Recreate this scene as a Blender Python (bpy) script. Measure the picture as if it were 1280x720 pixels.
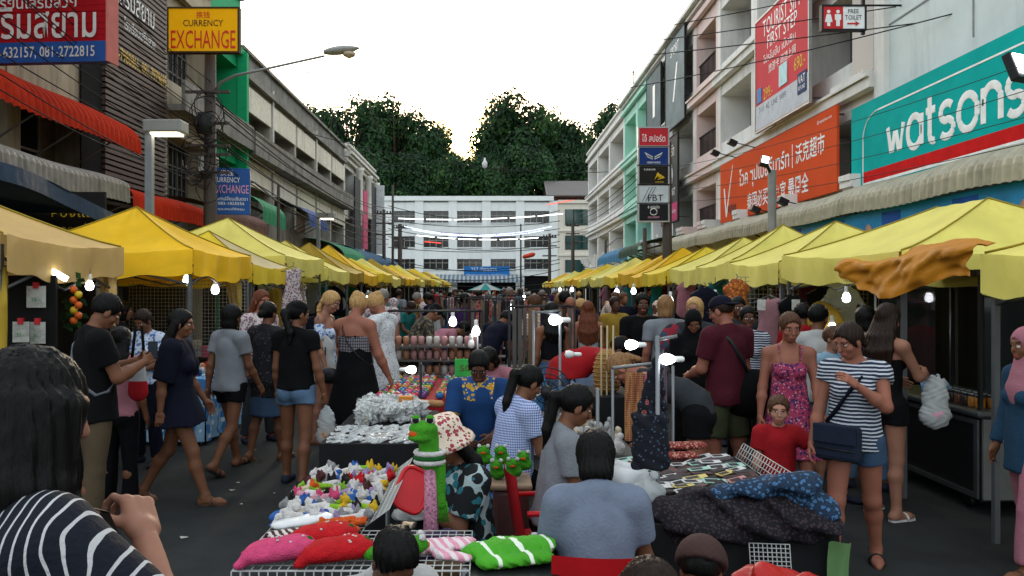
import bpy, math, random
import numpy as np
from mathutils import Matrix, Vector
for _o in list(bpy.data.objects): bpy.data.objects.remove(_o)
rnd = random.Random(7)
SC = bpy.context.scene
COL = SC.collection
R = math.radians
PI = math.pi

# ---------------------------------------------------------------- camera
CAMZ = 1.85                       # eye height; the street runs along +Y, horizon at mid picture
F = 1000.0 / 1280.0               # focal length / picture width
cam = bpy.data.cameras.new('camera')
cam.sensor_width = 36.0; cam.lens = 36.0 * F
cam.shift_x = 28.0 / 1280.0       # the street's vanishing point lies a little left of centre
cam.clip_start = 0.05; cam.clip_end = 3000
camo = bpy.data.objects.new('camera', cam); COL.objects.link(camo)
camo.location = (0, 0, CAMZ); camo.rotation_euler = (R(90), 0, 0)
SC.camera = camo

# ---------------------------------------------------------------- sky, sun, exposure
SUN_EL, SUN_AZ = R(10.6), R(-1.7)          # low sun behind the trees at the end of the street
W = bpy.data.worlds.new('World'); SC.world = W; W.use_nodes = True
nt = W.node_tree; nt.nodes.clear()
N = nt.nodes.new; L = nt.links.new
out = N('ShaderNodeOutputWorld'); bg = N('ShaderNodeBackground'); bg.inputs[1].default_value = 0.12
sky = N('ShaderNodeTexSky'); sky.sky_type = 'NISHITA'; sky.sun_disc = False
sky.sun_elevation = SUN_EL; sky.sun_rotation = SUN_AZ; sky.dust_density = 3.0; sky.air_density = 1.0
mixc = N('ShaderNodeMixRGB'); mixc.inputs[0].default_value = 0.42
veil = N('ShaderNodeRGB'); veil.outputs[0].default_value = (14.0, 14.8, 15.4, 1)   # thin bright evening cloud
L(sky.outputs[0], mixc.inputs[1]); L(veil.outputs[0], mixc.inputs[2])
tc = N('ShaderNodeTexCoord'); dt = N('ShaderNodeVectorMath'); dt.operation = 'DOT_PRODUCT'
sd = Vector((math.sin(SUN_AZ) * math.cos(SUN_EL), math.cos(SUN_AZ) * math.cos(SUN_EL), math.sin(SUN_EL)))
dt.inputs[1].default_value = sd
L(tc.outputs['Generated'], dt.inputs[0])
def glow(power, col):             # brightening of the thin cloud round the sun
    p = N('ShaderNodeMath'); p.operation = 'POWER'; p.inputs[1].default_value = power; p.use_clamp = True
    mx = N('ShaderNodeMath'); mx.operation = 'MAXIMUM'; mx.inputs[1].default_value = 0.0
    L(dt.outputs['Value'], mx.inputs[0]); L(mx.outputs[0], p.inputs[0])
    m = N('ShaderNodeMixRGB'); m.blend_type = 'MULTIPLY'; m.inputs[0].default_value = 1
    m.inputs[1].default_value = (*col, 1); L(p.outputs[0], m.inputs[2])
    return m
tint = N('ShaderNodeMixRGB'); tint.inputs[2].default_value = (16, 9.6, 2.6, 1)      # haze turns yellow round the low sun
tp = N('ShaderNodeMath'); tp.operation = 'POWER'; tp.inputs[1].default_value = 600; tp.use_clamp = True
tm = N('ShaderNodeMath'); tm.operation = 'MAXIMUM'; tm.inputs[1].default_value = 0; L(dt.outputs['Value'], tm.inputs[0]); L(tm.outputs[0], tp.inputs[0])
L(tp.outputs[0], tint.inputs[0]); L(mixc.outputs[0], tint.inputs[1])
prev = tint
for g in (glow(9000, (300, 220, 90)),):
    a_ = N('ShaderNodeMixRGB'); a_.blend_type = 'ADD'; a_.inputs[0].default_value = 1
    L(prev.outputs[0], a_.inputs[1]); L(g.outputs[0], a_.inputs[2]); prev = a_
L(prev.outputs[0], bg.inputs[0]); L(bg.outputs[0], out.inputs[0])

sun = bpy.data.lights.new('sun', 'SUN'); sun.energy = 1.0; sun.angle = R(6); sun.color = (1, .82, .58)
suno = bpy.data.objects.new('sun', sun); COL.objects.link(suno)
suno.rotation_euler = (-sd).to_track_quat('-Z', 'Y').to_euler(); suno.location = (0, 60, 40)

vs = SC.view_settings
vs.view_transform = 'Standard'; vs.look = 'None'; vs.gamma = 1; vs.use_curve_mapping = False
vs.exposure = 1.0
SC.render.engine = 'CYCLES'
SC.cycles.use_denoising = True
SC.cycles.max_bounces = 6; SC.cycles.transparent_max_bounces = 8
SC.cycles.sample_clamp_indirect = 4.0
SC.cycles.caustics_reflective = False; SC.cycles.caustics_refractive = False

def at(px, Y, py=None):           # picture column (and row) at a known distance -> place in the street
    x = (px - 612) * Y / 1000
    return x if py is None else (x, Y, CAMZ + (360 - py) * Y / 1000)
def zat(py, Y): return CAMZ + (360 - py) * Y / 1000

# ---------------------------------------------------------------- materials (all procedural)
def lin(c):
    if isinstance(c, str): c = [int(c[i:i+2], 16) for i in (0, 2, 4)]
    return tuple(((v / 255) / 12.92 if v <= 10 else ((v / 255 + .055) / 1.055) ** 2.4) for v in c)
_M = {}
def M(name, col=None, rough=.75, var=.16, vs=5., bump=0., bs=60., metal=0., spec=.2, emit=0., transl=0., stain=0., ecol=None, alpha=1., streak=None):
    """plain surface with uneven colour, optional fine relief, rain stains or light passing through"""
    if name in _M: return _M[name]
    m = bpy.data.materials.new(name); m.use_nodes = True; _M[name] = m
    t = m.node_tree; b = t.nodes['Principled BSDF']; o = t.nodes['Material Output']
    c = lin(col); n = t.nodes.new; l = t.links.new
    b.inputs['Roughness'].default_value = rough; b.inputs['Metallic'].default_value = metal
    b.inputs['Specular IOR Level'].default_value = spec
    co = n('ShaderNodeTexCoord'); no = n('ShaderNodeTexNoise'); no.inputs['Scale'].default_value = vs
    no.inputs['Detail'].default_value = 5; no.inputs['Roughness'].default_value = .62
    src = co.outputs['Object']
    if streak:
        mp = n('ShaderNodeMapping'); mp.inputs['Scale'].default_value = streak; l(src, mp.inputs[0]); l(mp.outputs[0], no.inputs[0])
    else: l(src, no.inputs[0])
    cr = n('ShaderNodeValToRGB')
    cr.color_ramp.elements[0].position = .25; cr.color_ramp.elements[1].position = .75
    cr.color_ramp.elements[0].color = (*[v * (1 - var * 1.3) for v in c], 1)
    cr.color_ramp.elements[1].color = (*[min(1, v * (1 + var * .7)) for v in c], 1)
    l(no.outputs[0], cr.inputs[0]); cs = cr.outputs[0]
    if stain:
        mp = n('ShaderNodeMapping'); mp.inputs['Scale'].default_value = (1.6, 1.6, .22); l(src, mp.inputs[0])
        n2 = n('ShaderNodeTexNoise'); n2.inputs['Scale'].default_value = 1.3; n2.inputs['Detail'].default_value = 8; n2.inputs['Roughness'].default_value = .72
        l(mp.outputs[0], n2.inputs[0])
        r2 = n('ShaderNodeValToRGB'); r2.color_ramp.elements[0].position = .5; r2.color_ramp.elements[1].position = .72
        l(n2.outputs[0], r2.inputs[0])
        mm = n('ShaderNodeMath'); mm.operation = 'MULTIPLY'; mm.inputs[1].default_value = stain; l(r2.outputs[0], mm.inputs[0])
        mx = n('ShaderNodeMixRGB'); l(mm.outputs[0], mx.inputs[0]); l(cs, mx.inputs[1])
        mx.inputs[2].default_value = (.035, .032, .027, 1); cs = mx.outputs[0]
    l(cs, b.inputs['Base Color'])
    if bump:
        n3 = n('ShaderNodeTexNoise'); n3.inputs['Scale'].default_value = bs; n3.inputs['Detail'].default_value = 3; l(mp.outputs[0] if streak else src, n3.inputs[0])
        bp = n('ShaderNodeBump'); bp.inputs['Strength'].default_value = bump; bp.inputs['Distance'].default_value = .02
        l(n3.outputs[0], bp.inputs['Height']); l(bp.outputs[0], b.inputs['Normal'])
    if emit:
        b.inputs['Emission Color'].default_value = (*(lin(ecol) if ecol else c), 1); b.inputs['Emission Strength'].default_value = emit
    if alpha < 1: b.inputs['Alpha'].default_value = alpha
    if transl:
        tr = n('ShaderNodeBsdfTranslucent'); l(cs, tr.inputs[0]); mx = n('ShaderNodeMixShader'); mx.inputs[0].default_value = transl
        l(b.outputs[0], mx.inputs[1]); l(tr.outputs[0], mx.inputs[2]); l(mx.outputs[0], o.inputs[0])
    return m

def PAT(name, kind, c1, c2, s=30., c3=None, rough=.85, duty=.5):
    """woven or printed pattern in the object's own coordinates"""
    if name in _M: return _M[name]
    m = M(name, c1, rough=rough, bump=.25, bs=90); t = m.node_tree; n = t.nodes.new; l = t.links.new
    b = t.nodes['Principled BSDF']; base = b.inputs['Base Color'].links[0].from_socket
    co = n('ShaderNodeTexCoord').outputs['Object']
    wob = n('ShaderNodeTexNoise'); wob.inputs['Scale'].default_value = 7 if kind in ('hstripe', 'vstripe', 'check', 'dots') else s * .9; l(co, wob.inputs[0])
    add = n('ShaderNodeVectorMath'); add.operation = 'MULTIPLY_ADD'; l(wob.outputs['Color'], add.inputs[0])
    k = {'hstripe': .03, 'vstripe': .05, 'check': .01, 'dots': .015}.get(kind, .5 / s)
    add.inputs[1].default_value = (k, k, k); l(co, add.inputs[2]); co = add.outputs[0]
    sp = n('ShaderNodeSeparateXYZ'); l(co, sp.inputs[0])
    def math_(op, a, bb=None):
        q = n('ShaderNodeMath'); q.operation = op
        for i, v in enumerate((a, bb)):
            if v is None: continue
            if hasattr(v, 'is_linked') or hasattr(v, 'links'): l(v, q.inputs[i])
            else: q.inputs[i].default_value = v
        return q.outputs[0]
    def band(ax, s_=s): return math_('LESS_THAN', math_('FRACT', math_('MULTIPLY', ax, s_)), duty)
    def mix(fac, a, col):
        q = n('ShaderNodeMixRGB'); l(fac, q.inputs[0]); l(a, q.inputs[1]); q.inputs[2].default_value = (*lin(col), 1); return q.outputs[0]
    if kind == 'hstripe': cs = mix(band(sp.outputs[2]), base, c2)
    elif kind == 'vstripe': cs = mix(band(math_('ADD', sp.outputs[0], math_('MULTIPLY', sp.outputs[1], .55))), base, c2)
    elif kind == 'check':
        f1 = band(sp.outputs[2]); f2 = band(math_('ADD', sp.outputs[0], sp.outputs[1]))
        cs = mix(math_('MULTIPLY', math_('ADD', f1, f2), .5), base, c2)
    else:
        v = n('ShaderNodeTexVoronoi'); v.inputs['Scale'].default_value = s; l(co, v.inputs[0])
        if kind == 'dots': cs = mix(math_('LESS_THAN', v.outputs['Distance'], duty * .6), base, c2)
        else:
            cs = mix(math_('LESS_THAN', v.outputs['Distance'], duty), base, c2)
            v2 = n('ShaderNodeTexVoronoi'); v2.inputs['Scale'].default_value = s * 1.37; l(co, v2.inputs[0])
            cs = mix(math_('LESS_THAN', v2.outputs['Distance'], duty * .62), cs, c3 or c2)
    l(cs, b.inputs['Base Color'])
    return m

# ---------------------------------------------------------------- meshes and objects
def tag(o, label=None, cat=None, group=None, kind=None):
    if label: o['label'] = label
    if cat: o['category'] = cat
    if group: o['group'] = group
    if kind: o['kind'] = kind
    return o
def thing(name, label, cat, loc=(0, 0, 0), rz=0., group=None):
    o = bpy.data.objects.new(name, None); COL.objects.link(o)
    o.empty_display_size = .1; o.location = loc; o.rotation_euler = (0, 0, rz)
    return tag(o, label, cat, group)
def rotz(a):
    c, s = math.cos(a), math.sin(a); return np.array([[c, -s, 0], [s, c, 0], [0, 0, 1.]])
def rotx(a):
    c, s = math.cos(a), math.sin(a); return np.array([[1., 0, 0], [0, c, -s], [0, s, c]])
def roty(a):
    c, s = math.cos(a), math.sin(a); return np.array([[c, 0, s], [0, 1., 0], [-s, 0, c]])

class MB:
    def __init__(s): s.V = []; s.F = []; s.I = []; s.mats = []; s.S = []
    def mi(s, m):
        if m not in s.mats: s.mats.append(m)
        return s.mats.index(m)
    def add(s, V, Fs, m, smooth=False):
        b = len(s.V); s.V += [tuple(v) for v in V]; i = s.mi(m)
        for f in Fs: s.F.append(tuple(b + k for k in f)); s.I.append(i); s.S.append(smooth)
        return s
    def box(s, x0, x1, y0, y1, z0, z1, m, rot=None, c=None):
        if x0 > x1: x0, x1 = x1, x0
        V = [(x, y, z) for z in (z0, z1) for y in (y0, y1) for x in (x0, x1)]
        if rot is not None:
            c = np.array(c if c is not None else ((x0+x1)/2, (y0+y1)/2, (z0+z1)/2))
            V = [tuple(c + rot @ (np.array(v) - c)) for v in V]
        return s.add(V, [(0, 2, 3, 1), (4, 5, 7, 6), (0, 1, 5, 4), (2, 6, 7, 3), (0, 4, 6, 2), (1, 3, 7, 5)], m)
    def tube(s, pts, r, m, n=6, closed=False, smooth=True):
        P = [np.array(p, float) for p in pts]; k = len(P); V = []; Fs = []
        rr = r if hasattr(r, '__len__') else [r] * k
        up = np.array([0, 0, 1.])
        for i, p in enumerate(P):
            d = (P[(i+1) % k] - P[i-1]) if closed else P[min(i+1, k-1)] - P[max(i-1, 0)]
            d = d / (np.linalg.norm(d) + 1e-9)
            a = np.cross(d, up if abs(d[2]) < .95 else np.array([1., 0, 0])); a /= np.linalg.norm(a); b = np.cross(d, a)
            for j in range(n):
                q = 2 * PI * j / n; V.append(p + rr[i] * (math.cos(q) * a + math.sin(q) * b))
        for i in range(k if closed else k - 1):
            for j in range(n):
                A = i * n + j; B = i * n + (j+1) % n; i2 = (i+1) % k
                Fs.append((A, B, i2 * n + (j+1) % n, i2 * n + j))
        if not closed: Fs += [tuple(range(n))[::-1], tuple((k-1) * n + j for j in range(n))]
        return s.add(V, Fs, m, smooth)
    def lathe(s, prof, c, m, n=12, rot=None, smooth=True):
        V = []; Fs = []; c = np.array(c, float)
        for r, z in prof:
            for j in range(n):
                q = 2 * PI * j / n; v = np.array((r * math.cos(q), r * math.sin(q), z))
                V.append(c + (rot @ v if rot is not None else v))
        for i in range(len(prof) - 1):
            for j in range(n): Fs.append((i*n+j, i*n+(j+1) % n, (i+1)*n+(j+1) % n, (i+1)*n+j))
        Fs += [tuple(range(n))[::-1], tuple((len(prof)-1)*n+j for j in range(n))]
        return s.add(V, Fs, m, smooth)
    def grid(s, fn, nu, nv, m, smooth=True, thick=0.):
        V = [fn(i / nu, j / nv) for j in range(nv + 1) for i in range(nu + 1)]
        w = nu + 1
        Fs = [(j*w+i, j*w+i+1, (j+1)*w+i+1, (j+1)*w+i) for j in range(nv) for i in range(nu)]
        s.add(V, Fs, m, smooth)
        if thick:
            s.add([(v[0], v[1], v[2] - thick) for v in V], [f[::-1] for f in Fs], m, smooth)
        return s
    def prism(s, poly, z0, z1, m, fr=None):          # flat outline (u,v) pushed from z0 to z1; fr maps (u,v,w)->xyz
        fr = fr or (lambda u, v, w: (u, v, w)); k = len(poly)
        V = [fr(u, v, z0) for u, v in poly] + [fr(u, v, z1) for u, v in poly]
        Fs = [tuple(range(k))[::-1], tuple(range(k, 2*k))] + [(i, (i+1) % k, k+(i+1) % k, k+i) for i in range(k)]
        return s.add(V, Fs, m)
    def mesh(s, name):
        me = bpy.data.meshes.new(name); me.from_pydata(s.V, [], s.F)
        for m in s.mats: me.materials.append(m)
        me.polygons.foreach_set('material_index', s.I); me.polygons.foreach_set('use_smooth', s.S); me.update()
        return me
    def build(s, name, parent=None, bevel=0.):
        return link(name, s.mesh(name), parent, bevel)
def link(name, me, parent=None, bevel=0.):
    o = bpy.data.objects.new(name, me); COL.objects.link(o)
    if parent is not None: o.parent = parent
    if bevel:
        md = o.modifiers.new('bevel', 'BEVEL'); md.width = bevel; md.segments = 2; md.limit_method = 'ANGLE'
    return o
KIDS = {}
def copy_tree(o, loc=None, rz=None, label=None, group=None):
    def cp(a, par):
        c = a.copy(); COL.objects.link(c); c.parent = par
        for k in a.children: cp(k, c)
        return c
    c = cp(o, None)
    if loc is not None: c.location = loc
    if rz is not None: c.rotation_euler = (0, 0, rz)
    tag(c, label, None, group); return c

def lettering(text, mat, w, h, centre, right, up, parent=None, name='lettering', ext=.006, off=0., keep=False):
    """raised letters fitted to w x h metres, centred, reading along `right`"""
    cu = bpy.data.curves.new(name, 'FONT'); cu.body = text; cu.size = 1; cu.extrude = 0; cu.offset = off; cu.resolution_u = 2
    to = bpy.data.objects.new(name, cu); COL.objects.link(to)
    dg = bpy.context.evaluated_depsgraph_get(); dg.update()
    me = bpy.data.meshes.new_from_object(to.evaluated_get(dg)); bpy.data.objects.remove(to)
    n = len(me.vertices)
    if n == 0: return None
    co = np.empty(n * 3); me.vertices.foreach_get('co', co); co = co.reshape(-1, 3)
    lo, hi = co.min(0), co.max(0); sz = np.maximum(hi - lo, 1e-6)
    sx, sy = w / sz[0], h / sz[1]
    if keep: sx = sy = min(sx, sy)
    u = (co[:, 0] - (lo[0] + hi[0]) / 2) * sx; v = (co[:, 1] - (lo[1] + hi[1]) / 2) * sy
    rt = np.array(right, float); rt /= np.linalg.norm(rt); up = np.array(up, float); up /= np.linalg.norm(up); nn = np.cross(rt, up)
    P = np.array(centre) + u[:, None] * rt + v[:, None] * up + nn * ext
    me.vertices.foreach_set('co', P.ravel()); me.materials.clear(); me.materials.append(mat); me.update()
    return link(name, me, parent)
WROOT = set()
def wthing(name, label, cat, loc, group=None):     # a thing whose parts are given in street coordinates
    o = thing(name, label, cat, loc, 0, group); WROOT.add(o.name); return o
def link(name, me, parent=None, bevel=0.):
    o = bpy.data.objects.new(name, me); COL.objects.link(o)
    if parent is not None:
        o.parent = parent
        if parent.name in WROOT: o.matrix_parent_inverse = Matrix.Translation(-Vector(parent.location))
    if bevel:
        md = o.modifiers.new('bevel', 'BEVEL'); md.width = bevel; md.segments = 2; md.limit_method = 'ANGLE'
    return o
def struct(name, mb): return tag(mb.build(name), kind='structure')

# ---------------------------------------------------------------- ground
ASPH = M('asphalt', '252828', rough=.9, var=.5, vs=1.2, bump=.5, bs=220)
def ground_mesh():
    mb = MB(); n = 40
    mb.grid(lambda u, v: (-400 + 800*u, -60 + 700*v, 0), 20, 20, ASPH, smooth=False); return mb
struct('road', ground_mesh())
PAVE = M('pavement concrete', '6f6c66', var=.3, vs=2, bump=.3)
for sx, xa, xb in ((-1, -5.75, -8.6), (1, 5.75, 8.1)):
    mb = MB(); mb.box(min(xa, xb), max(xa, xb), -8, 66, 0.004, .13, PAVE); o = struct('pavement', mb)
    mb = MB(); k = .15 * sx; mb.box(xa - k, xa, -8, 66, 0.004, .14, M('kerb concrete', '8b8880', var=.25)); struct('kerb', mb)

# hill behind the street's end
def hill_z(x, y):
    h = 19 * (1 / (1 + math.exp(-(y - 124) / 7.))) * math.exp(-((x + 0) / 95.) ** 2)
    dip = 4.5 * math.exp(-((x + 5) / 5.) ** 2)
    return h + 1.2 * math.sin(x * .13) * min(1, h / 10) - dip * min(1, h / 15) - .3
mb = MB(); mb.grid(lambda u, v: (-160 + 320*u, 104 + 140*v, hill_z(-160 + 320*u, 104 + 140*v)), 64, 34, M('hill earth', '2b3320', var=.4, vs=.3))
struct('hill', mb)

# ---------------------------------------------------------------- facades
GLASS = M('dark window glass', '12181a', rough=.12, var=.1, spec=.6)
GLASSG = M('green tinted glass', '21403c', rough=.1, var=.1, spec=.6)
FRAME = M('window frame', '8d8a84', rough=.6)
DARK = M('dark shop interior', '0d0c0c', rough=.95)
class Fac:
    def __init__(s, side, xf): s.s = side; s.x = xf
    def X(s, d): return s.x - s.s * d              # d: metres out of the facade towards the street
    def box(s, mb, y0, y1, z0, z1, d0, d1, m):
        a, b = sorted((s.X(d0), s.X(d1))); mb.box(a, b, y0, y1, z0, z1, m)
def window(f, root, y0, y1, z0, z1, d, glass=GLASS, nx=2, nz=2, frame=FRAME, bars=False):
    mb = MB(); f.box(mb, y0, y1, z0, z1, d, d + .03, glass); w = mb.build('window', root)
    mb = MB(); t = .05
    for k in range(nx + 1):
        y = y0 + (y1 - y0) * k / nx; f.box(mb, y - t/2, y + t/2, z0, z1, d + .033, d + .075, frame)
    for k in range(nz + 1):
        z = z0 + (z1 - z0) * k / nz; f.box(mb, y0, y1, z - t/2, z + t/2, d + .036, d + .07, frame)
    if bars:
        for k in range(9):
            y = y0 + (y1 - y0) * (k + .5) / 9; f.box(mb, y - .012, y + .012, z0, z1, d + .1, d + .124, frame)
    mb.build('frame', w)
def facade(root, f, ys, floors, H, wall, pier=.4, rec=1.2, back=None, parap=None, depth=9, lip=0., lipm=None, cells=None, sill=None):
    """piers, spandrels and recessed bays; floors = (z0, open0, open1, z1). returns bay cells"""
    back = back or wall; y0, y1 = ys[0], ys[-1]
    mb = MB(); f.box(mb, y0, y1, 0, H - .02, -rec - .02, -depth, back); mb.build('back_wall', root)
    mb = MB()
    for y in ys: mb = MB(); f.box(mb, max(y - pier/2, y0), min(y + pier/2, y1), 0, H, -rec, 0, wall); mb.build('pier', root)
    out = []; top = floors[-1][3]
    for fi, (z0, a, b, z1) in enumerate(floors):
        for i in range(len(ys) - 1):
            p0, p1 = ys[i] + pier/2 - (pier/2 if i == 0 else 0) * 0, ys[i+1] - pier/2
            if i == 0: p0 = ys[0] + pier/2
            mb = MB(); f.box(mb, p0, p1, z0 + .002, a, -rec + .25, -.03, wall); mb.build('spandrel', root)
            mb = MB(); f.box(mb, p0, p1, b, z1 - .002, -rec, -.035, wall); mb.build('lintel', root)
            out.append((fi, i, p0, p1, a, b))
        if sill:
            mb = MB(); f.box(mb, y0, y1, z0 - .12, z0 + .1, .001, sill, wall); f.box(mb, y0, y1, z0 + .1, z0 + .16, .001, sill + .07, wall); mb.build('ledge', root)
        if lip:
            mb = MB(); f.box(mb, y0 + .01, y1 - .01, z0 - .1, z0 + .06, .001, lip, lipm or wall)
            f.box(mb, y0 + .01, y1 - .01, z0 + .06, a - .1, lip - .1, lip - .001, lipm or wall); mb.build('balcony_parapet', root)
    if H > top + .05:
        mb = MB(); f.box(mb, y0, y1, top, H, -.3, .03, parap or wall); f.box(mb, y0, y1, H, H + .12, -.35, .16, parap or wall)
        f.box(mb, y0, y1, top - .1, top + .1, .031, .2, parap or wall); mb.build('parapet', root)
    return out
def pipe(root, f, y, z0, z1, d=.08):
    mb = MB(); x = f.X(d); mb.tube([(x, y, z0), (x, y, z1)], .05, M('drain pipe', 'b7b3a8')); mb.build('drain_pipe', root)
def ac_unit(root, f, y, z):
    mb = MB(); f.box(mb, y - .4, y + .4, z, z + .55, .05, .38, M('air conditioner casing', 'b9b6ac')); u = mb.build('air_conditioner', root, .02)
    mb = MB(); c = (f.X(.385), y + .1, z + .28)
    mb.lathe([(.2, 0), (.2, .02), (.05, .02)], c, M('fan grille dark', '2a2b2b'), rot=roty(-f.s * PI/2)); mb.build('fan_grille', u)

FL = Fac(-1, -8.5); FR = Fac(1, 8.0)
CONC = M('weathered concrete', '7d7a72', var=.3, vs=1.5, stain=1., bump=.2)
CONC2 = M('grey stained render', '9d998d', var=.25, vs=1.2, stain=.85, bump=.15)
CREAML = M('aged cream render', '9f937b', var=.2, vs=1.0, stain=.65, bump=.15)
WHITEP = M('old white paint', 'c9c6bd', var=.12, vs=1.0, stain=.5)
PARAP = M('black stained parapet', '77756e', var=.4, vs=1.5, stain=1., bump=.2)

# left row, near to far ------------------------------------------------
b = wthing('shop_house', 'cream shophouse with dark upper openings above the scalloped red awning', 'building', (-8.5, 13, 0))
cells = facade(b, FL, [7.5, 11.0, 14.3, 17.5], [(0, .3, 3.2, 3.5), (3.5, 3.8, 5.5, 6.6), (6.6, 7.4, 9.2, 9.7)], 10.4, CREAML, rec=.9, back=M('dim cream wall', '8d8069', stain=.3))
for fi, i, a, c, z0, z1 in cells:
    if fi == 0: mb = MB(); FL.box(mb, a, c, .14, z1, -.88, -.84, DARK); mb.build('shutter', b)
    else: window(FL, b, a + .25, a + (c - a) * .72, z0, z1, -.86, nx=2, nz=2)
mb = MB(); FL.box(mb, 16.6, 17.45, 3.9, 7.6, .001, .03, DARK); mb.build('dark_opening', b)

b = wthing('slatted_shop_house', 'shophouse faced with dark brown horizontal metal slats and raised letters', 'building', (-8.5, 19.2, 0))
mb = MB(); FL.box(mb, 17.5, 20.9, 0, 9.8, -9, -.05, M('slat backing', '2c2523')); mb.build('back_wall', b)
SLAT = M('brown slat', '4d403b', rough=.55, var=.2)
mb = MB(); FL.box(mb, 17.52, 20.88, 0, .085, -.03, .09, SLAT); sm = mb.mesh('slat')
for k in range(46):
    o = link('slat', sm, b); o.location.z = 3.7 + k * .128
    o.location.x = rnd.uniform(-.008, .008)
mb = MB(); FL.box(mb, 17.6, 20.8, .1, 3.4, -.04, .01, DARK); mb.build('shutter', b)
WL = M('white sign letters', 'c9cbc9', rough=.5); YL = M('yellow sign letters', 'c9a41c', rough=.5)
lettering('เสริมสยาม', WL, 2.0, .50, (-8.5, 19.0, 8.55), (0, 1, 0), (0, 0, 1), b, ext=.12)
lettering('โรงเรียนเสริมสวย', WL, 1.7, .28, (-8.5, 19.2, 7.95), (0, 1, 0), (0, 0, 1), b, ext=.12)
lettering('085-7980861, 081-7979695', YL, 3.1, .34, (-8.5, 19.2, 7.15), (0, 1, 0), (0, 0, 1), b, ext=.12)

b = wthing('grille_shop_house', 'cream shophouse with barred windows and a stained balcony beside the slatted front', 'building', (-8.5, 22.6, 0))
cells = facade(b, FL, [20.9, 24.3], [(0, .3, 3.2, 3.5), (3.5, 4.1, 6.0, 6.6), (6.6, 7.4, 9.3, 9.8)], 10.6, CREAML, rec=.8, lip=.55, lipm=PARAP)
for fi, i, a, c, z0, z1 in cells: window(FL, b, a, c, z0, z1, -.7, nx=4, nz=3, frame=M('grey window grille', '6d6a66'), bars=True)
ac_unit(b, FL, 23.6, 5.2)

b = wthing('green_shop_house', 'narrow shophouse with bright green painted end wall and fins', 'building', (-8.5, 25.7, 0))
GREEN = M('bright green paint', '12935f', var=.1, stain=.2); MINTD = M('pale green plaster', '8fbfa0', stain=.3)
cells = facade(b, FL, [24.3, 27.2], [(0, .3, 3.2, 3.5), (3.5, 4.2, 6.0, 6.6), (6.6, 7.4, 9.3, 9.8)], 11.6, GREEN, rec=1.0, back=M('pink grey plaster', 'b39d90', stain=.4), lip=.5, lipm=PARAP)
for fi, i, a, c, z0, z1 in cells: window(FL, b, a + .2, c - .2, z0, z1, -.95)
mb = MB(); FL.box(mb, 26.95, 27.19, 3.3, 9.8, .001, .32, GREEN); mb.build('fin_wall', b)

b = wthing('concrete_shop_house_row', 'long grey concrete row with black rain stains and deep balcony bays', 'building', (-8.5, 37, 0))
ysE = [27.2, 31.1, 35.0, 38.9, 42.8, 46.7]
fl = [(0, .3, 3.2, 3.5), (3.5, 4.3, 5.7, 6.5), (6.5, 7.3, 8.3, 9.2)]
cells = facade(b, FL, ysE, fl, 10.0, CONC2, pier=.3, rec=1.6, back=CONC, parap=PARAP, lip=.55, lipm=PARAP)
WP = M('white apron panel', 'd0c9b6', stain=.5, var=.15)
for fi, i, a, c, z0, z1 in cells:
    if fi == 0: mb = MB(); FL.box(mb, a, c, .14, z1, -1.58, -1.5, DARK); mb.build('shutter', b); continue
    mb = MB(); FL.box(mb, a + .02, c - .02, z1 - .25 + .002 * i, z1 + .62, -.028, .06, WP); mb.build('apron_panel', b)
    window(FL, b, a + .3, c - .4, z0 - .1, z1 - .3, -1.55, nx=3, nz=2)
    if fi == 1 and i in (1, 2): mb = MB(); FL.box(mb, a, c, z0, z1 - .26, -.5, -.45, M('rusty shutter', '5b4333', stain=.5, var=.35)); mb.build('shutter', b)
for y in (31.1, 38.9): pipe(b, FL, y, 3.5, 9.5)

b = wthing('classical_shop_house', 'white corner shophouse with stepped cornice and columns at the row end', 'building', (-8.5, 52, 0))
cells = facade(b, FL, [46.7, 50.4, 54.1, 57.8], [(0, .3, 3.0, 3.4), (3.4, 4.0, 6.0, 6.5), (6.5, 7.0, 9.0, 9.4)], 10.1, WHITEP, pier=.7, rec=.8, back=CONC2, parap=WHITEP)
for fi, i, a, c, z0, z1 in cells: window(FL, b, a, c, z0, z1, -.75, nx=2, nz=2)
mb = MB()
for k, (z0, z1, d) in enumerate(((9.55, 9.7, .35), (9.7, 9.85, .5), (10.22, 10.35, .3))): FL.box(mb, 46.72, 57.95, z0, z1, .032, d, WHITEP)
mb.build('cornice', b)
for y in (50.4, 54.1, 57.5):
    mb = MB(); mb.lathe([(.3, 6.5), (.22, 6.7), (.2, 9.0), (.3, 9.2), (.32, 9.4)], (FL.X(.3), y, 0), WHITEP, n=10); mb.build('column', b)

# right row, near to far ------------------------------------------------
RWALL = M('pale grey painted wall', 'cdd6d3', var=.12, vs=.8, stain=.3, bump=.08)
RWALL2 = M('off white painted wall', 'dbd9d3', var=.1, vs=.8, stain=.28, bump=.08)
PINK = M('pale pink painted wall', 'd8c2bb', var=.08, vs=.8, stain=.15)
MINT = M('mint painted wall', 'a9d6c4', var=.08, vs=.8, stain=.12)
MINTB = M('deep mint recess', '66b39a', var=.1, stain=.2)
FLR = [(0, .3, 3.1, 3.3), (3.3, 4.1, 5.6, 6.1), (6.1, 6.85, 8.5, 9.0), (9.0, 9.6, 11.5, 12.1)]
b = wthing('corner_shop_house', 'grey white building with plain upper wall behind the teal banner', 'building', (8, 13, 0))
mb = MB(); FR.box(mb, 4.5, 16.4, 0, 13.4, -9, 0, RWALL); mb.build('wall', b)
mb = MB()
for y in (8, 10.6, 13.2): FR.box(mb, y, y + .03, 6, 13.3, .001, .02, M('joint line', '8e908f'))
for z in (7.1, 9.6): FR.box(mb, 4.6, 16.3, z, z + .03, .001, .018, M('joint line', '8e908f'))
mb.build('wall_joint', b)
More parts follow.
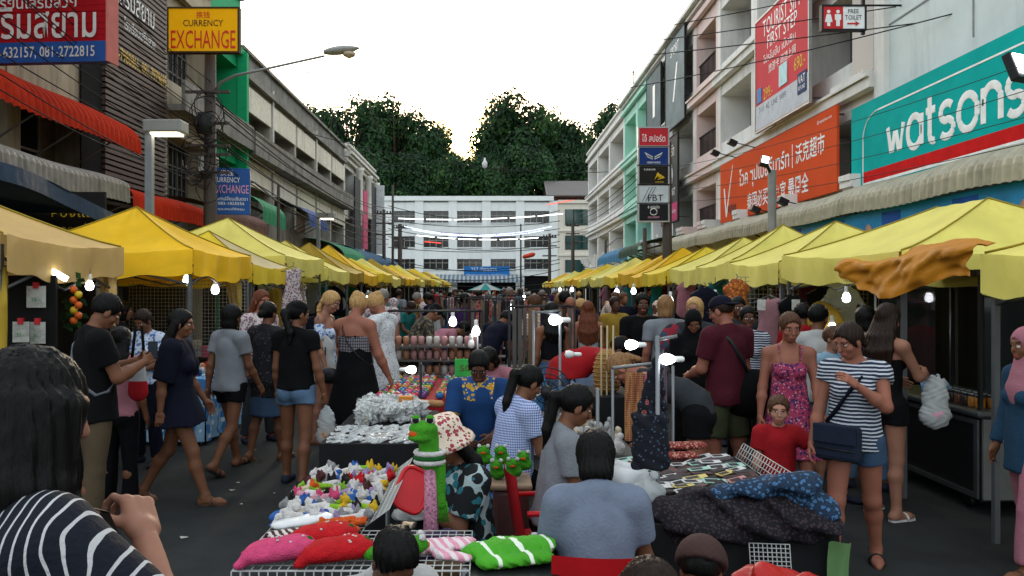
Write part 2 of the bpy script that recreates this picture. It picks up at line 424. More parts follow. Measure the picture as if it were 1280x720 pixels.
mb = MB(); FR.box(mb, 5, 16.2, .2, 3.2, .001, .04, DARK); mb.build('shop_opening', b)
mb = MB(); FR.box(mb, 16.0, 16.4, 3.3, 13.3, .001, .12, RWALL2); mb.build('pilaster', b)

def rhouse(name, label, ys, wall, back, floors=FLR, H=12.9, rails=(), sill=.22, pier=.55, rec=1.1, glass=GLASS, win=None):
    b = wthing(name, label, 'building', (8, (ys[0] + ys[-1]) / 2, 0))
    cells = facade(b, FR, ys, floors, H, wall, pier=pier, rec=rec, back=back, sill=sill)
    for fi, i, a, c, z0, z1 in cells:
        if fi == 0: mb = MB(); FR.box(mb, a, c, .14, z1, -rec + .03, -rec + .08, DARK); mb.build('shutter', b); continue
        if win is None or win(fi, i): window(FR, b, a + (c-a)*.25, c - .05, z0 + .02, z1 - .15, -rec + .01, glass=glass, nx=3, nz=2)
        if (fi, i) in rails:
            mb = MB()
            for k in range(16):
                y = a + (c - a) * (k + .5) / 16; FR.box(mb, y - .015, y + .015, z0, z0 + .75, -.14, -.11, M('dark railing', '2f2524'))
            FR.box(mb, a, c, z0 + .75, z0 + .8, -.16, -.09, M('dark railing', '2f2524')); mb.build('railing', b)
    return b, cells
b1, c1 = rhouse('balcony_shop_house', 'off white shophouse with recessed balconies behind the orange banner', [16.4, 20.3, 24.2, 28.0], RWALL2, RWALL, rails=((1, 1),))
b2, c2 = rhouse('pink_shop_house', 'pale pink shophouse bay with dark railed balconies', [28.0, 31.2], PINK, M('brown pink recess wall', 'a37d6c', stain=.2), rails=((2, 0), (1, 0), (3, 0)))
b3, c3 = rhouse('banner_shop_house', 'white shophouse carrying tall dark sports shop banners', [31.2, 35.2, 39.4], RWALL2, RWALL)
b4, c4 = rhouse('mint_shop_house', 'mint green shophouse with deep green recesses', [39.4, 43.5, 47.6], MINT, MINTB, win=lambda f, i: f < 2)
b5, c5 = rhouse('far_white_shop_house', 'white stained shophouse with arched brackets at the far right end', [47.6, 53.4, 59.2, 65], RWALL2, RWALL, H=12.6)
for bb, ya, yb in ((b1, 16.4, 28), (b2, 28, 31.2), (b3, 31.2, 39.4), (b5, 47.6, 65)):     # curved mouldings over the shop fronts
    w = {b2.name: PINK}.get(bb.name, RWALL2); n = max(1, round((yb - ya) / 3.9))
    for k in range(n + 1):
        y = ya + (yb - ya) * k / n; y = min(max(y, ya + .28), yb - .28); mb = MB()
        for q in range(5): FR.box(mb, y - .26 + .002*q, y + .26 - .002*q, 3.55 + q * .13, 3.68 + q * .13, .001, .12 + .5 * math.sin((q + 1) / 5 * PI / 2), w)
        mb.build('bracket', bb)
mb = MB()
for q, (z, d) in enumerate(((12.35, .25), (12.5, .42), (12.62, .3))): FR.box(mb, 28.01, 47.5, z, z + .11, .17 if q < 0 else .031, d, RWALL2)
mb.build('cornice', b3)
d_ = wthing('satellite_dish', 'black mesh satellite dish on the right roof edge', 'dish', (7.9, 44, 13.0))
cD = np.array((7.9, 44, 13.75)); DM = M('dish mesh', '3c3f40', rough=.5); Rd = rotz(R(35)) @ rotx(R(55)); mb = MB()
for r_ in (.25, .45, .65): mb.tube([cD + Rd @ np.array((r_*math.cos(q), r_*math.sin(q), .5*r_*r_)) for q in np.linspace(0, 2*PI, 21)[:-1]], .012, DM, n=4, closed=True)
for k in range(12): mb.tube([cD + Rd @ np.array((r_*math.cos(k*PI/6), r_*math.sin(k*PI/6), .5*r_*r_)) for r_ in (0, .3, .65)], .009, DM, n=4)
mb.build('reflector', d_); mb = MB(); mb.tube([(7.9, 44, 12.9), tuple(cD)], .04, DM); mb.tube([cD, cD + Rd @ np.array((0, 0, .5))], .015, DM); mb.build('mast', d_)

# end of the street -------------------------------------------------------
YF = 95.
class FacY:                                        # facade facing the camera
    def box(s, mb, x0, x1, z0, z1, d0, d1, m): mb.box(x0, x1, YF - max(d0, d1), YF - min(d0, d1), z0, z1, m)
FF = FacY(); FWH = M('chalk white facade', 'd9dcd8', var=.06, vs=.6, stain=.15); FBE = M('beige facade', 'cfc8b8', var=.06, stain=.1)
b = wthing('end_apartment_block', 'long white three storey block closing the end of the street', 'building', (-3, YF, 0))
xs = [at(p, YF) for p in (432, 486, 524, 566, 608, 650, 692)]
rows = [(0, .2, 3.3, 3.5), (3.5, 4.0, 5.3, 5.9), (5.9, 6.6, 8.0, 8.7), (8.7, 9.5, 11.0, 12.0)]
mb = MB(); FF.box(mb, xs[0], xs[-1], 0, 12.4, -12, -.6, FWH); mb.build('back_wall', b)
for x in xs: mb = MB(); FF.box(mb, x - .5, x + .5, 0, 12.2, -.6, .1, FWH); mb.build('pier', b)
mb = MB(); FF.box(mb, xs[0], xs[-1], 12.2, 12.75, -.6, .25, FWH); mb.build('parapet', b)
for z0, a, c, z1 in rows:
    for i in range(6):
        mb = MB(); FF.box(mb, xs[i] + .5, xs[i+1] - .5, z0, a, -.5, -.02, FWH); mb.build('spandrel', b); mb = MB(); FF.box(mb, xs[i] + .5, xs[i+1] - .5, c, z1 - .003, -.5, -.02, FWH); mb.build('lintel', b)
        mb = MB(); FF.box(mb, xs[i] + .55, xs[i+1] - .55, a, a + .1, -.015, .12, FWH); mb.build('sill', b)
    for i in range(6):
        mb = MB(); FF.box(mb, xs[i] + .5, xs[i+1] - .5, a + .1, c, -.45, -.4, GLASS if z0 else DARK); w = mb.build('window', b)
        if z0:
            mb = MB()
            for k in range(5): x = xs[i] + .5 + (xs[i+1] - xs[i] - 1) * k / 4; FF.box(mb, x - .04, x + .04, a + .1, c, -.398, -.33, FRAME)
            FF.box(mb, xs[i] + .5, xs[i+1] - .5, (a*.35 + c*.65) - .04, (a*.35 + c*.65) + .04, -.396, -.34, FRAME); mb.build('frame', w)
b = wthing('end_beige_block', 'beige end block with wide green glass windows beside the white block', 'building', (11, YF, 0))
x0, x1 = xs[-1] + .52, at(770, YF); mb = MB(); FF.box(mb, x0, x1, 0, 11.9, -12, 0, FBE); FF.box(mb, x0, x1, 11.9, 12.3, -12, .2, FBE); mb.build('wall', b)
for z0, z1 in ((9.3, 11.2), (6.4, 8.1), (3.7, 5.2)):
    for xa in (x0 + .9, x0 + 4.6):
        mb = MB(); FF.box(mb, xa, xa + 2.9, z0, z1, .002, .05, GLASSG); w = mb.build('window', b); mb = MB()
        for k in range(4): FF.box(mb, xa + 2.9*k/3 - .04, xa + 2.9*k/3 + .04, z0, z1, .053, .1, DARK)
        mb.build('frame', w)
    mb = MB(); FF.box(mb, x0, x1, z0 - .75, z0 - .55, .001, .15, FBE); mb.build('ledge', b)
b = wthing('roof_house', 'timber house with grey tiled gable roof and orange end wall on the hillside', 'building', (9.5, 106, 11))
YH = 106; hx0, hx1 = at(688, YH), at(752, YH); mb = MB()
mb.box(hx0, hx1, YH, YH + 8, 8, 14.2, M('dark timber wall', '4a2c20', var=.3)); mb.box(hx0 - .05, hx0 + .5, YH - .05, YH + 8, 8, 14.1, M('orange end wall', '9a5338', var=.2)); mb.build('wall', b)
mb = MB(); ROOF = M('grey roof tile', '6f6a66', var=.25, streak=(6, 1, 1))
for k in range(26):
    x = hx0 - .6 + (hx1 - hx0 + 1.4) * k / 26; w = (hx1 - hx0 + 1.4) / 26
    mb.add([(x, YH - .9, 14.0), (x + w*.9, YH - .9, 14.06), (x + w*.9, YH + 4, 16.6), (x, YH + 4, 16.54)], [(0, 1, 2, 3)], ROOF)
mb.add([(hx0 - .5, YH - .88, 13.9), (hx1 + .8, YH - .88, 13.9), (hx1 + .8, YH + 4, 16.45), (hx0 - .5, YH + 4, 16.45)], [(0, 1, 2, 3)], ROOF)
mb.add([(hx0 - .5, YH + 8.8, 13.9), (hx1 + .8, YH + 8.8, 13.9), (hx1 + .8, YH + 4, 16.6), (hx0 - .5, YH + 4, 16.6)], [(3, 2, 1, 0)], ROOF)
mb.add([(hx0, YH, 14), (hx0, YH + 4, 16.4), (hx0, YH + 8, 14)], [(0, 1, 2)], M('orange end wall', '')); mb.build('roof', b)
for k in range(4):
    mb = MB(); xa = hx0 + .9 + k * 1.5; mb.box(xa, xa + 1.1, YH - .06, YH - .02, 12.2, 13.7, DARK); mb.build('window', b)
# sign and awning on the end block
b = wthing('blue_hoarding', 'blue hoarding with white lettering on the end white block', 'sign', (at(608, 94), 94, 3.3))
mb = MB(); mb.box(at(580, 94), at(637, 94), 93.9, 94, zat(347, 94), zat(333, 94), M('hoarding blue', '1663a5', rough=.5)); mb.build('panel', b)
cx = at(608, 94)
lettering('257 สังขะการ', WL, 3.0, .55, (cx - .3, 93.89, zat(336.5, 94)), (1, 0, 0), (0, 0, 1), b)
lettering('เครื่องเขียน อุปกรณ์ และเครื่องใช้สำนักงาน', WL, 4.9, .36, (cx, 93.89, zat(344, 94)), (1, 0, 0), (0, 0, 1), b)
b = wthing('striped_awning', 'blue and white striped awning along the end white block', 'awning', (-1, 93, 2.6))
n = 56; xa, xb = at(508, 94), at(655, 94)
for k in range(n):
    if k % 1 == 0:
        x = xa + (xb - xa) * k / n; w = (xb - xa) / n
        mb = MB(); mt = M('awning white stripe', '9a9c9a') if k % 2 else M('awning blue stripe', '566b7a')
        mb.add([(x, 94.4, 3.45), (x + w, 94.4, 3.45), (x + w, 92.6, 2.85), (x, 92.6, 2.85), (x, 92.6, 2.5), (x + w, 92.6, 2.5)], [(0, 3, 2, 1), (3, 4, 5, 2)], mt); mb.build('stripe_panel', b)
# ---------------------------------------------------------------- awnings over the shop fronts
def awning(name, label, f, y0, y1, d0, za, d1, zb, drop, mat, rib=.22, amp=.035, posts=True):
    """ribbed sheet arching from the wall out to a lip that hangs down"""
    b = wthing(name, label, 'awning', (f.X(d1), (y0 + y1) / 2, zb))
    prof = []
    for k in range(9):
        q = k / 8 * PI / 2; prof.append((d0 + (d1 - d0) * math.sin(q), zb + (za - zb) * math.cos(q)))
    prof.append((d1 + .01, zb - drop))
    n = max(8, int((y1 - y0) / rib * 4)); mb = MB()
    def fn(u, v):
        t = v * (len(prof) - 1); i = min(int(t), len(prof) - 2); t -= i
        d = prof[i][0] * (1 - t) + prof[i+1][0] * t; z = prof[i][1] * (1 - t) + prof[i+1][1] * t
        y = y0 + (y1 - y0) * u; r = amp * abs(math.sin(PI * y / rib))
        return (f.X(d + r * .7), y, z + r * .5 + .02 * math.sin(y * 1.7 + d))
    mb.grid(fn, n, len(prof) - 1, mat, smooth=False); mb.build('sheet', b)
    if posts:
        mb = MB(); g = M('rusty steel tube', '55504b', var=.4)
        for k in range(4):
            y = y0 + (y1 - y0) * (k + .3) / 4
            mb.tube([(f.X(0), y, zb - .7), (f.X(d1 - .1), y, zb - .05)], .02, g, n=5); mb.tube([(f.X(d1 - .1), y, zb - .05), (f.X(0), y, za - .1)], .02, g, n=5)
        mb.build('bracket', b)
    return b
REDA = M('red awning fabric', 'a52c18', rough=.8, var=.18, spec=.05); GREYA = M('grey corrugated sheet', '77726a', var=.3, stain=.5, rough=.5)
awning('scalloped_awning', 'red scalloped awning high on the cream shophouse', FL, 11.6, 16.9, 0, 5.45, 1.1, 4.85, .18, REDA, rib=.2, amp=.06)
awning('corrugated_awning', 'weathered grey corrugated awning below the scalloped red awning', FL, 9.6, 15.3, .2, 4.05, 1.6, 3.75, .3, GREYA, rib=.16, amp=.03)
awning('scalloped_awning', 'long red ribbed awning below the slatted shopfront', FL, 15.4, 19.6, .2, 3.95, 1.6, 3.6, .3, REDA, rib=.18, amp=.05)
awning('rusty_awning', 'rust brown corrugated awning beside the blue exchange board', FL, 20.4, 25.2, .2, 4.2, 1.5, 3.75, .25, M('rust brown sheet', '6d5048', var=.35, stain=.4), rib=.16)
awning('green_awning', 'bright green awning on the green shophouse', FL, 25.4, 28.2, .2, 4.9, 1.3, 4.3, .4, M('green awning cloth', '187a53'), rib=.5, amp=.02)
awning('blue_awning', 'small deep blue awning on the concrete row', FL, 31.5, 35, .3, 5.2, 1.4, 4.6, .3, M('blue awning cloth', '2b4a86'), rib=.5, amp=.02)
awning('green_awning', 'long green shade awning low on the concrete row', FL, 34.2, 40, .3, 4.0, 2.3, 3.2, .3, M('green awning cloth', ''), rib=.6, amp=.02)
awning('blue_awning', 'long dull blue awning running to the end of the left row', FL, 40.3, 56, .3, 4.1, 2.2, 3.2, .35, M('dull blue awning cloth', '24506e'), rib=.6, amp=.02)
awning('corrugated_canopy', 'long dirty cream corrugated canopy under the teal and orange banners', FR, 7.5, 31, .25, 3.85, 1.35, 3.42, .22, M('dirty cream sheet', '9a9580', var=.22, stain=.55, rough=.5), rib=.2, amp=.03)
awning('blue_awning', 'blue tarpaulin awning below the mint shophouse', FR, 36, 46, .2, 4.0, 1.8, 3.4, .3, M('bright blue tarp', '2d6f98'), rib=.9, amp=.03)
awning('dark_green_awning', 'dark green awning beside the sign stack', FR, 31.2, 36, .2, 3.9, 2.2, 3.4, .25, M('dark green tarp', '22402f'), rib=.9, amp=.03)
b = wthing('blue_tarpaulin', 'dark blue tarpaulin slung over the near left pavement', 'tarpaulin', (-6, 10, 3))
mb = MB(); BT = M('dark blue tarpaulin', '14304a', rough=.45, var=.3, bump=.3, bs=8)
mb.grid(lambda u, v: (-5.3 - 2.8*v, 8.4 + 4.4*u, 3.22 - .33*u + .28*v + .06*math.sin(7*u + 4*v) - .25*u*(1-u)*.8), 24, 8, BT, thick=.012)
mb.grid(lambda u, v: (-5.29 + .02*math.sin(14*u), 8.4 + 4.4*u, 3.22 - .33*u - .25*u*(1-u)*.8 - .2*v + .06*math.sin(7*u)), 24, 2, BT); mb.build('sheet', b)
mb = MB()
for y in (8.5, 12.7): mb.tube([(-5.35, y, .13), (-5.35, y, 2.95)], .025, M('rusty steel tube', ''))
mb.build('post', b)
b = wthing('dark_shop_board', 'black shop board with yellow lettering under the blue tarpaulin', 'sign', (-7.2, 12.5, 2.4))
mb = MB(); mb.box(-8.0, -6.2, 12.9, 12.95, 2.55, 3.4, M('black board', '191614')); mb.build('panel', b)
lettering('ห้องแถว', YL, .8, .22, (-6.65, 12.88, 3.1), (1, 0, 0), (0, 0, 1), b); lettering('กระเป๋า', YL, .5, .2, (-6.65, 12.88, 2.8), (1, 0, 0), (0, 0, 1), b)

# ---------------------------------------------------------------- banners and signs
def board(name, label, f, y0, y1, z0, z1, d, mat, frame=None, th=.06):
    b = wthing(name, label, 'sign', (f.X(d), (y0 + y1) / 2, z0)); mb = MB(); f.box(mb, y0, y1, z0, z1, d - th, d, mat); mb.build('panel', b)
    if frame:
        mb = MB()
        for a, c, e, g in ((y0 - .05, y1 + .05, z0 - .05, z0), (y0 - .05, y1 + .05, z1, z1 + .05), (y0 - .05, y0, z0, z1), (y1, y1 + .05, z0, z1)): f.box(mb, a, c, e, g, d - th, d + .02, frame)
        mb.build('frame', b)
    mb = MB(); st = M('rusty steel tube', '')
    for y in (y0 + .3, y1 - .3):
        for z in (z0 + .15, z1 - .15): f.box(mb, y - .02, y + .02, z - .02, z + .02, 0, d - th - .001, st)
    mb.build('bracket', b); return b
# lettering on the right facade reads towards the camera end: right = -Y
WHT = M('white print', 'e6e8e6', rough=.5)
TEAL = M('teal banner vinyl', '0aa39e', rough=.7, var=.14, vs=1.5, bump=.2, bs=3, spec=.03)
b = board('teal_banner', 'teal shop banner with white rounded lettering and red stripe', FR, 9.3, 16.85, 3.72, 5.6, .38, TEAL)
x = FR.X(.38); rt, up = (0, -1, 0), (0, 0, 1)
mb = MB()
FR.box(mb, 9.3, 16.3, 3.98, 4.2, .381, .385, M('banner red', 'c61f1f', rough=.7, spec=.03)); mb.build('red_stripe', b)
mb = MB(); FR.box(mb, 9.3, 16.33, 3.93, 3.98, .381, .386, WHT); FR.box(mb, 16.30, 16.33, 3.98, 4.85, .3812, .3862, WHT)
arc = [(16.315 - .62 * (1 - math.cos(q)), 4.85 + .5 * math.sin(q)) for q in np.linspace(0, PI/2, 9)]
mb.tube([(x - .004, y, z) for y, z in arc], .014, WHT, n=4); FR.box(mb, 9.3, 15.7, 5.335, 5.365, .381, .386, WHT); mb.build('white_line', b)
arcp = lambda cx, cy, rx, ry, a0, a1, n=12: [(cx + rx*math.cos(R(a0 + (a1-a0)*k/n)), cy + ry*math.sin(R(a0 + (a1-a0)*k/n))) for k in range(n + 1)]
GLY = {'w': ([[(0, .95), (.22, .1), (.30, .1), (.48, .72), (.56, .72), (.74, .1), (.82, .1), (1.04, .95)]], 1.04), 'a': ([arcp(.42, .5, .42, .5, 0, 360, 22), [(.84, 1.0), (.84, 0)]], .84), 't': ([[(.2, 1.4), (.2, .25)] + arcp(.42, .22, .22, .22, 180, 290, 6), [(0, .98), (.5, .98)]], .52),
       's': ([arcp(.34, .74, .32, .26, 35, 270, 12) + arcp(.34, .25, .34, .26, 90, -145, 12)], .68), 'o': ([arcp(.45, .5, .45, .5, 0, 360, 22)], .9), 'n': ([[(0, 1.0), (0, 0)], [(0, .5)] + arcp(.38, .58, .38, .42, 180, 0, 12) + [(.76, 0)]], .76)}
adv = 0; sc_ = .555; y_ = 15.3
for ch in 'watsons':
    st, w = GLY[ch]; mb = MB()
    for line in st:
        mb.tube([(x - .014, y_ - (adv + u)*sc_, 4.38 + v*sc_) for u, v in line], .068, WHT, n=10, smooth=False)
    mb.V = [(x - .004 - (x - .014 - q[0])*.12, q[1], q[2]) if 1 else q for q in mb.V]
    mb.build('letter', b); adv += w + .27
ORNG = M('orange banner vinyl', 'cf5028', rough=.7, var=.08, vs=1.2, spec=.03)
b = board('orange_banner', 'orange supermarket banner with white Thai and Chinese lettering', FR, 17.75, 26.7, 4.0, 5.92, .3, ORNG); x = FR.X(.3)
lettering('โวค ซุปเปอร์มาร์ท', WHT, 4.1, .66, (x, 22.6, 5.15), rt, up, b, off=.012); lettering('沃克超市', WHT, 1.75, .5, (x, 19.25, 5.2), rt, up, b, off=.012)
mb = MB(); FR.box(mb, 20.32, 20.36, 4.9, 5.5, .301, .306, WHT); mb.build('divider', b)
lettering('泰国必买最便宜 最周全', WHT, 4.6, .5, (x, 21.6, 4.42), rt, up, b, off=.012)
lettering('ogue', M('dark print', '2c2422'), .85, .3, (x, 25.4, 4.35), rt, up, b, off=.01)
mb = MB(); fr = lambda u, v, w: (x - w, 26.3 - u, 4.0 + v)
mb.prism([(0, 1.1), (.12, 1.1), (.3, .35), (.95, 1.75), (1.0, 1.75), (.34, .15), (.25, .15)], .002, .008, WHT, fr); mb.build('tick_mark', b)
lettering('@vogueplaza.com', WHT, .8, .1, (x, 18.4, 5.72), rt, up, b)
LAMPB = M('black lamp casing', '1d1d1e', rough=.5)
for k, y in enumerate((25.2, 23.4, 21.4, 19.4)):
    s = wthing('sign_floodlight', 'small black floodlight on an arm above the orange banner' if k < 2 else 'small black floodlight on an arm below the orange banner', 'floodlight', (x, y, 5.9), 'floodlights round the orange banner')
    z = 6.05 if k < 2 else 3.9
    mb = MB(); mb.tube([(x + .1, y, z - .1), (x - .5, y, z + .05)], .015, LAMPB); mb.build('arm', s)
    mb = MB(); mb.box(x - .72, x - .48, y - .13, y + .13, z - .02, z + .12, LAMPB, rot=roty(R(25))); mb.build('lamp_head', s, .01)
b = board('red_billboard', 'tall red promotion billboard with phone prices high on the wall', FR, 18.85, 22.6, 6.25, 9.3, .48, M('billboard red print', 'cf4a50', spec=.05, rough=.7, var=.12, vs=.7), frame=M('steel sign frame', '9a9a98', rough=.4, metal=.4)); x = FR.X(.48)
mb = MB(); FR.box(mb, 18.87, 22.58, 6.27, 6.95, .481, .485, M('billboard grey foot', 'c2c6cc', var=.15)); mb.build('foot_band', b)
for txt, w, h, y, z, mt in (('FIRST STEP', 2.1, .36, 20.6, 8.5, WHT), ('โปรโมชั่น เน็ตซิม', 2.3, .24, 20.8, 8.1, WHT), ('旅游卡 高速上网', 1.9, .24, 20.6, 7.75, WHT), ('TOURIST SIM', 2.6, .45, 20.7, 8.95, WHT), ('690.-', .7, .32, 19.4, 7.35, M('yellow print', 'e6c043')), ('299.-', .7, .3, 21.6, 7.15, M('yellow print', '')), ('7-11  4G  LINE  WIFI', 2.0, .15, 21.3, 6.78, M('dark print', ''))):
    lettering(txt, mt, w, h, (x, y, z), rt, up, b)
mb = MB(); FR.box(mb, 20.2, 20.75, 7.05, 7.6, .486, .5, M('pale phone print', 'bfe0e2')); mb.build('picture', b); mb = MB(); FR.box(mb, 22.1, 22.45, 7.0, 7.4, .486, .5, M('blue print', '4f86b8')); mb.build('picture', b)
mb = MB(); FR.box(mb, 18.95, 19.5, 6.55, 7.05, .4865, .5, M('navy print', '2b3c66')); mb.build('refund_logo', b)
lettering('VAT', WHT, .42, .2, (FR.X(.5), 19.22, 6.88), rt, up, b); lettering('REFUND', WHT, .42, .1, (FR.X(.5), 19.22, 6.68), rt, up, b)
b = board('blue_shop_fascia', 'bright blue cosmetics shop fascia under the corrugated canopy', FR, 7.5, 18.7, 2.5, 3.22, 1.22, M('cosmetics blue print', '1b86bd', rough=.35, var=.35, vs=1.1))
for k in range(5):
    y = 9.0 + k * 2.1; mb = MB(); FR.box(mb, y, y + .62, 2.6, 3.15, .1 + 1.121, 1.226, M('deep blue print', '1c4f9a')); mb.build('poster', b)
    lettering('Bedtong', WHT, .5, .14, (FR.X(1.226), y + .31, 2.85), rt, up, b)
    mb = MB(); mb.lathe([(.0, 0), (.14, .004)], (FR.X(1.228), y + 1.1, 2.85), M('skin print', 'caa08a'), rot=roty(-PI/2), n=14); mb.build('face_print', b)
BLK = M('black banner print', '23262b', rough=.6, var=.2)
def vbanner(label, y0, y1, z0, z1, mat, lines, d=.3, name='tall_banner'):
    b = board(name, label, FR, y0, y1, z0, z1, d, mat, frame=M('black frame', '202022')); xx = FR.X(d)
    for txt, w, h, y, z, mt in lines: lettering(txt, mt, w, h, (xx, y, z), rt, up, b)
    return b
GRYB = M('grey banner print', '6f7d80', rough=.7, var=.3, vs=.8)
vbanner('grey sports banner with pale figures on the white shophouse', 31.6, 35.0, 8.6, 12.3, GRYB, [('SPORT', 1.5, .4, 33.3, 11.8, WHT), ('/', .9, 1.5, 33.2, 10.4, WHT)])
vbanner('darker grey sports banner next to the mint shophouse', 36.0, 39.2, 8.3, 12.0, M('slate banner print', '55666a', rough=.7, var=.3, vs=.8), [('1', .5, 1.5, 37.5, 10.6, WHT), ('SPORTSWEAR', 2.0, .3, 37.5, 9.1, WHT)])
b = vbanner('black sports shop banner with drop emblem and pink foot band', 31.7, 34.6, 4.55, 8.0, BLK, [('6 สปอร์ต', 1.6, .45, 33.1, 7.45, WHT), ('GIG SPORT', 2.0, .3, 33.1, 5.75, WHT)], d=.55); xx = FR.X(.55)
mb = MB(); FR.box(mb, 31.72, 34.58, 4.57, 5.3, .551, .556, M('pink band print', 'c23a6b')); mb.build('foot_band', b)
lettering('Premium Quality', WHT, 2.2, .2, (FR.X(.556), 33.1, 4.95), rt, up, b)
mb = MB(); mb.tube([(xx - .01, 33.1 + .5*math.sin(q)*(1 - .45*math.cos(q)), 6.6 + .6*math.cos(q)) for q in np.linspace(0, 2*PI, 25)[:-1]], .05, WHT, n=4, closed=True)
mb.tube([(xx - .01, 33.1 + .25*math.sin(q), 6.4 + .25*math.cos(q)) for q in np.linspace(0, 2*PI, 13)[:-1]], .05, WHT, n=4, closed=True); mb.build('emblem', b)
# left far end banners
b = wthing('tall_banner', 'dark tall banner with pink panel on the white corner house', 'sign', (-8, 52, 3))
mb = MB(); FL.box(mb, 48.2, 50.2, 4.2, 8.6, .32, .4, BLK); mb.build('panel', b); mb = MB(); FL.box(mb, 51.4, 53.2, 4.4, 8.2, .32, .4, M('pink panel', 'bb4a6a')); mb.build('pink_panel', b)
mb = MB(); FL.box(mb, 54.6, 57.2, 3.6, 9.0, .32, .4, BLK); mb.build('panel', b)
b = wthing('blank_signboard', 'blank pale grey projecting board on the white corner house', 'sign', (-8, 57, 4))
mb = MB(); mb.box(-8.4, -7.55, 57.3, 57.4, 4.3, 9.2, M('pale board', 'c9cbca')); mb.build('panel', b)

# signs facing up the street ------------------------------------------------
def face_sign(name, label, cx, Y, z0, w, h, mat, lines, th=.12, rz=0., edge=None):
    b = thing(name, label, 'sign', (cx, Y, z0), rz)
    mb = MB(); mb.box(-w/2, w/2, 0, th, 0, h, mat); mb.build('panel', b)
    if edge:
        mb = MB(); t = .035
        for a in ((-w/2 - t, -w/2, 0, h), (w/2, w/2 + t, 0, h), (-w/2 - t, w/2 + t, -t, 0), (-w/2 - t, w/2 + t, h, h + t)): mb.box(a[0], a[1], -.015, th + .015, a[2], a[3], edge)
        mb.build('frame', b)
    for txt, ww, hh, u, v, mt in lines: lettering(txt, mt, ww, hh, (u, -.002, v), (1, 0, 0), (0, 0, 1), b)
    return b
YSIGN = M('yellow sign face', 'e8a70c', rough=.6, var=.05, spec=.05); RSIGN = M('red sign print', 'c22a18', rough=.4); DPR = M('dark brown print', '3a2618')
face_sign('exchange_sign', 'yellow currency exchange sign box high on the wooden pole', at(254, 17.6), 17.6, zat(64, 17.6), 1.52, .94, YSIGN,
  [('换钱', .3, .15, 0, .80, RSIGN), ('CURRENCY', .88, .14, 0, .62, DPR), ('EXCHANGE', 1.42, .40, 0, .26, RSIGN)], edge=M('dark sign edge', '3b2a14'))
b = face_sign('exchange_board', 'deep blue currency exchange board behind the wooden pole', at(289, 19), 19.0, zat(268, 19), .86, 1.1, M('blue board', '1d4f93', rough=.5),
  [('换钱', .3, .14, -.1, .98, WHT), ('CURRENCY', .6, .12, -.1, .82, WHT), ('EXCHANGE', .8, .2, 0, .6, M('pink print', 'd79bb0')), ('แลกเปลี่ยนเงินตรา', .75, .1, 0, .38, WHT), ('083-1825556', .6, .07, 0, .26, WHT), ('คุณสมบัติครบ', .6, .08, 0, .12, WHT)], rz=R(12))
REDB = M('school sign red', '8e1218', rough=.7, var=.2, spec=.05); BLUB = M('school sign blue', '17407c', rough=.5)
Yb = 12.6; b = thing('school_signboard', 'big red slatted signboard with Thai lettering over a blue telephone band', 'sign', (at(138, Yb) - 1.75, Yb, zat(79, Yb)), R(-4))
mb = MB(); mb.box(-1.75, 1.75, 0, .15, 0, .32, BLUB); mb.build('blue_band', b)
mb = MB(); mb.box(-1.75, 1.75, 0, .14, 0, .088, REDB); sm = mb.mesh('plank')
for k in range(17): o = link('plank', sm, b); o.location = (0, rnd.uniform(-.004, .004), .322 + k * .093)
mb = MB(); mb.box(1.75, 1.78, -.02, .3, 0, 1.9, M('pink edge', 'b3655c')); mb.build('edge_strip', b)
GW = M('old white lettering', 'b9b2ad')
lettering('-632157, 081-2722815', GW, 1.55, .2, (.79, -.004, .15), (1, 0, 0), (0, 0, 1), b, off=.01); lettering('เสริมสยาม', GW, 1.95, .5, (.62, -.012, .62), (1, 0, 0), (0, 0, 1), b, off=.012)
lettering('โรงเรียนเสริมสวย', GW, 1.65, .22, (.45, -.012, .95), (1, 0, 0), (0, 0, 1), b, off=.01)
b = face_sign('toilet_sign', 'red and white free toilet sign with two figures and arrow', at(1055, 15.5), 15.5, zat(36, 15.5), .8, .43, WHT, [('FREE', .2, .08, .18, .34, M('dark print', '')), ('TOILET', .32, .09, .18, .22, M('dark print', ''))], th=.1, edge=LAMPB)
mb = MB(); mb.box(-.4, -.02, -.006, -.001, 0, .43, M('toilet red', 'c62f33')); mb.build('red_panel', b)
for u, fem in ((-.3, 1), (-.12, 0)):
    mb = MB(); fr = lambda a, c, w, u=u: (u + a, -.007 - w, .05 + c)
    mb.prism([(.035*math.cos(q), .28 + .035*math.sin(q)) for q in np.linspace(0, 2*PI, 11)[:-1]], 0, .004, WHT, fr)
    mb.prism(([(-.03, 0), (.03, 0), (.03, .08), (.075, .08), (.04, .23), (-.04, .23), (-.075, .08), (-.03, .08)] if fem else [(-.035, 0), (.035, 0), (.035, .12), (.06, .12), (.06, .23), (-.06, .23), (-.06, .12), (-.035, .12)]), 0, .004, WHT, fr); mb.build('figure', b)
mb = MB(); mb.prism([(.06, .085), (.22, .085), (.22, .05), (.3, .1), (.22, .15), (.22, .115), (.06, .115)], 0, .004, M('toilet red', ''), lambda a, c, w: (a, -.004 - w, c)); mb.build('arrow', b)
mb = MB(); mb.box(.36, .42, .02, .08, -.1, 1.0, LAMPB); mb.tube([(-.4, .05, .47), (1.2, .05, .47)], .02, LAMPB); mb.tube([(-.4, .05, .6), (1.2, .05, .6)], .02, LAMPB); mb.build('bracket', b)
b = wthing('toilet_window', 'dark upper window opening behind the free toilet sign', 'window', (8, 17.5, 7))
mb = MB(); FR.box(mb, 16.62, 17.6, 6.4, 8.3, -.02, .02, GLASS); mb.build('pane', b); mb = MB(); FR.box(mb, 16.6, 18.2, 6.2, 6.38, -.02, .25, RWALL2); mb.build('sill', b)

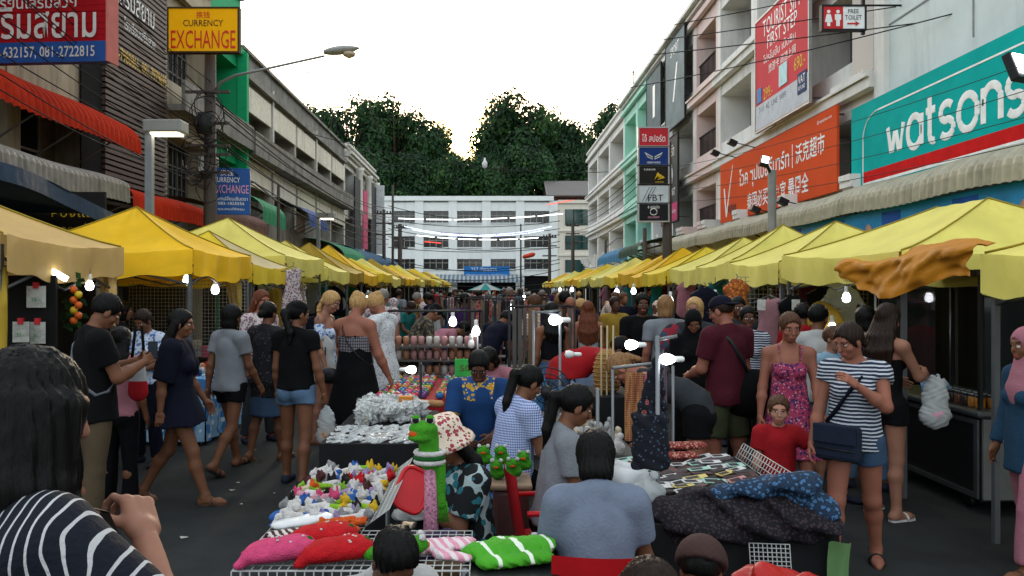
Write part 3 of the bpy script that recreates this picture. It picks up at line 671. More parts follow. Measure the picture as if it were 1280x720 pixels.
# ---------------------------------------------------------------- poles, lamps, wires
WOODP = M('weathered pole', '4c453f', var=.3, vs=8, bump=.3, streak=(6, 6, .5)); CONP = M('concrete pole', '77746d', var=.2, vs=4); STEEL = M('galvanised steel', '7d8182', rough=.45, metal=.5)
b = wthing('utility_pole', 'dark wooden pole carrying the yellow exchange sign and street lamp', 'pole', (at(262, 18), 18, 0))
px = at(262, 18); mb = MB(); mb.tube([(px, 18, 0), (px + .02, 18, zat(55, 18))], [.16, .12], WOODP, n=10); mb.build('post', b)
arm = [(px + .1, 18, zat(118, 18)), (px + .25, 17.95, zat(104, 18)), (px + .6, 17.9, zat(96, 18)), (at(405, 17.5), 17.5, zat(70, 17.5))]
mb = MB(); mb.tube(arm, [.035, .035, .032, .028], STEEL, n=8); mb.build('arm', b)
mb = MB(); xs_ = at(405, 17.5); hz = zat(68, 17.5)
def headf(u, v):
    q = 2*PI*v; w = .17 * math.sin(PI * min(1, .12 + u*.95)) ** .7; return (xs_ + .86*u, 17.5 + w*math.cos(q), hz + .05 + .1*u - .0 + w*.55*math.sin(q))
mb.grid(headf, 10, 12, M('lamp head grey', '9b9d97', rough=.5)); hd = mb.build('lamp_head', b)
mb = MB(); mb.lathe([(.02, -.12), (.13, -.06), (.15, .0)], (xs_ + .55, 17.5, hz + .03), M('frosted lens', 'b8a58a', rough=.3), n=12); mb.build('lens', hd)
mb = MB(); mb.tube([(px - .05, 17.85, 5.3), (px - .05, 17.85, 5.75)], .16, M('transformer dark', '2c2d2e'), n=10); mb.build('transformer', b)
mb = MB()
for z in (4.4, 4.8, 5.0, 5.5, 6.2): mb.box(px - .5, px + .5, 17.84, 17.9, z, z + .06, WOODP)
mb.build('crossarm', b)
for k in range(14):
    mb = MB(); q0 = rnd.uniform(0, 6); c0 = np.array((px + rnd.uniform(-.25, .3), 17.75 + rnd.uniform(-.15, .1), rnd.uniform(4, 6))); r_ = rnd.uniform(.15, .38)
    mb.tube([c0 + (r_*math.cos(q), .1*math.sin(3*q + q0), r_*1.2*math.sin(q)) for q in np.linspace(0, 2*PI, 15)[:-1]], .012, LAMPB, n=4, closed=True); mb.build('cable_coil', b)
def box_lamp(label, cx, Y, ztop, side=1):
    b = wthing('box_street_lamp', label, 'street lamp', (cx, Y, 0), None); mb = MB(); mb.box(cx - .06, cx + .06, Y - .06, Y + .06, 0, ztop, STEEL); mb.build('post', b)
    mb = MB(); a, c = sorted((cx - side*.05, cx + side*.62)); mb.box(a, c, Y - .2, Y + .2, ztop - .1, ztop + .12, M('lamp box grey', '84857f', rough=.5)); h = mb.build('lamp_head', b, .03)
    mb = MB(); mb.box(a + .12, c - .08, Y - .14, Y + .14, ztop - .125, ztop - .102, M('warm lamp light', 'fff0d8', emit=6)); mb.build('light_panel', h)
box_lamp('box headed street lamp glowing in front of the slatted shopfront', at(187, 14), 14, zat(160, 14))
box_lamp('glowing box headed lamp post beside the green shade awning', at(474, 28) if 0 else at(398, 30), 30, zat(270, 30))  # gets the same glowing light panel as the near lamp
def flood_post(label, cx, Y, ztop, lit=True):
    b = wthing('floodlight_post', label, 'street lamp', (cx, Y, 0)); mb = MB(); mb.tube([(cx, Y, 0), (cx, Y, ztop)], [.09, .075], CONP, n=10); mb.build('post', b)
    mb = MB(); mb.tube([(cx, Y, ztop - .1), (cx - .15, Y - .1, ztop + .12)], .03, LAMPB); mb.build('arm', b)
    mb = MB(); rt_ = rotx(R(-35)) @ roty(R(20)); mb.box(cx - .27, cx - .11, Y - .2, Y - .1, ztop + .03, ztop + .25, LAMPB, rot=rt_); h = mb.build('lamp_head', b, .02)
    mb = MB(); mb.box(cx - .25, cx - .13, Y - .212, Y - .203, ztop + .06, ztop + .22, M('cool lamp light', 'f4faff', emit=5), rot=rt_, c=(cx - .19, Y - .15, ztop + .14)); mb.build('lens', h)
flood_post('grey post with a lit floodlight in front of the orange banner', at(965, 15), 15, zat(213, 15))
b = wthing('wall_floodlight', 'lit black floodlight fixed over the white letters of the teal banner', 'floodlight', (at(1272, 10.8), 10.8, zat(90, 10.8)))
c_ = at(1272, 10.8, 85); mb = MB(); rt_ = rotz(R(25)) @ rotx(R(-20)); mb.box(c_[0] - .17, c_[0] + .17, 10.74, 10.86, c_[2] - .2, c_[2] + .2, LAMPB, rot=rt_, c=c_); h = mb.build('lamp_head', b, .015)
mb = MB(); mb.box(c_[0] - .13, c_[0] + .13, 10.72, 10.735, c_[2] - .13, c_[2] + .17, M('cool lamp light', ''), rot=rt_, c=c_); mb.build('lens', h)
mb = MB(); mb.tube([c_, (7.6, 11.0, c_[2] + .1)], .03, LAMPB); mb.build('arm', b)
# stack of small shop signs on a pole at the right
Ys = 21.; pxs = at(834, Ys); b = wthing('sign_pole', 'brown pole holding the column of small shop signs', 'pole', (pxs, Ys, 0)); mb = MB()
mb.tube([(pxs, Ys, 0), (pxs, Ys, zat(178, Ys))], [.14, .11], WOODP, n=10); mb.tube([(pxs + .05, Ys + .1, 4), (pxs + .05, Ys + .1, zat(160, Ys))], .025, LAMPB); mb.build('post', b)
for lab, y0, y1, colr, lines in (
  ('red sports shop sign, topmost on the brown pole', 182, 162, M('small sign red', 'b52a33'), [('โจ้ สปอร์ต', .6, .2, 0, .2, WHT)]),
  ('navy sign with white wings on the brown pole', 206, 186, M('small sign navy', '17336e'), [('GREEN HORSE', .35, .05, 0, .06, WHT)]),
  ('black sign with a gold leaf emblem on the brown pole', 230, 209, M('small sign black', '1f1d19'), [('IS JAGUAR', .3, .06, -.1, .37, WHT), ('SHAMAN', .22, .04, .15, .05, YL)]),
  ('pale grey sign with slanted lines on the brown pole', 253, 233, M('small sign grey', 'b9c2c6'), [('FBT', .4, .16, .05, .12, M('dark print', ''))]),
  ('black sign with white emblem, lowest on the brown pole', 276, 256, M('small sign dark', '1b1c1f'), [('6 สปอร์ต', .3, .08, 0, .36, WHT), ('GIG SPORT', .3, .05, 0, .09, M('pink print', ''))])):
    w = .75; z0 = zat(y0, Ys - .2); s = face_sign('small_shop_sign', lab, at(817, Ys - .2), Ys - .2, z0, w, zat(y1, Ys) - z0, colr, lines, th=.1, edge=M('steel sign frame', ''))
    if 'wings' in lab:
        mb = MB()
        for sg in (-1, 1):
            for q in range(3): mb.prism([(sg*.02, .17 + q*.02), (sg*(.2 + q*.02), .27 + q*.03), (sg*.16, .2 + q*.02), (sg*.03, .14 + q*.015)], 0, .004, WHT, lambda a, c, w_: (a, -.002 - w_, c))
        mb.build('emblem', s)
    if 'leaf' in lab or 'white emblem' in lab:
        mb = MB(); mt = YL if 'leaf' in lab else WHT
        if 'leaf' in lab:
            for q in range(4): mb.prism([(.02, .1), (.1 + .05*q, .3 - .03*q), (.14 + .05*q, .28 - .04*q), (.08, .1)], 0, .004, mt, lambda a, c, w_: (a, -.002 - w_, c))
        else:
            mb.tube([(.09*math.sin(q), -.006, .22 + .1*math.cos(q)*(1 if math.cos(q) > 0 else .7)) for q in np.linspace(0, 2*PI, 13)[:-1]], .012, mt, n=4, closed=True)
        mb.build('emblem', s)
    if 'slanted' in lab:
        mb = MB()
        for q in range(3): mb.prism([(-.3 + q*.08, .02), (-.285 + q*.08, .02), (-.1 + q*.08, .4), (-.115 + q*.08, .4)], 0, .004, M('dark print', ''), lambda a, c, w_: (a, -.002 - w_, c))
        mb.build('slanted_line', s)
# poles further down the street
def upole(label, p, Y, ytop, r=.13, bars=True, lamp=0):
    b = wthing('utility_pole', label, 'pole', (at(p, Y), Y, 0)); x = at(p, Y); zt = zat(ytop, Y); mb = MB(); mb.tube([(x, Y, 0), (x, Y, zt)], [r, r*.75], WOODP, n=8); mb.build('post', b)
    if bars:
        mb = MB()
        for z in (zt - .3, zt - .9, zt - 1.6): mb.box(x - .5, x + .5, Y - .05, Y + .05, z, z + .09, WOODP)
        mb.build('crossarm', b)
        mb = MB()
        for q in range(5): mb.tube([(x - .4 + .2*q, Y, zt - .25), (x - .4 + .2*q, Y, zt - .08)], .05, LAMPB, n=6)
        mb.build('insulator', b)
    if lamp:
        mb = MB(); mb.tube([(x, Y, zt - .5), (x + .7*lamp, Y, zt + .1), (x + 1.5*lamp, Y, zt + .15)], .04, STEEL); mb.box(x + 1.4*lamp, x + 2.0*lamp, Y - .12, Y + .12, zt + .08, zt + .22, STEEL); mb.build('lamp_head', b)
    return b
upole('slim tall pole with an aerial near the end of the left tents', 491, 48, 231, r=.09, bars=False)
upole('dark utility pole with crossarms before the white end block', 480, 50, 262); upole('thick wired pole at the street end, left of the white block', 500, 52, 280, r=.17)
upole('slender dark pole in front of the white block windows', 651, 55, 280, r=.07, bars=False); upole('utility pole with insulators at the beige end block', 687, 56, 292); upole('wired utility pole before the green glass windows', 716, 60, 278, r=.16)
upole('grey lamp pole rising beside the left yellow tents', 348, 24, 232, r=.06, bars=False, lamp=-1); upole('grey pole beside the mint shophouse', 757, 50, 300, r=.1, bars=False, lamp=1); upole('concrete pole by the dark green awning', 806, 25, 285, r=.08, bars=False)
upole('thin lamp pole at the end of the left awnings', 452, 44, 318, r=.06, bars=False)

WIRE = M('black cable', '16171a', rough=.6); GWIRE = M('grey cable', '4a4d50', rough=.6)
def cable(label, a, c, sag, r=.012, mat=None, group=None, n=18):
    a, c = np.array(a), np.array(c); mb = MB()
    mb.tube([a + (c - a)*t - np.array((0, 0, 4*sag*t*(1-t))) for t in np.linspace(0, 1, n)], r, mat or WIRE, n=4)
    return tag(mb.build('cable'), label, 'cable', group)
gW = 'cables across the street'
for k, (p0, Y0, q0, p1, Y1, q1, sg) in enumerate(((470, 30, 64, 860, 26, 0, .15), (440, 31, 78, 1000, 18, 0, .3), (450, 31, 84, 1290, 14, -18, .25), (430, 32, 92, 1300, 13.5, 8, .3), (640, 30, 128, 1300, 12.5, -12, .3))):
    cable('black overhead cable strung across the white sky', at(p0, Y0, q0), at(p1, Y1, q1), sg, r=.012, group=gW)
for k in range(4):
    cable('thin cable hanging before the teal and orange banners', (at(835, 21), 21, 5.0 - k*.3), (6.9, 6, 4.6 - k*.32), .25, r=.0055, group='cables on the right facade')
for k in range(14):
    z0 = 4.0 + k*.27; cable('dark cable strung along the left shopfronts', (px + rnd.uniform(-.2, .2), 17.9, 4.2 + k*.17 + rnd.uniform(-.1, .1)), (-6.9 + rnd.uniform(-.3, .4), 8.5, z0 + 1.0 + rnd.uniform(-.2, .2)), .12 + rnd.random()*.3, r=.011, group='cables along the left row')
for k in range(9):
    cable('cable sagging from the wooden pole along the concrete row', (px + rnd.uniform(0, .4), 18, 4.6 + k*.2), (at(478, 50) + rnd.uniform(-.4, .6), 50, 4.6 + k*.28), .3 + rnd.random()*.5, r=.02, group='cables along the left row')
for k in range(11):
    Yw = 49 + rnd.random()*6; z = zat(262 + k*9.5, Yw)
    cable('cable crossing in front of the white end block', (at(485, Yw), Yw, z + rnd.uniform(-.3, .3)), (at(700, Yw), Yw, z + rnd.uniform(-.5, .5)), .3 + rnd.random()*.5, r=.022, group='cables before the end block')
for k in range(6):
    cable('cable running along the right row to the sign pole', (pxs, 21, 4.6 + k*.22), (6.4, 60, 5.4 + k*.4), .3 + .3*rnd.random(), r=.018, group='cables on the right facade')
# light tubes strung over the far street
TW = M('white light tube', 'ffffff', emit=2.6); TB = M('blue light tube', 'c9d4ff', emit=1.4, ecol='b9c6ff'); TR = M('red light tube', 'ff5a4a', emit=1.0, ecol='ff4a3a')
def tubes(label, pts, Y, mat, seg, group):
    for i in range(len(pts) - 1):
        a, c = np.array(at(pts[i][0], Y, pts[i][1])), np.array(at(pts[i+1][0], Y, pts[i+1][1])); t = seg
        mb = MB(); mb.tube([a + (c-a)*.03, a + (c-a)*(.03 + t)], .024, mat, n=6); tag(mb.build('light_tube'), label, 'light tube', group)
def sagpts(x0, y0, x1, y1, s, n): return [(x0 + (x1-x0)*t, y0 + (y1-y0)*t + 4*s*t*(1-t)) for t in np.linspace(0, 1, n)]
tubes('glowing white tube in the upper string over the street end', sagpts(497, 273, 706, 267, 4, 7), 46, TW, .9, 'light tubes over the street end')
tubes('pale blue glowing tube in the middle string', sagpts(505, 283, 690, 283, 11, 9), 44, TB, .96, 'light tubes over the street end'); tubes('second pale blue glowing tube string', sagpts(515, 287, 680, 288, 8, 9), 43, TB, .96, 'light tubes over the street end')
tubes('glowing white tube in the lower string over the street end', sagpts(520, 294, 676, 297, 4, 7), 47, TW, .85, 'light tubes over the street end')
for p0, q0, p1, q1 in ((530, 302, 552, 304), (683, 256, 717, 250)): tubes('red glowing tube hanging over the street end', [(p0, q0), (p1, q1)], 45, TR, .95, 'light tubes over the street end')
mb = MB(); a = at(655, 45, 321); mb.lathe([(.02, -.1), (.12, 0), (.14, .5), (.05, .65)], a, M('orange balloon', 'c9432a', rough=.4), rot=roty(R(75)), n=10); tag(mb.build('paper_lantern'), 'orange lantern hanging in front of the white end block', 'lantern')
mb = MB(); a = at(606, 40, 205); mb.lathe([(.02, -.25), (.12, -.15), (.13, .05), (.05, .2), (.04, .3)], a, M('unlit bulb glass', 'cfd2d2', rough=.2), n=10); tag(mb.build('hanging_bulb'), 'white bulb hanging from a cable before the trees', 'bulb')
cable('long cable carrying the hanging bulb', at(380, 36, 165), (6.5, 44, zat(215, 44)), .6, r=.016)
# aerials
for p, Y, y0, y1 in ((545, 0, 0, 0), (384, 38, 82, 118), (404, 41, 72, 130), (420, 45, 112, 150)):
    if not Y: continue
    b = wthing('roof_aerial', 'thin television aerial on the left roof', 'aerial', (at(p, Y), Y, zat(y1, Y)), 'aerials on the left roof'); x = at(p, Y); mb = MB()
    mb.tube([(x, Y, 10), (x, Y, zat(y0, Y))], .025, WIRE, n=5); mb.build('mast', b); mb = MB()
    for q in range(5): mb.tube([(x - .3, Y - .2, zat(y0, Y) - .1 - q*.22), (x + .3, Y + .2, zat(y0, Y) - .1 - q*.22)], .012, WIRE, n=4)
    mb.build('rod', b)
# ---------------------------------------------------------------- trees on the hill
LEAF = [M('leaf dark', '182f19', var=.3, vs=.6, transl=.25, rough=.6), M('leaf mid', '264724', var=.3, vs=.6, transl=.3, rough=.6), M('leaf light', '3d5c2c', var=.3, vs=.6, transl=.35, rough=.6)]
BARK = M('bark', '3d3127', var=.3, bump=.4, bs=12)
def crown_mesh(seed, n=8500, leaf=.4):
    g = np.random.default_rng(seed); V = []; mats = []
    cl = [(np.zeros(3), 1.0)]
    C = []
    for k in range(26):                            # leafy clumps over an uneven ellipsoid, crown of unit radius
        d = g.normal(size=3); d /= np.linalg.norm(d); d[2] = d[2] * .9 + .1
        C.append((d * g.uniform(.45, .82) * np.array((1, 1, .95)), g.uniform(.24, .42)))
    w = np.array([r * r for _, r in C]); w /= w.sum(); idx = g.choice(len(C), n, p=w)
    P = np.zeros((n, 3)); Nn = np.zeros((n, 3))
    for i, k in enumerate(idx):
        d = g.normal(size=3); d /= np.linalg.norm(d); c, r = C[k]
        P[i] = c + d * r * g.uniform(.55, 1.08); Nn[i] = d
    t = np.cross(Nn, g.normal(size=(n, 3))); t /= np.linalg.norm(t, axis=1)[:, None]
    nn = Nn + g.normal(size=(n, 3)) * .55; bt = np.cross(nn, t); bt /= np.linalg.norm(bt, axis=1)[:, None]
    s = g.uniform(.035, .075, n)[:, None] * leaf * 2
    Q = np.stack([P - t*s, P - bt*s*.6, P + t*s, P + bt*s*.6], 1).reshape(-1, 3)
    me = bpy.data.meshes.new('crown'); me.from_pydata([tuple(v) for v in Q], [], [(4*i, 4*i+1, 4*i+2, 4*i+3) for i in range(n)])
    for m in LEAF: me.materials.append(m)
    cm = g.choice(3, len(C), p=[.45, .4, .15]); mi = np.where(g.random(n) < .6, cm[idx], g.choice(3, n, p=[.45, .4, .15]))
    me.polygons.foreach_set('material_index', mi.astype(np.int32)); me.update(); return me
CR = [crown_mesh(s) for s in range(6)]
def tree(label, p, Y, ytop, rad, hgt, k, group=None):
    x = at(p, Y); zt = zat(ytop, Y); zb = hill_z(x, Y) if Y > 104 else 0; cz = zt - hgt / 2
    t = thing('broadleaf_tree', label, 'tree', (x, Y, zb), 0, group)
    o = link('crown', CR[k % 6], t); o.location = (0, 0, cz - zb); o.scale = (rad, rad, hgt / 2); o.rotation_euler = (0, 0, k * 1.3)
    mb = MB(); h = cz - zb; mb.tube([(0, 0, -.5), (.2, .1, h * .4), (.1, 0, h * .9), (0, 0, h + hgt * .3)], [.6, .42, .3, .1], BARK, n=8)
    for q in range(6):
        a = q * 1.05 + k; mb.tube([(0, 0, h * .75), (rad*.35*math.cos(a), rad*.35*math.sin(a), h + hgt*.05), (rad*.75*math.cos(a), rad*.75*math.sin(a), h + hgt * (.1 + .1 * (q % 3)))], [.22, .14, .04], BARK, n=6)
    mb.build('trunk', t)
gT = 'trees on the hill behind the street'
for k, (p, Y, yt, rad, hg) in enumerate(((404, 126, 124, 6, 16), (440, 130, 128, 6.5, 17), (492, 132, 113, 8, 19), (530, 136, 142, 6.5, 15), (546, 134, 168, 4, 12), (630, 138, 136, 5, 15), (650, 134, 114, 8, 19), (690, 136, 142, 6.5, 16), (722, 138, 152, 6, 15), (750, 140, 160, 6, 14), (476, 140, 128, 7, 16), (672, 142, 128, 7, 16))):
    tree('tall dark green tree on the hill crest %s the sunlit gap' % ('left of' if p < 585 else 'right of'), p, Y, yt, rad, hg, k, gT)
for k, (p, Y, yt, rad, hg) in enumerate(((420, 114, 175, 6, 14), (455, 115, 180, 6, 14), (492, 114, 186, 6, 13), (528, 115, 188, 5.5, 12), (560, 116, 198, 5, 11), (592, 116, 196, 5, 11), (624, 115, 188, 5.5, 12), (660, 115, 180, 6, 13), (700, 118, 184, 6, 13), (738, 118, 180, 6, 14), (572, 128, 196, 4.5, 9), (612, 130, 176, 3.6, 12))):
    tree('lower leafy tree just behind the white roof %s the sunlit gap' % ('left of' if p < 585 else 'right of'), p, Y, yt, rad, hg, k + 3, gT)
tree('single darker tree rising over the far right house', 772, 78, 126, 3.6, 9, 4)

# ---------------------------------------------------------------- market tents
CANV = {'gold': M('golden yellow canvas', 'efbe22', rough=.6, var=.12, vs=2, transl=.3, bump=.35, bs=4), 'lemon': M('faded lemon canvas', 'eadd74', rough=.6, var=.12, vs=2, transl=.3, bump=.35, bs=4),
        'beige': M('beige canvas', 'c7a566', rough=.6, var=.1, vs=3, transl=.25, bump=.15, bs=5), 'yellow': M('bright yellow canvas', 'eed038', rough=.6, var=.12, vs=2, transl=.3, bump=.35, bs=4),
        'cream': M('cream stripe canvas', 'cbb98a', rough=.6, var=.1, vs=3, transl=.3), 'dirty': M('dull yellow canvas', 'b3952f', rough=.6, var=.15, vs=3, transl=.3, bump=.15, bs=5)}
POLE = M('tent pole grey', '55585a', rough=.45, metal=.4); SEAM = M('canvas seam', '8d7a1c', var=.1)
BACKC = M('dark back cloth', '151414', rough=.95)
def tent(label, sg, xf, y0, y1, dep, zc, zp, mat, val=.27, ridge=0., near=False, stripe=None, seed=0):
    b = wthing('market_tent', label, 'tent', (xf + sg*dep/2, (y0+y1)/2, 0), 'yellow tents along the street')
    m = CANV[mat]; xb = xf + sg*dep; xm = (xf+xb)/2; ym = (y0+y1)/2; rg = np.random.default_rng(seed + 11); ph = rg.uniform(0, 6, 8)
    cs = [(xf, y0), (xf, y1), (xb, y1), (xb, y0)]; A0, A1 = (xm, ym - ridge/2), (xm, ym + ridge/2); dz = rg.uniform(-.05, .05, 4)
    tops = [(A0, A1), (A1, A1), (A1, A0), (A0, A0)]; nv = 10 if near else 6; ns = 16 if near else 8
    mb = MB()
    for e in range(4):
        c0, c1 = cs[e], cs[(e+1) % 4]; t0, t1 = tops[e]; d0, d1 = dz[e], dz[(e+1) % 4]
        def fn(s, t):
            bx_, by_ = c0[0] + (c1[0]-c0[0])*s, c0[1] + (c1[1]-c0[1])*s; tx, ty = t0[0] + (t1[0]-t0[0])*s, t0[1] + (t1[1]-t0[1])*s
            z0 = zc + d0*(1-s) + d1*s - .05*math.sin(PI*s); tt = t ** 1.22
            sagc = -.10*math.sin(PI*min(1, t*1.1))*math.sin(PI*s) + (.018*math.sin(9*s + ph[e])*math.sin(PI*t) + .012*math.sin(17*s + 6*t + ph[e+4])) * math.sin(PI*s)
            return (bx_ + (tx-bx_)*t, by_ + (ty-by_)*t, z0 + (zp-z0)*tt + sagc*(1-t*.6))
        mm = CANV['cream'] if (stripe and e in stripe) else m
        mb.grid(fn, ns, nv, mm)
    mb.build('canopy', b)
    mb = MB()
    for e in range(4):
        c0, c1 = cs[e], cs[(e+1) % 4]; d0, d1 = dz[e], dz[(e+1) % 4]; n_ = np.array((c1[1]-c0[1], -(c1[0]-c0[0]))); n_ = n_/np.linalg.norm(n_) * sg * -1
        def fn(s, t):
            z0 = zc + d0*(1-s) + d1*s - .05*math.sin(PI*s); bulge = .02 + .03*t*math.sin(14*s + ph[e]) * math.sin(PI*s) + .012*math.sin(31*s + ph[e+2])
            hang = val * (1 + .12*math.sin(5*s + ph[e+1]) * math.sin(PI*s) + .05*math.sin(23*s))
            return (c0[0] + (c1[0]-c0[0])*s + n_[0]*bulge, c0[1] + (c1[1]-c0[1])*s + n_[1]*bulge, z0 + .002 - hang*t)
        mb.grid(fn, 26 if near else 12, 4, m)
    mb.build('valance', b)
    if near:
        for e in range(4):
            mb = MB(); t = tops[e][0]; c = cs[e]; mb.tube([(c[0] + (t[0]-c[0])*q, c[1] + (t[1]-c[1])*q, zc + dz[e] + (zp - zc - dz[e])*q**1.22 + .008) for q in np.linspace(0, 1, 9)], .009, SEAM, n=4); mb.build('seam_piping', b)
    for (cx, cy) in cs:
        ix = .05 * (1 if cx < xm else -1); iy = .05 * (1 if cy < ym else -1); mb = MB(); mb.box(cx+ix-.02, cx+ix+.02, cy+iy-.02, cy+iy+.02, 0 if abs(cx) < 5.7 else .13, zc - .03, POLE); mb.build('leg', b)
    mb = MB(); zt = zc - .12
    for e in range(4):
        c0, c1 = cs[e], cs[(e+1) % 4]; s_ = .05
        p0 = (c0[0] + (s_ if c0[0] < xm else -s_), c0[1] + (s_ if c0[1] < ym else -s_)); p1 = (c1[0] + (s_ if c1[0] < xm else -s_), c1[1] + (s_ if c1[1] < ym else -s_))
        mb.tube([(*p0, zt), ((p0[0]+p1[0])/2, (p0[1]+p1[1])/2, zt - .25), (*p1, zt)], .014, POLE, n=5); mb.tube([(*p0, zt - .25), ((p0[0]+p1[0])/2, (p0[1]+p1[1])/2, zt), (*p1, zt - .25)], .014, POLE, n=5)
    mb.build('frame_truss', b)
    mb = MB(); xq = xb - sg*.12
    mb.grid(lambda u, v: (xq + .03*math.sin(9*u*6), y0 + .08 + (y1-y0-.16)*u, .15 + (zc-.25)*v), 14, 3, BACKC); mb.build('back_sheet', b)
    return b
tent('beige canopy tent with yellow corner drapes at the near left', -1, -3.5, 5.75, 7.6, 2.4, 2.2, 2.78, 'beige', near=True, seed=1)
tent('golden yellow peaked tent after the beige one', -1, -3.45, 9.3, 11.55, 2.3, 2.26, 2.9, 'gold', val=.3, near=True, seed=2)
tent('cream and yellow striped lower tent wedged behind the golden tent', -1, -3.45, 11.65, 13.7, 2.0, 2.2, 2.75, 'yellow', stripe=(0,), near=True, seed=3)
tent('tall faded lemon tent rising above its neighbours on the left', -1, -3.55, 13.9, 17.0, 3.0, 2.42, 3.2, 'lemon', val=.3, near=True, seed=4)
ORD = 'one two three four five six seven eight nine ten eleven twelve thirteen fourteen fifteen sixteen seventeen eighteen nineteen twenty twentyone twentytwo twentythree twentyfour'.split()
Y = 17.3; k = 0
while Y < 62:
    w = (2.6, 2.3, 2.9, 2.4)[k % 4]; cn = ('lemon', 'yellow', 'gold', 'dirty')[(k*3) % 4]; tent('%s %s tent, number %s beyond the tall faded lemon tent on the left' % ('peaked', {'dirty': 'dull yellow'}.get(cn, cn), ORD[k]), -1, -3.5 - .06*(k % 3) + .012*(Y-17), Y, Y + w, 2.5, 2.24 + .05*(k % 2), 2.85 + .09*((k*7) % 3) + (.1 if k < 3 else 0), ('lemon', 'yellow', 'gold', 'dirty')[(k*3) % 4], near=Y < 24, seed=10 + k); Y += w + .12; k += 1
tent('faded lemon tent at the near right edge beside the food cart', 1, 3.62, 3.9, 5.85, 2.4, 2.1, 2.7, 'lemon', val=.3, near=True, seed=40)
tent('large ridged lemon tent over the food cart', 1, 3.6, 7.0, 9.8, 2.7, 2.2, 2.74, 'lemon', val=.28, ridge=.9, near=True, seed=41)
Y = 9.95; k = 0
while Y < 60:
    w = (2.05, 2.1, 2.2, 2.6)[k % 4]; tent('%s tent, number %s beyond the large ridged tent on the right' % (('lemon', 'lemon', 'lemon', 'yellow', 'gold', 'gold', 'yellow')[k % 7], ORD[k]) if k > 1 else ('pale yellow tent next to the large ridged tent' if k == 0 else 'second pale yellow tent after the large ridged tent'), 1, 3.6 + .04*(k % 3) + .008*(Y-10), Y, Y + w, 2.3, 2.2 + .04*(k % 2), 2.76 + .06*((k*5) % 3), ('lemon', 'lemon', 'lemon', 'yellow', 'gold', 'gold', 'yellow')[k % 7], near=Y < 20, seed=50 + k); Y += w + .06; k += 1
# yellow corner drapes of the beige and golden tents
for lab, x, y, z1, w in (('narrow yellow drape at the near corner of the beige tent', -3.5, 5.8, 2.0, .24), ('narrow beige drape at the far corner of the beige tent', -3.5, 7.5, 2.0, .2), ('yellow drape gathered at the far corner of the golden tent', -3.5, 11.3, 2.0, .3)):
    mb = MB(); mt = CANV['beige'] if 'beige drape' in lab else CANV['dirty']
    mb.grid(lambda u, v: (x - w*.9*u*(1 - .5*v) + .02*math.sin(20*u), y - .02 + .03*math.sin(15*u + 3*v), z1 - (.75 if 'near' in lab else .5)*v), 12, 8, mt, thick=.004); tag(mb.build('corner_drape'), lab, 'drape')
# crumpled orange tarpaulin over the gap between the right tents
mb = MB(); g = np.random.default_rng(5)
def tarp(u, v):
    y = 5.85 + 2.2*u; crum = .014*math.sin(9*u + 7*v) + .012*math.sin(21*u - 9*v) + .010*abs(math.sin(17*u + 8*v + 2)) + .012*abs(math.sin(15*v + 5*u)) + .004*math.sin(61*u + 23*v)
    return (3.5 + .4*max(0, v - .45) + crum*1.4, y + .05*math.sin(8*v), 1.88 + .25*min(v, .5)*2 + .09*max(0, v - .5) + crum*.9 - .05*math.sin(PI*u)*(1-v) + .06*math.sin(2*PI*u + 1)*(1-v) + .05*math.sin(5*u)*v)
mb.grid(tarp, 60, 22, M('orange tarpaulin', 'b5761c', rough=.6, var=.2, vs=4, bump=.3, bs=14, transl=.15, spec=.15), thick=.008)
tag(mb.build('crumpled_tarpaulin'), 'crumpled orange tarpaulin draped between the right tents over the cart', 'tarpaulin')
# ---------------------------------------------------------------- figures: rounded limbs blended into one surface
def surf_net(Fv, o, h):
    S = Fv < 0; nx, ny, nz = Fv.shape
    cnt = np.zeros((nx-1, ny-1, nz-1), np.int8)
    for i in (0, 1):
        for j in (0, 1):
            for k in (0, 1): cnt += S[i:nx-1+i, j:ny-1+j, k:nz-1+k]
    act = (cnt > 0) & (cnt < 8); I = np.argwhere(act)
    if len(I) == 0: return np.zeros((0, 3)), np.zeros((0, 4), int)
    idx = np.full(act.shape, -1, np.int64); idx[act] = np.arange(len(I))
    corners = [(i, j, k) for i in (0, 1) for j in (0, 1) for k in (0, 1)]
    cv = np.stack([Fv[I[:, 0]+c[0], I[:, 1]+c[1], I[:, 2]+c[2]] for c in corners], 1)
    acc = np.zeros((len(I), 3)); n = np.zeros(len(I))
    for a in range(8):
        for b in range(a+1, 8):
            ca, cb = corners[a], corners[b]
            if sum(abs(ca[q]-cb[q]) for q in range(3)) != 1: continue
            va, vb = cv[:, a], cv[:, b]; m = (va < 0) != (vb < 0)
            t = np.where(m, va / np.where(m, va - vb, 1), 0)
            P = np.array(ca) + t[:, None] * (np.array(cb) - np.array(ca)); acc += np.where(m[:, None], P, 0); n += m
    V = np.array(o) + h * (I + acc / n[:, None])
    Q = []
    for ax in range(3):
        sl0 = [slice(None)]*3; sl1 = [slice(None)]*3; sl0[ax] = slice(0, -1); sl1[ax] = slice(1, None)
        A, B = S[tuple(sl0)], S[tuple(sl1)]; E = np.argwhere(A != B); u, v = (ax+1) % 3, (ax+2) % 3
        ok = (E[:, u] > 0) & (E[:, v] > 0) & (E[:, u] < Fv.shape[u]-1) & (E[:, v] < Fv.shape[v]-1); E = E[ok]
        if len(E) == 0: continue
        flip = ~A[E[:, 0], E[:, 1], E[:, 2]]
        def cell(du, dv):
            C = E.copy(); C[:, u] -= du; C[:, v] -= dv; return idx[C[:, 0], C[:, 1], C[:, 2]]
        q = np.stack([cell(1, 1), cell(0, 1), cell(0, 0), cell(1, 0)], 1); q[flip] = q[flip][:, ::-1]; Q.append(q)
    return V, np.concatenate(Q)
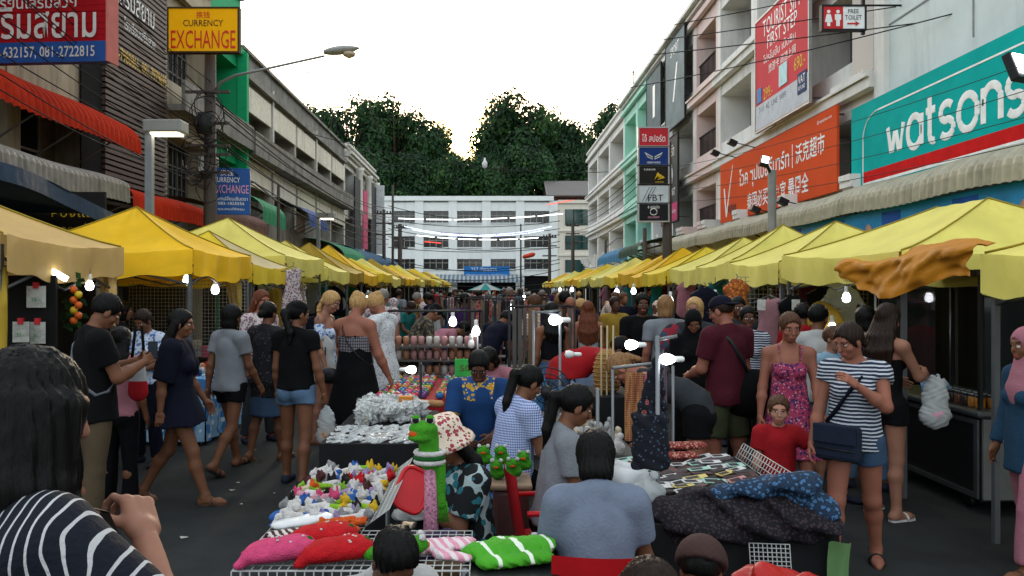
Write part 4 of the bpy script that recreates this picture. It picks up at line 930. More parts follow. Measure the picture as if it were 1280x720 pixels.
def cap(a, b, ra, rb=None, flat=1., ax=None, clip=None, sub=False): return dict(t='c', a=np.array(a, float), b=np.array(b, float), ra=ra, rb=ra if rb is None else rb, flat=flat, ax=ax, clip=clip or [], sub=sub)
def ell(c, r, Rm=None, clip=None, sub=False): return dict(t='e', c=np.array(c, float), r=np.array(r, float), R=np.eye(3) if Rm is None else Rm, clip=clip or [], sub=sub)
def blend(prims, h, k=.03, disp=None, lo=None, hi=None):
    """smooth union of the pieces as a quad surface with grid step h"""
    bl, bh = [], []
    for p in prims:
        if p['t'] == 'c': r = max(p['ra'], p['rb']); bl.append(np.minimum(p['a'], p['b']) - r); bh.append(np.maximum(p['a'], p['b']) + r)
        else: r = p['r'].max(); bl.append(p['c'] - r); bh.append(p['c'] + r)
    add = [i for i, p in enumerate(prims) if not p['sub']]
    L_ = np.min([bl[i] for i in add], 0) - 3*h if lo is None else np.array(lo); H_ = np.max([bh[i] for i in add], 0) + 3*h if hi is None else np.array(hi)
    n = np.ceil((H_ - L_) / h).astype(int) + 1; G = [(L_[q] + h*np.arange(n[q])).astype(np.float32) for q in range(3)]
    Fv = np.full(n, .5, np.float32); mg = k + 3*h
    for p, a0, b0 in zip(prims, bl, bh):
        i0 = np.clip(np.floor((a0 - mg - L_) / h).astype(int), 0, n); i1 = np.clip(np.ceil((b0 + mg - L_) / h).astype(int) + 1, 0, n)
        if np.any(i1 <= i0): continue
        sl = tuple(slice(i0[q], i1[q]) for q in range(3)); X, Y_, Z = G[0][sl[0]][:, None, None], G[1][sl[1]][None, :, None], G[2][sl[2]][None, None, :]
        if p['t'] == 'c':
            ab = p['b'] - p['a']; px, py, pz = X - p['a'][0], Y_ - p['a'][1], Z - p['a'][2]
            if p['ax'] is not None and p['flat'] != 1.:
                ax = p['ax']; s = 1/p['flat'] - 1; d_ = px*ax[0] + py*ax[1] + pz*ax[2]; px, py, pz = px + ax[0]*d_*s, py + ax[1]*d_*s, pz + ax[2]*d_*s; ab = ab + ax*np.dot(ab, ax)*s
            L2 = max(np.dot(ab, ab), 1e-8); t = np.clip((px*ab[0] + py*ab[1] + pz*ab[2]) / L2, 0, 1)
            d = np.sqrt((px - t*ab[0])**2 + (py - t*ab[1])**2 + (pz - t*ab[2])**2) - (p['ra'] + t*(p['rb'] - p['ra']))
            if p['flat'] < 1: d = d * (.5 + .5*p['flat'])
        else:
            q = [X - p['c'][0], Y_ - p['c'][1], Z - p['c'][2]]; Rm = p['R']; l_ = [q[0]*Rm[0, i] + q[1]*Rm[1, i] + q[2]*Rm[2, i] for i in range(3)]
            k0 = np.sqrt(sum((l_[i]/p['r'][i])**2 for i in range(3))); k1 = np.sqrt(sum((l_[i]/p['r'][i]**2)**2 for i in range(3))) + 1e-6; d = k0*(k0-1)/k1
        for pt, nn in p['clip']: d = np.maximum(d, (X-pt[0])*nn[0] + (Y_-pt[1])*nn[1] + (Z-pt[2])*nn[2])
        cur = Fv[sl]
        if p['sub']: Fv[sl] = np.maximum(cur, -d)
        else:
            kk = p.get('k', k); hh = np.clip(.5 + .5*(d - cur)/kk, 0, 1); Fv[sl] = d + (cur - d)*hh - kk*hh*(1-hh)
    if disp is not None: Fv = Fv + disp(G[0][:, None, None], G[1][None, :, None], G[2][None, None, :]).astype(np.float32)
    return surf_net(Fv, L_, h)
def net_mesh(name, parts):                         # parts: (V, Q, material or (materials, index array))
    V = np.concatenate([p[0] for p in parts]) if parts else np.zeros((0, 3)); mats = []; Q = []; MI = []; b = 0
    for v, q, m in parts:
        Q.append(q + b); b += len(v)
        if isinstance(m, tuple): base = len(mats); mats += m[0]; MI.append(m[1] + base)
        else: mats.append(m); MI.append(np.full(len(q), len(mats)-1))
    Q = np.concatenate(Q); me = bpy.data.meshes.new(name)
    me.vertices.add(len(V)); me.vertices.foreach_set('co', V.astype(np.float32).ravel()); me.loops.add(Q.size); me.loops.foreach_set('vertex_index', Q.astype(np.int32).ravel())
    me.polygons.add(len(Q)); me.polygons.foreach_set('loop_start', np.arange(0, Q.size, 4, dtype=np.int32)); me.polygons.foreach_set('material_index', np.concatenate(MI).astype(np.int32))
    me.polygons.foreach_set('use_smooth', np.ones(len(Q), bool))
    for m in mats: me.materials.append(m)
    me.update(calc_edges=True); me.validate(); return me

SK = {'thai': M('tan skin', '66422e', rough=.55, var=.1, vs=9), 'dark': M('brown skin', '4b2e20', rough=.55, var=.1, vs=9), 'pale': M('fair skin', '865d4b', rough=.55, var=.1, vs=9), 'pink': M('sunburnt skin', '815140', rough=.55, var=.12, vs=7), 'child': M('light skin', '956b57', rough=.55, var=.08, vs=9)}
LIPM = M('lips', '8f4a40', rough=.5); EYEW = M('eye white', 'cfc8c0', rough=.3); EYEB = M('eye dark', '1a1210', rough=.2); BROW = M('brow hair', '2a1c14', rough=.8)
def hairmat(name, c): return M(name, c, rough=.5, var=.5, vs=10, streak=(9, 9, .8), bump=.3, bs=14, spec=.12)
HB = hairmat('black hair', '080706'); HDB = hairmat('dark brown hair', '241812'); HBR = hairmat('brown hair', '4a3222'); HRED = hairmat('reddish brown hair', '5e3220'); HBL = hairmat('blond hair', 'a98656'); HLB = hairmat('light brown hair', '7d5c3c'); HGR = hairmat('grey hair', '77706a')

UPV = np.array([0, 0, 1.])
def skeleton(H, sex, pose, build=1., headk=1., limbk=1.):
    s = H / 1.70; J = {}; g = pose.get
    Rp = rotz(R(g('ptwist', 0))) @ rotx(R(-g('ptilt', 0)))
    lean = g('lean', 0); R1 = Rp @ roty(R(g('side', 0))) @ rotx(R(-lean)) @ rotz(R(g('twist', 0))); Rm = Rp @ rotx(R(-lean*.5))
    J['pel'] = np.array([0, 0, 0.]); J['Rp'] = Rp; J['R1'] = R1
    J['waist'] = J['pel'] + Rm @ np.array([0, 0, .14])*s; J['chest'] = J['waist'] + R1 @ np.array([0, 0, .17])*s; J['neck'] = J['chest'] + R1 @ np.array([0, -.01, .205])*s
    Rh = R1 @ rotz(R(g('hy', 0))) @ roty(R(g('htilt', 0))) @ rotx(R(lean*.5 - g('hp', 5))); J['Rh'] = Rh
    J['head'] = J['neck'] + R1 @ np.array([0, .015, .055])*s + Rh @ np.array([0, .012, .115])*s*headk; J['hs'] = s*headk
    sw = (.185 if sex == 'm' else .165)*s*(.92 + .08*build); hw = .088*s
    for n_, sd in (('l', -1), ('r', 1)):
        f, ab, el, inn = g(n_ + 'a', (4, 8, 12, 10)); sh = J['neck'] + R1 @ np.array([sd*sw, 0, -.05*s])
        Ra = R1 @ roty(R(-ab)*sd) @ rotx(R(f)); elb = sh + Ra @ np.array([0, 0, -.285*s*limbk]); Rf = Ra @ rotz(R(inn)*sd) @ rotx(R(el)); wr = elb + Rf @ np.array([0, 0, -.245*s*limbk])
        J[n_+'sh'], J[n_+'el'], J[n_+'wr'], J[n_+'Ra'], J[n_+'Rf'] = sh, elb, wr, Ra, Rf
        hf, ha, kn = g(n_ + 'l', (0, 3, 2)); hp = J['pel'] + Rp @ np.array([sd*hw, 0, -.02*s]); Rl = Rp @ roty(R(-ha)*sd) @ rotx(R(hf)); kp = hp + Rl @ np.array([0, .005, -.425*s*limbk]); Rk = Rl @ rotx(R(-kn)); an = kp + Rk @ np.array([0, 0, -.40*s*limbk])
        J[n_+'hip'], J[n_+'kn'], J[n_+'an'], J[n_+'Rl'], J[n_+'Rk'] = hp, kp, an, Rl, Rk
        fwd = Rl @ np.array([0, 1., 0]); fwd = np.array([fwd[0], fwd[1], 0]); fwd /= np.linalg.norm(fwd) + 1e-6; fwd = rotz(R(-8)*sd) @ fwd
        fp = R(g(n_ + 'f', 0)); J[n_+'ff'] = fwd*math.cos(fp) - UPV*math.sin(fp); J[n_+'fu'] = fwd*math.sin(fp) + UPV*math.cos(fp)
    z0 = g('pelz'); J['s'] = s
    if z0 is None: off = .075*s - min(J['lan'][2], J['ran'][2])
    else: off = z0
    for k in list(J):
        if isinstance(J[k], np.ndarray) and J[k].shape == (3,) and k not in ('lff', 'rff', 'lfu', 'rfu'): J[k] = J[k] + np.array([0, 0, off])
    return J
def torso(J, sex, build, e=0., low=True, top=True):
    s = J['s']; fy = J['R1'] @ np.array([0, 1., 0]); fp = J['Rp'] @ np.array([0, 1., 0]); B = build; P = []
    hipw, wst, rib = ((.150, .118, .138) if sex == 'f' else (.142, .130, .150)); dw = lambda w: w*s*B + e
    if low:
        P.append(ell(J['pel'] + J['Rp'] @ np.array([0, -.005, .0])*s, np.array([dw(hipw), dw(.108), dw(.12)]), J['Rp']))
        P += [ell(J['pel'] + J['Rp'] @ np.array([sd*.07, -.055, -.045])*s, np.array([dw(.085), dw(.078), dw(.085)]), J['Rp']) for sd in (-1, 1)]
    P.append(cap(J['pel'] + J['Rp'] @ np.array([0, 0, .05])*s, J['waist'] + J['R1'] @ np.array([0, 0, .03])*s, dw(.132), dw(wst), .80, fp))
    if top:
        P.append(cap(J['waist'] + J['R1'] @ np.array([0, 0, .04])*s, J['chest'] + J['R1'] @ np.array([0, 0, .06])*s, dw(wst), dw(rib), .76, fy))
        if sex == 'f': P += [ell(J['chest'] + J['R1'] @ np.array([sd*.07, .085, .015])*s, np.array([dw(.05)]*3), J['R1']) for sd in (-1, 1)]
    return P
def shoulders(J, sex, build, e=0.):
    s = J['s']; P = []; r = (.060 if sex == 'm' else .052)*s*build + e
    P.append(cap(J['lsh']*.9 + J['rsh']*.1, J['rsh']*.9 + J['lsh']*.1, r, r, .9, J['R1'] @ np.array([0, 1., 0])))
    for n_ in 'lr': P.append(cap(J['neck'] + J['R1'] @ np.array([0, -.012, .01])*s, J[n_+'sh'] + J['R1'] @ np.array([0, 0, .0]), .045*s*build + e*.8, .05*s*build + e*.8))
    return P
def arm(J, n_, build, e=0., t0=0., t1=2., sex='f'):
    s = J['s']; a, b, c = J[n_+'sh'], J[n_+'el'], J[n_+'wr']; m = 1.12 if sex == 'm' else 1.; P = []
    u = (b-a)/np.linalg.norm(b-a); v = (c-b)/np.linalg.norm(c-b)
    ru, rm, rw = .047*s*build*m + e, .037*s*build*m + e, .025*s*build*m + e
    if t1 <= 1: q = a + (b-a)*t1; P.append(cap(a, q + u*.04, ru + .004, ru + (rm-ru)*t1, clip=[(q, u)]))
    else:
        P.append(cap(a, b, ru, rm)); 
        if t1 >= 2: P.append(cap(b, b + (c-b)*.35, rm, rm*1.02)); P.append(cap(b + (c-b)*.35, c, rm*1.02, rw))
        else: q = b + (c-b)*(t1-1); P.append(cap(b, q + v*.04, rm, rm + (rw-rm)*(t1-1), clip=[(q, v)]))
    return P
def leg(J, n_, build, e=0., t1=2., sex='f', flare=0.):
    s = J['s']; a, b, c = J[n_+'hip'], J[n_+'kn'], J[n_+'an']; u = (b-a)/np.linalg.norm(b-a); v = (c-b)/np.linalg.norm(c-b); P = []
    r0, r1, r2, r3 = .088*s*build + e, .055*s*build + e, .053*s*build + e, .036*s + e
    if t1 <= 1: q = a + (b-a)*t1; P.append(cap(a, q + u*.05, r0 + .004, r0 + (r1-r0)*t1 + flare, clip=[(q, u)]))
    else:
        P.append(cap(a, b, r0, r1)); bk = J[n_+'Rk'] @ np.array([0, -.016, 0])*s
        if t1 >= 2: P.append(cap(b, b + (c-b)*.32 + bk, r1*.95, r2)); P.append(cap(b + (c-b)*.32 + bk, c, r2, r3 + flare))
        else: q = b + (c-b)*(t1-1); P.append(cap(b, q + v*.05, r1, r1 + (r3-r1)*(t1-1)*.6 + flare, clip=[(q, v)]))
    return P
def foot(J, n_, e=0.):
    s = J['s']; an = J[n_+'an']; f, u = J[n_+'ff'], J[n_+'fu']; h = an - u*.04*s
    return [cap(an, h - f*.035*s, .036*s + e, .034*s + e), cap(h - f*.03*s, h + f*.11*s - u*.005*s, .034*s + e, .036*s + e, .8, u), cap(h + f*.11*s - u*.005*s, h + f*.165*s - u*.012*s, .037*s + e, .022*s + e, .75, u)]
def hand(J, n_, curl=.35, spread=1., fine=True):
    s = J['s']; sd = 1 if n_ == 'r' else -1; w = J[n_+'wr']; Rf = J[n_+'Rf']
    d = Rf @ np.array([0, 0, -1.]); fr = Rf @ np.array([0, 1., 0]); med = Rf @ np.array([-sd, 0, 0.])   # along, thumb side, palm normal
    P = [cap(w - d*.03*s, w + d*.02*s, .024*s, .024*s)]; k0 = w + d*.085*s
    P += [cap(w + d*.02*s + fr*o*s, k0 + fr*o*1.15*s, .017*s, .013*s) for o in (-.02, 0, .02)]
    for i, (o, ln) in enumerate(((.031, .072), (.0105, .08), (-.0105, .075), (-.031, .06))):
        b = k0 + fr*o*s; c1 = curl*(1 + .1*i); p = b; a = 0
        for q, (fl, rr) in enumerate(((.45, .0088), (.32, .008), (.23, .0072))):
            a += c1; dirv = d*math.cos(a) + med*math.sin(a); n2 = p + dirv*ln*fl*s; P.append(dict(cap(p, n2, rr*s, rr*.9*s), k=.0035)); p = n2
    t0 = w + d*.03*s + fr*.022*s; t1 = t0 + (d*.55 + fr*.65 + med*.45*(.5+curl))*.042*s; t2 = t1 + (d*.85 + fr*.25 + med*(.2+curl*.7))*.036*s
    P += [dict(cap(t0, t1, .0125*s, .0105*s), k=.01), dict(cap(t1, t2, .0105*s, .008*s), k=.006)]
    return P
def head(J):
    h = J['hs']; Rh = J['Rh']; c = J['head']; T = lambda x, y, z: c + Rh @ np.array([x, y, z])*h; s = J['s']
    P = [ell(T(0, -.012, .028), np.array([.073, .093, .086])*h, Rh), ell(T(0, .018, -.035), np.array([.058, .068, .078])*h, Rh),
         ell(T(0, .052, -.088), np.array([.030, .026, .022])*h, Rh), dict(cap(T(0, .088, .012), T(0, .104, -.030), .0075*h, .0125*h), k=.012),
         ell(T(0, .083, -.064), np.array([.022, .011, .012])*h, Rh), cap(T(-.035, .072, .028), T(.035, .072, .028), .014*h, .014*h)]
    P += [dict(ell(T(sd*.076, -.005, -.012), np.array([.011, .022, .034])*h, Rh @ rotz(R(-18*sd))), k=.008) for sd in (-1, 1)]
    P += [ell(T(sd*.036, .052, -.03), np.array([.026, .025, .022])*h, Rh) for sd in (-1, 1)]
    P += [dict(ell(T(sd*.031, .092, .006), np.array([.016, .012, .010])*h, Rh), sub=True) for sd in (-1, 1)]
    P += [dict(ell(T(sd*.031, .071, .006), np.array([.0145]*3)*h, Rh), k=.004) for sd in (-1, 1)]
    return P, T
def neck_p(J, build=1.): return [cap(J['neck'] + J['R1'] @ np.array([0, -.01, -.03])*J['s'], J['head'] + J['Rh'] @ np.array([0, -.018, -.075])*J['hs'], .053*J['s']*(.6+.4*build), .049*J['s'])]
def face_index(V, Q, J):
    C = V[Q].mean(1); h = J['hs']; l_ = (C - J['head']) @ J['Rh'] / h; x, y, z = np.abs(l_[:, 0]), l_[:, 1], l_[:, 2]; mi = np.zeros(len(Q), int)
    mi[(y > .072) & (x < .023) & (np.abs(z + .064) < .0085)] = 1
    eye = (y > .068) & (((x - .031)/.0145)**2 + ((z - .006)/.0075)**2 < 1); mi[eye] = 2; mi[eye & ((x - .031)**2 + (z - .006)**2 < .0062**2)] = 3; mi[eye & (z > .0095)] = 3
    mi[(y > .055) & (np.abs(x - .034) < .019) & (np.abs(z - .0275 + (x - .034)**2*10) < .0036)] = 4
    return mi
def hair(J, style, length=.3, e=.013):
    h = J['hs']; Rh = J['Rh']; c = J['head']; T = lambda x, y, z: c + Rh @ np.array([x, y, z])*h; s = J['s']
    n = Rh @ np.array([0, .90, -.43]); n2 = Rh @ np.array([0, .35, -.94]); fc = [(T(0, .072, .062), n)]
    cr = [ell(T(0, -.016, .032), np.array([.073 + e, .094 + e, .087 + e])*h, Rh, clip=fc)]; back = J['R1'] @ np.array([0, -1., 0]); dn = np.array([0, 0, -1.])
    if style == 'short': return [ell(T(0, -.016, .034), np.array([.074 + e, .095 + e, .087 + e])*h, Rh, clip=fc + [(T(0, -.05, -.035), n2)])]
    if style == 'cap': return [ell(T(0, -.016, .03), np.array([.073 + e*.7, .094 + e*.7, .086 + e*.7])*h, Rh, clip=fc + [(T(0, -.05, -.03), n2)])]
    if style == 'bob':
        return [ell(T(0, -.018, .030), np.array([.078 + e, .099 + e, .09 + e])*h, Rh, clip=fc), cap(T(0, -.03, 0), T(0, -.035, -.075), .086*h, .082*h, clip=[(T(0, .045, 0), Rh @ np.array([0, 1., 0])), (T(0, 0, -.125), Rh @ np.array([0, 0, -1.]))])]
    P = list(cr)
    if style == 'curtain':        # heavy straight hair falling over both sides of the face and down the back
        fc = [(T(0, .095, .05), Rh @ np.array([0, .97, -.24]))]; P = [ell(T(0, -.016, .032), np.array([.082, .103, .096])*h, Rh, clip=fc)]
        for i in range(13):
            t = R(-118 + 236*i/12); x, y = .083*math.sin(t), -.012 - .095*math.cos(t); a = T(x, y, .02); b = T(x*1.12, y*1.08 - .01, -.13); q = b + dn*length*s*(1 - .25*(abs(t) > 1.6)) + back*.02 + J['R1'] @ np.array([x*.4, 0, 0]); P += [cap(a, b, .028*h, .032*h), cap(b, q, .034*s, .016*s)]
        return P
    if style in ('long', 'wavy'):
        m = 7; L_ = length*s
        for i in range(m):
            u = (i - (m-1)/2)/((m-1)/2); a = T(u*.07, -.05 + .02*abs(u), -.0); b = J['neck'] + J['R1'] @ np.array([u*.085, -.075 + .03*u*u, .02])*s; q = b + dn*L_*(1 - .18*abs(u)) + back*(.03*s) + J['R1'] @ np.array([u*.03, 0, 0])*s
            w = .012*math.sin(i*2.1) if style == 'wavy' else 0.; P += [cap(a, b, .034*h, .036*s), cap(b, (b+q)/2 + back*(.018*s + w), .036*s, .034*s), cap((b+q)/2 + back*(.018*s + w), q, .034*s, .014*s)]
    if style in ('pony', 'braid'):
        a = T(0, -.10, .03 if style == 'pony' else .0); b = a + Rh @ np.array([0, -.045, -.03])*h; q = J['neck'] + J['R1'] @ np.array([0, -.10, .0])*s; z = q + dn*length*s + back*.02
        P += [cap(a, b, .03*h, .034*h), cap(b, q, .036*s, .034*s), cap(q, z, .034*s, .012*s)]
    if style == 'braidside':
        pts = [T(.03, -.09, -.03), T(.05, -.085, -.12), J['neck'] + J['R1'] @ np.array([.07, -.04, -.06])*s, J['neck'] + J['R1'] @ np.array([.08, -.05, -.2])*s, J['neck'] + J['R1'] @ np.array([.08, -.06, -.3])*s]
        for i in range(4):
            for q in range(3): w = pts[i] + (pts[i+1]-pts[i])*(q+.5)/3; P.append(dict(ell(w, np.array([.026, .024, .024])*s), k=.008))
        P.append(cap(T(-.06, -.03, .06), T(.05, -.08, -.02), .024*h, .026*h))
    if style == 'bun': P += [ell(T(0, -.095, .07), np.array([.042, .04, .036])*h, Rh), cap(T(0, -.07, .0), T(0, -.09, .06), .03*h, .03*h)]
    if style == 'lowbun': P += [ell(T(0, -.125, -.02), np.array([.042, .036, .042])*h, Rh)]
    if style == 'tied': P += [cap(T(0, -.11, .0), T(0, -.135, -.09), .03*h, .018*h)]
    return P
def wrinkle(amp, f, seed=0):
    a = seed*1.7; f = f/34.
    def d(X, Y_, Z):
        t = np.arctan2(X, Y_ + .02); low = np.clip((1.25 - Z)*1.6, .25, 1)
        return amp*(.7*np.sin(6*t + 2.2*np.sin(4.3*Z*f + a) + a)*low + .55*np.sin(19*f*(.75*Z + .65*X) + 3.*np.sin(5*f*Y_ + 3.7*f*X + a)) + .3*np.sin(33*f*(.5*Z - .7*X + .5*Y_) + 2.5*np.sin(7*f*Z + a)))
    return d
def crinkle(amp, f, seed=0):
    a = seed*1.7
    return lambda X, Y_, Z: amp*(np.sin(f*(X*1.1 + Z*.8) + a + 2*np.sin(f*.4*Y_))*np.sin(f*(Y_*.9 - Z*.6) + 1.3*a) + .6*np.sin(f*1.9*(Z + .5*X - .4*Y_) + 2*a))
def strands(J, amp=.003):
    c = J['head']
    return lambda X, Y_, Z: amp*np.sin(24*np.arctan2(X - c[0], Y_ - c[1] + .02) + 3*np.sin(Z*9)) + amp*.4*np.sin(41*np.arctan2(X - c[0], Y_ - c[1] + .02) + 2)
DEBUG_T = {}
def person(label, px, Y, rz, H=1.65, sex='f', skin='thai', top=None, bottom=None, hr=None, shoes=None, pose=None, lod=1, build=1., headk=1., limbk=1., X=None, group=None, z=0., extra=None, curl=(.35, .35), hv=.0045):
    pose = pose or {}; J = skeleton(H, sex, pose, build, headk, limbk); s = J['s']; vb = (.0125, .018, .026)[lod]; vh = (.0058, .0095, .016)[lod]; vc = (.011, .017, .025)[lod]
    sk = SK[skin]; root = thing('person', label, 'person', (at(px, Y) if X is None else X, Y, z), R(rz), group)
    body = torso(J, sex, build) + shoulders(J, sex, build) + neck_p(J, build)
    for n_ in 'lr': body += arm(J, n_, build, sex=sex) + leg(J, n_, build, sex=sex) + foot(J, n_)
    hp, T = head(J); parts = []
    if lod == 0:
        parts.append((*blend(body, vb, .03), sk)); V, Q = blend(hp + [dict(neck_p(J)[0], k=.02)], vh, .018, lo=T(0, 0, 0) - .16*J['hs'], hi=T(0, 0, 0) + .16*J['hs'])
        parts.append((V, Q, ([sk, LIPM, EYEW, EYEB, BROW], face_index(V, Q, J))))
        for n_, c in zip('lr', curl): parts.append((*blend(hand(J, n_, c), hv, .012), sk))
    else:
        V, Q = blend(body + [p for p in hp if not p['sub']] + (hand(J, 'l', curl[0]) + hand(J, 'r', curl[1]) if lod == 1 else [cap(J[n_+'wr'], J[n_+'wr'] + J[n_+'Rf'] @ np.array([0, 0, -.13])*s, .03*s, .03*s, .6, J[n_+'Rf'] @ np.array([1., 0, 0])) for n_ in 'lr']), vb if lod == 2 else .0135, .02)
        parts.append((V, Q, ([sk, LIPM, EYEW, EYEB, BROW], face_index(V, Q, J))))
    link('body', net_mesh('body', parts), root)
    def garment(name, prims, mat, k=.03, amp=.004, f=34, v=None): 
        V, Q = blend(prims, v or vc, k, wrinkle(amp, f, H*10 + rz)); 
        return link(name, net_mesh(name, [(V, Q, mat)]), root) if len(V) else None
    up = J['R1'] @ UPV; pup = J['Rp'] @ UPV
    if top:
        kind, mat = top[0], top[1]; o = top[2] if len(top) > 2 else {}; e = o.get('e', .014); hem = o.get('hem', -.02); sl = o.get('sleeve', .55)
        hc = (J['pel'] + J['Rp'] @ np.array([0, 0, hem])*s, -pup); P = []
        if kind in ('tee', 'dress', 'robe'):
            tt = torso(J, sex, build, e) + shoulders(J, sex, build, e*.75)
            for p in tt: p['clip'] = p['clip'] + ([hc] if kind == 'tee' else [])
            P = tt; nk = (J['neck'] + J['R1'] @ np.array([0, .0, o.get('neckz', .035)])*s, up + J['R1'] @ np.array([0, o.get('vneck', .45), 0]))
            for p in P: p['clip'] = p['clip'] + [nk]
            if sl > 0:
                for n_ in 'lr': P += arm(J, n_, build, e + o.get('sleeve_e', .006), t1=sl, sex=sex)
            if kind == 'tee' and o.get('loose', 1): P.append(cap(J['chest'], hc[0] - pup*.06, .132*s*build + e, (.150 + .02*o.get('loose', 1))*s*build + e, .78, J['Rp'] @ np.array([0, 1., 0]), clip=[hc]))
        if kind in ('tank', 'sundress'):
            tc = (J['chest'] + J['R1'] @ np.array([0, .0, o.get('topz', .085)])*s, up + J['R1'] @ np.array([0, o.get('slope', .0), 0])); P = torso(J, sex, build, e*.8)
            for p in P: p['clip'] = p['clip'] + [tc] + ([hc] if kind == 'tank' else [])
            if o.get('straps', 1):
                for sd in (-1, 1):
                    w = o.get('strapw', .013); f_ = J['chest'] + J['R1'] @ np.array([sd*.075, .118, .06])*s; t_ = J['neck'] + J['R1'] @ np.array([sd*.088, -.002, .012 + .0])*s; b_ = J['chest'] + J['R1'] @ np.array([sd*.065, -.115, .05])*s
                    P += [dict(cap(f_, t_ + J['R1'] @ np.array([0, .045, 0])*s, w, w), k=.01), dict(cap(t_ + J['R1'] @ np.array([0, .045, 0])*s, t_ + J['R1'] @ np.array([0, -.03, .0])*s, w, w), k=.01), dict(cap(t_ + J['R1'] @ np.array([0, -.03, 0])*s, b_, w, w), k=.01)]
        if kind in ('dress', 'sundress', 'robe'):
            mid = (J['lkn'] + J['rkn'])/2; hl = o.get('skirt', .85); hp_ = (J['lhip'] + J['rhip'])/2; q = hp_ + (mid - hp_)*hl if hl <= 1 else mid + ((J['lan'] + J['ran'])/2 - mid)*(hl-1); d = (q - hp_)/np.linalg.norm(q - hp_)
            wd = abs(J['lkn'][0] - J['rkn'][0])*.3 + np.linalg.norm((J['lkn'] - J['rkn'])[1:])*.25*min(hl, 1)
            P.append(cap(J['waist'], q + d*.1, .125*s*build + e, o.get('flare', .17)*s*build + e + wd, .85, J['Rp'] @ np.array([0, 1., 0]), clip=[(q, d)]))
        garment({'tee': 'shirt', 'dress': 'dress', 'tank': 'top', 'sundress': 'dress', 'robe': 'robe'}[kind], P, mat, amp=o.get('amp', .004))
    if bottom:
        kind, mat = bottom[0], bottom[1]; o = bottom[2] if len(bottom) > 2 else {}; e = o.get('e', .013); tc = (J['waist'] + J['R1'] @ np.array([0, 0, -.03])*s, pup); P = []
        if kind in ('shorts', 'pants'):
            P = torso(J, sex, build, e*.8, top=False); t1 = o.get('len', .45 if kind == 'shorts' else 1.95)
            for p in P: p['clip'] = p['clip'] + [tc]
            for n_ in 'lr': P += leg(J, n_, build, e, t1=t1, sex=sex, flare=o.get('flare', .012))
        else:
            P = torso(J, sex, build, e*.8, top=False)
            for p in P: p['clip'] = p['clip'] + [tc]
            mid = (J['lkn'] + J['rkn'])/2; hp_ = (J['lhip'] + J['rhip'])/2; hl = o.get('len', .7); q = hp_ + (mid - hp_)*hl if hl <= 1 else mid + ((J['lan'] + J['ran'])/2 - mid)*(hl-1); d = (q - hp_)/np.linalg.norm(q - hp_)
            P.append(cap(J['pel'], q + d*.1, .15*s*build + e, o.get('flare', .18)*s*build + e + np.linalg.norm((J['lkn'] - J['rkn'])[1:])*.25, .85, J['Rp'] @ np.array([0, 1., 0]), clip=[(q, d)]))
        garment({'shorts': 'shorts', 'pants': 'trousers', 'skirt': 'skirt'}[kind], P, mat, k=.02)
    if hr:
        st, hm = hr[0], hr[1]; ln = hr[2] if len(hr) > 2 else .3
        if st == 'scarf':
            h = J['hs']; Rh = J['Rh']; P = [ell(T(0, -.02, .028), np.array([.09, .11, .105])*h, Rh, clip=[(T(0, .083, 0), Rh @ np.array([0, 1., 0]))]), cap(T(0, -.02, -.06), J['neck'] + J['R1'] @ np.array([0, .01, -.02])*s, .085*s, .11*s, clip=[(T(0, .05, 0), Rh @ np.array([0, 1., .35]))]), cap(J['neck'], J['chest'] + J['R1'] @ np.array([0, .03, .05])*s, .12*s, .15*s, .75, J['R1'] @ np.array([0, 1., 0]))]
            P.append(dict(ell(T(0, .095, -.012), np.array([.052, .05, .075])*h, Rh), sub=True)); garment('head_scarf', P, hm, v=max(.009, vh))
        else:
            V, Q = blend(hair(J, st, ln), max(vh*1.15, .0075), .02, strands(J, .0035 if lod < 2 else 0)); link('hair', net_mesh('hair', [(V, Q, hm)]), root)
    if shoes and shoes[0] != 'none':
        for n_ in 'lr':
            an = J[n_+'an']; f, u = J[n_+'ff'], J[n_+'fu']; rt = np.cross(f, u); kd, mt = shoes[0], shoes[1]
            if kd == 'shoe': V, Q = blend([dict(p, clip=p['clip'] + [(an + u*.005, u)]) for p in foot(J, n_, .007)], .009 if lod < 2 else .016, .02); link('shoe', net_mesh('shoe', [(V, Q, mt)]), root)
            else:
                mb = MB(); b = an - u*.073*s; oc = [(-.062, -.02), (-.05, -.034), (.03, -.036), (.10, -.046), (.16, -.036), (.19, 0), (.16, .036), (.10, .046), (.03, .036), (-.05, .034), (-.062, .02)]
                mb.prism(oc, -.006, .012, mt, lambda a_, c_, w_: tuple(b + f*a_*s + rt*c_*s + u*w_))
                for q, hgt in ((.09, .042), (.055, .055)) if kd == 'sandal' else ((.075, .05),): mb.tube([b + f*q*s + rt*(-.048*math.cos(t))*s + u*(.004 + hgt*math.sin(t))*s for t in np.linspace(0, PI, 9)], .011*s, mt, n=5)
                if kd == 'sandal': mb.tube([b - f*.02*s + rt*(-.042*math.cos(t))*s - f*.03*math.sin(t)*s + u*(.055 + .015*math.sin(t))*s for t in np.linspace(0, PI, 9)], .007*s, mt, n=5)
                mb.build('sandal', root)
    J['root'] = root; J['T'] = T
    if extra: extra(J, root)
    return J
def strap(J, root, mat, side='r', w=.016, bag=None, low=.12, name='bag_strap'):
    """shoulder strap running across the chest and back to a hip bag"""
    s = J['s']; sd = 1 if side == 'r' else -1; C = lambda x, y, z: J['chest'] + J['R1'] @ np.array([x*sd, y, z])*s; mb = MB()
    pts = [C(.10, -.01, .185), C(.05, .10, .12), C(-.02, .145, .03), C(-.10, .125, -.10), C(-.17, .05, -.2), C(-.18, -.03, -.22), C(-.10, -.125, -.12), C(-.0, -.145, .0), C(.07, -.12, .12), C(.10, -.06, .175)]
    mb.tube(pts, w, mat, n=6, closed=True); return mb.build(name, root)
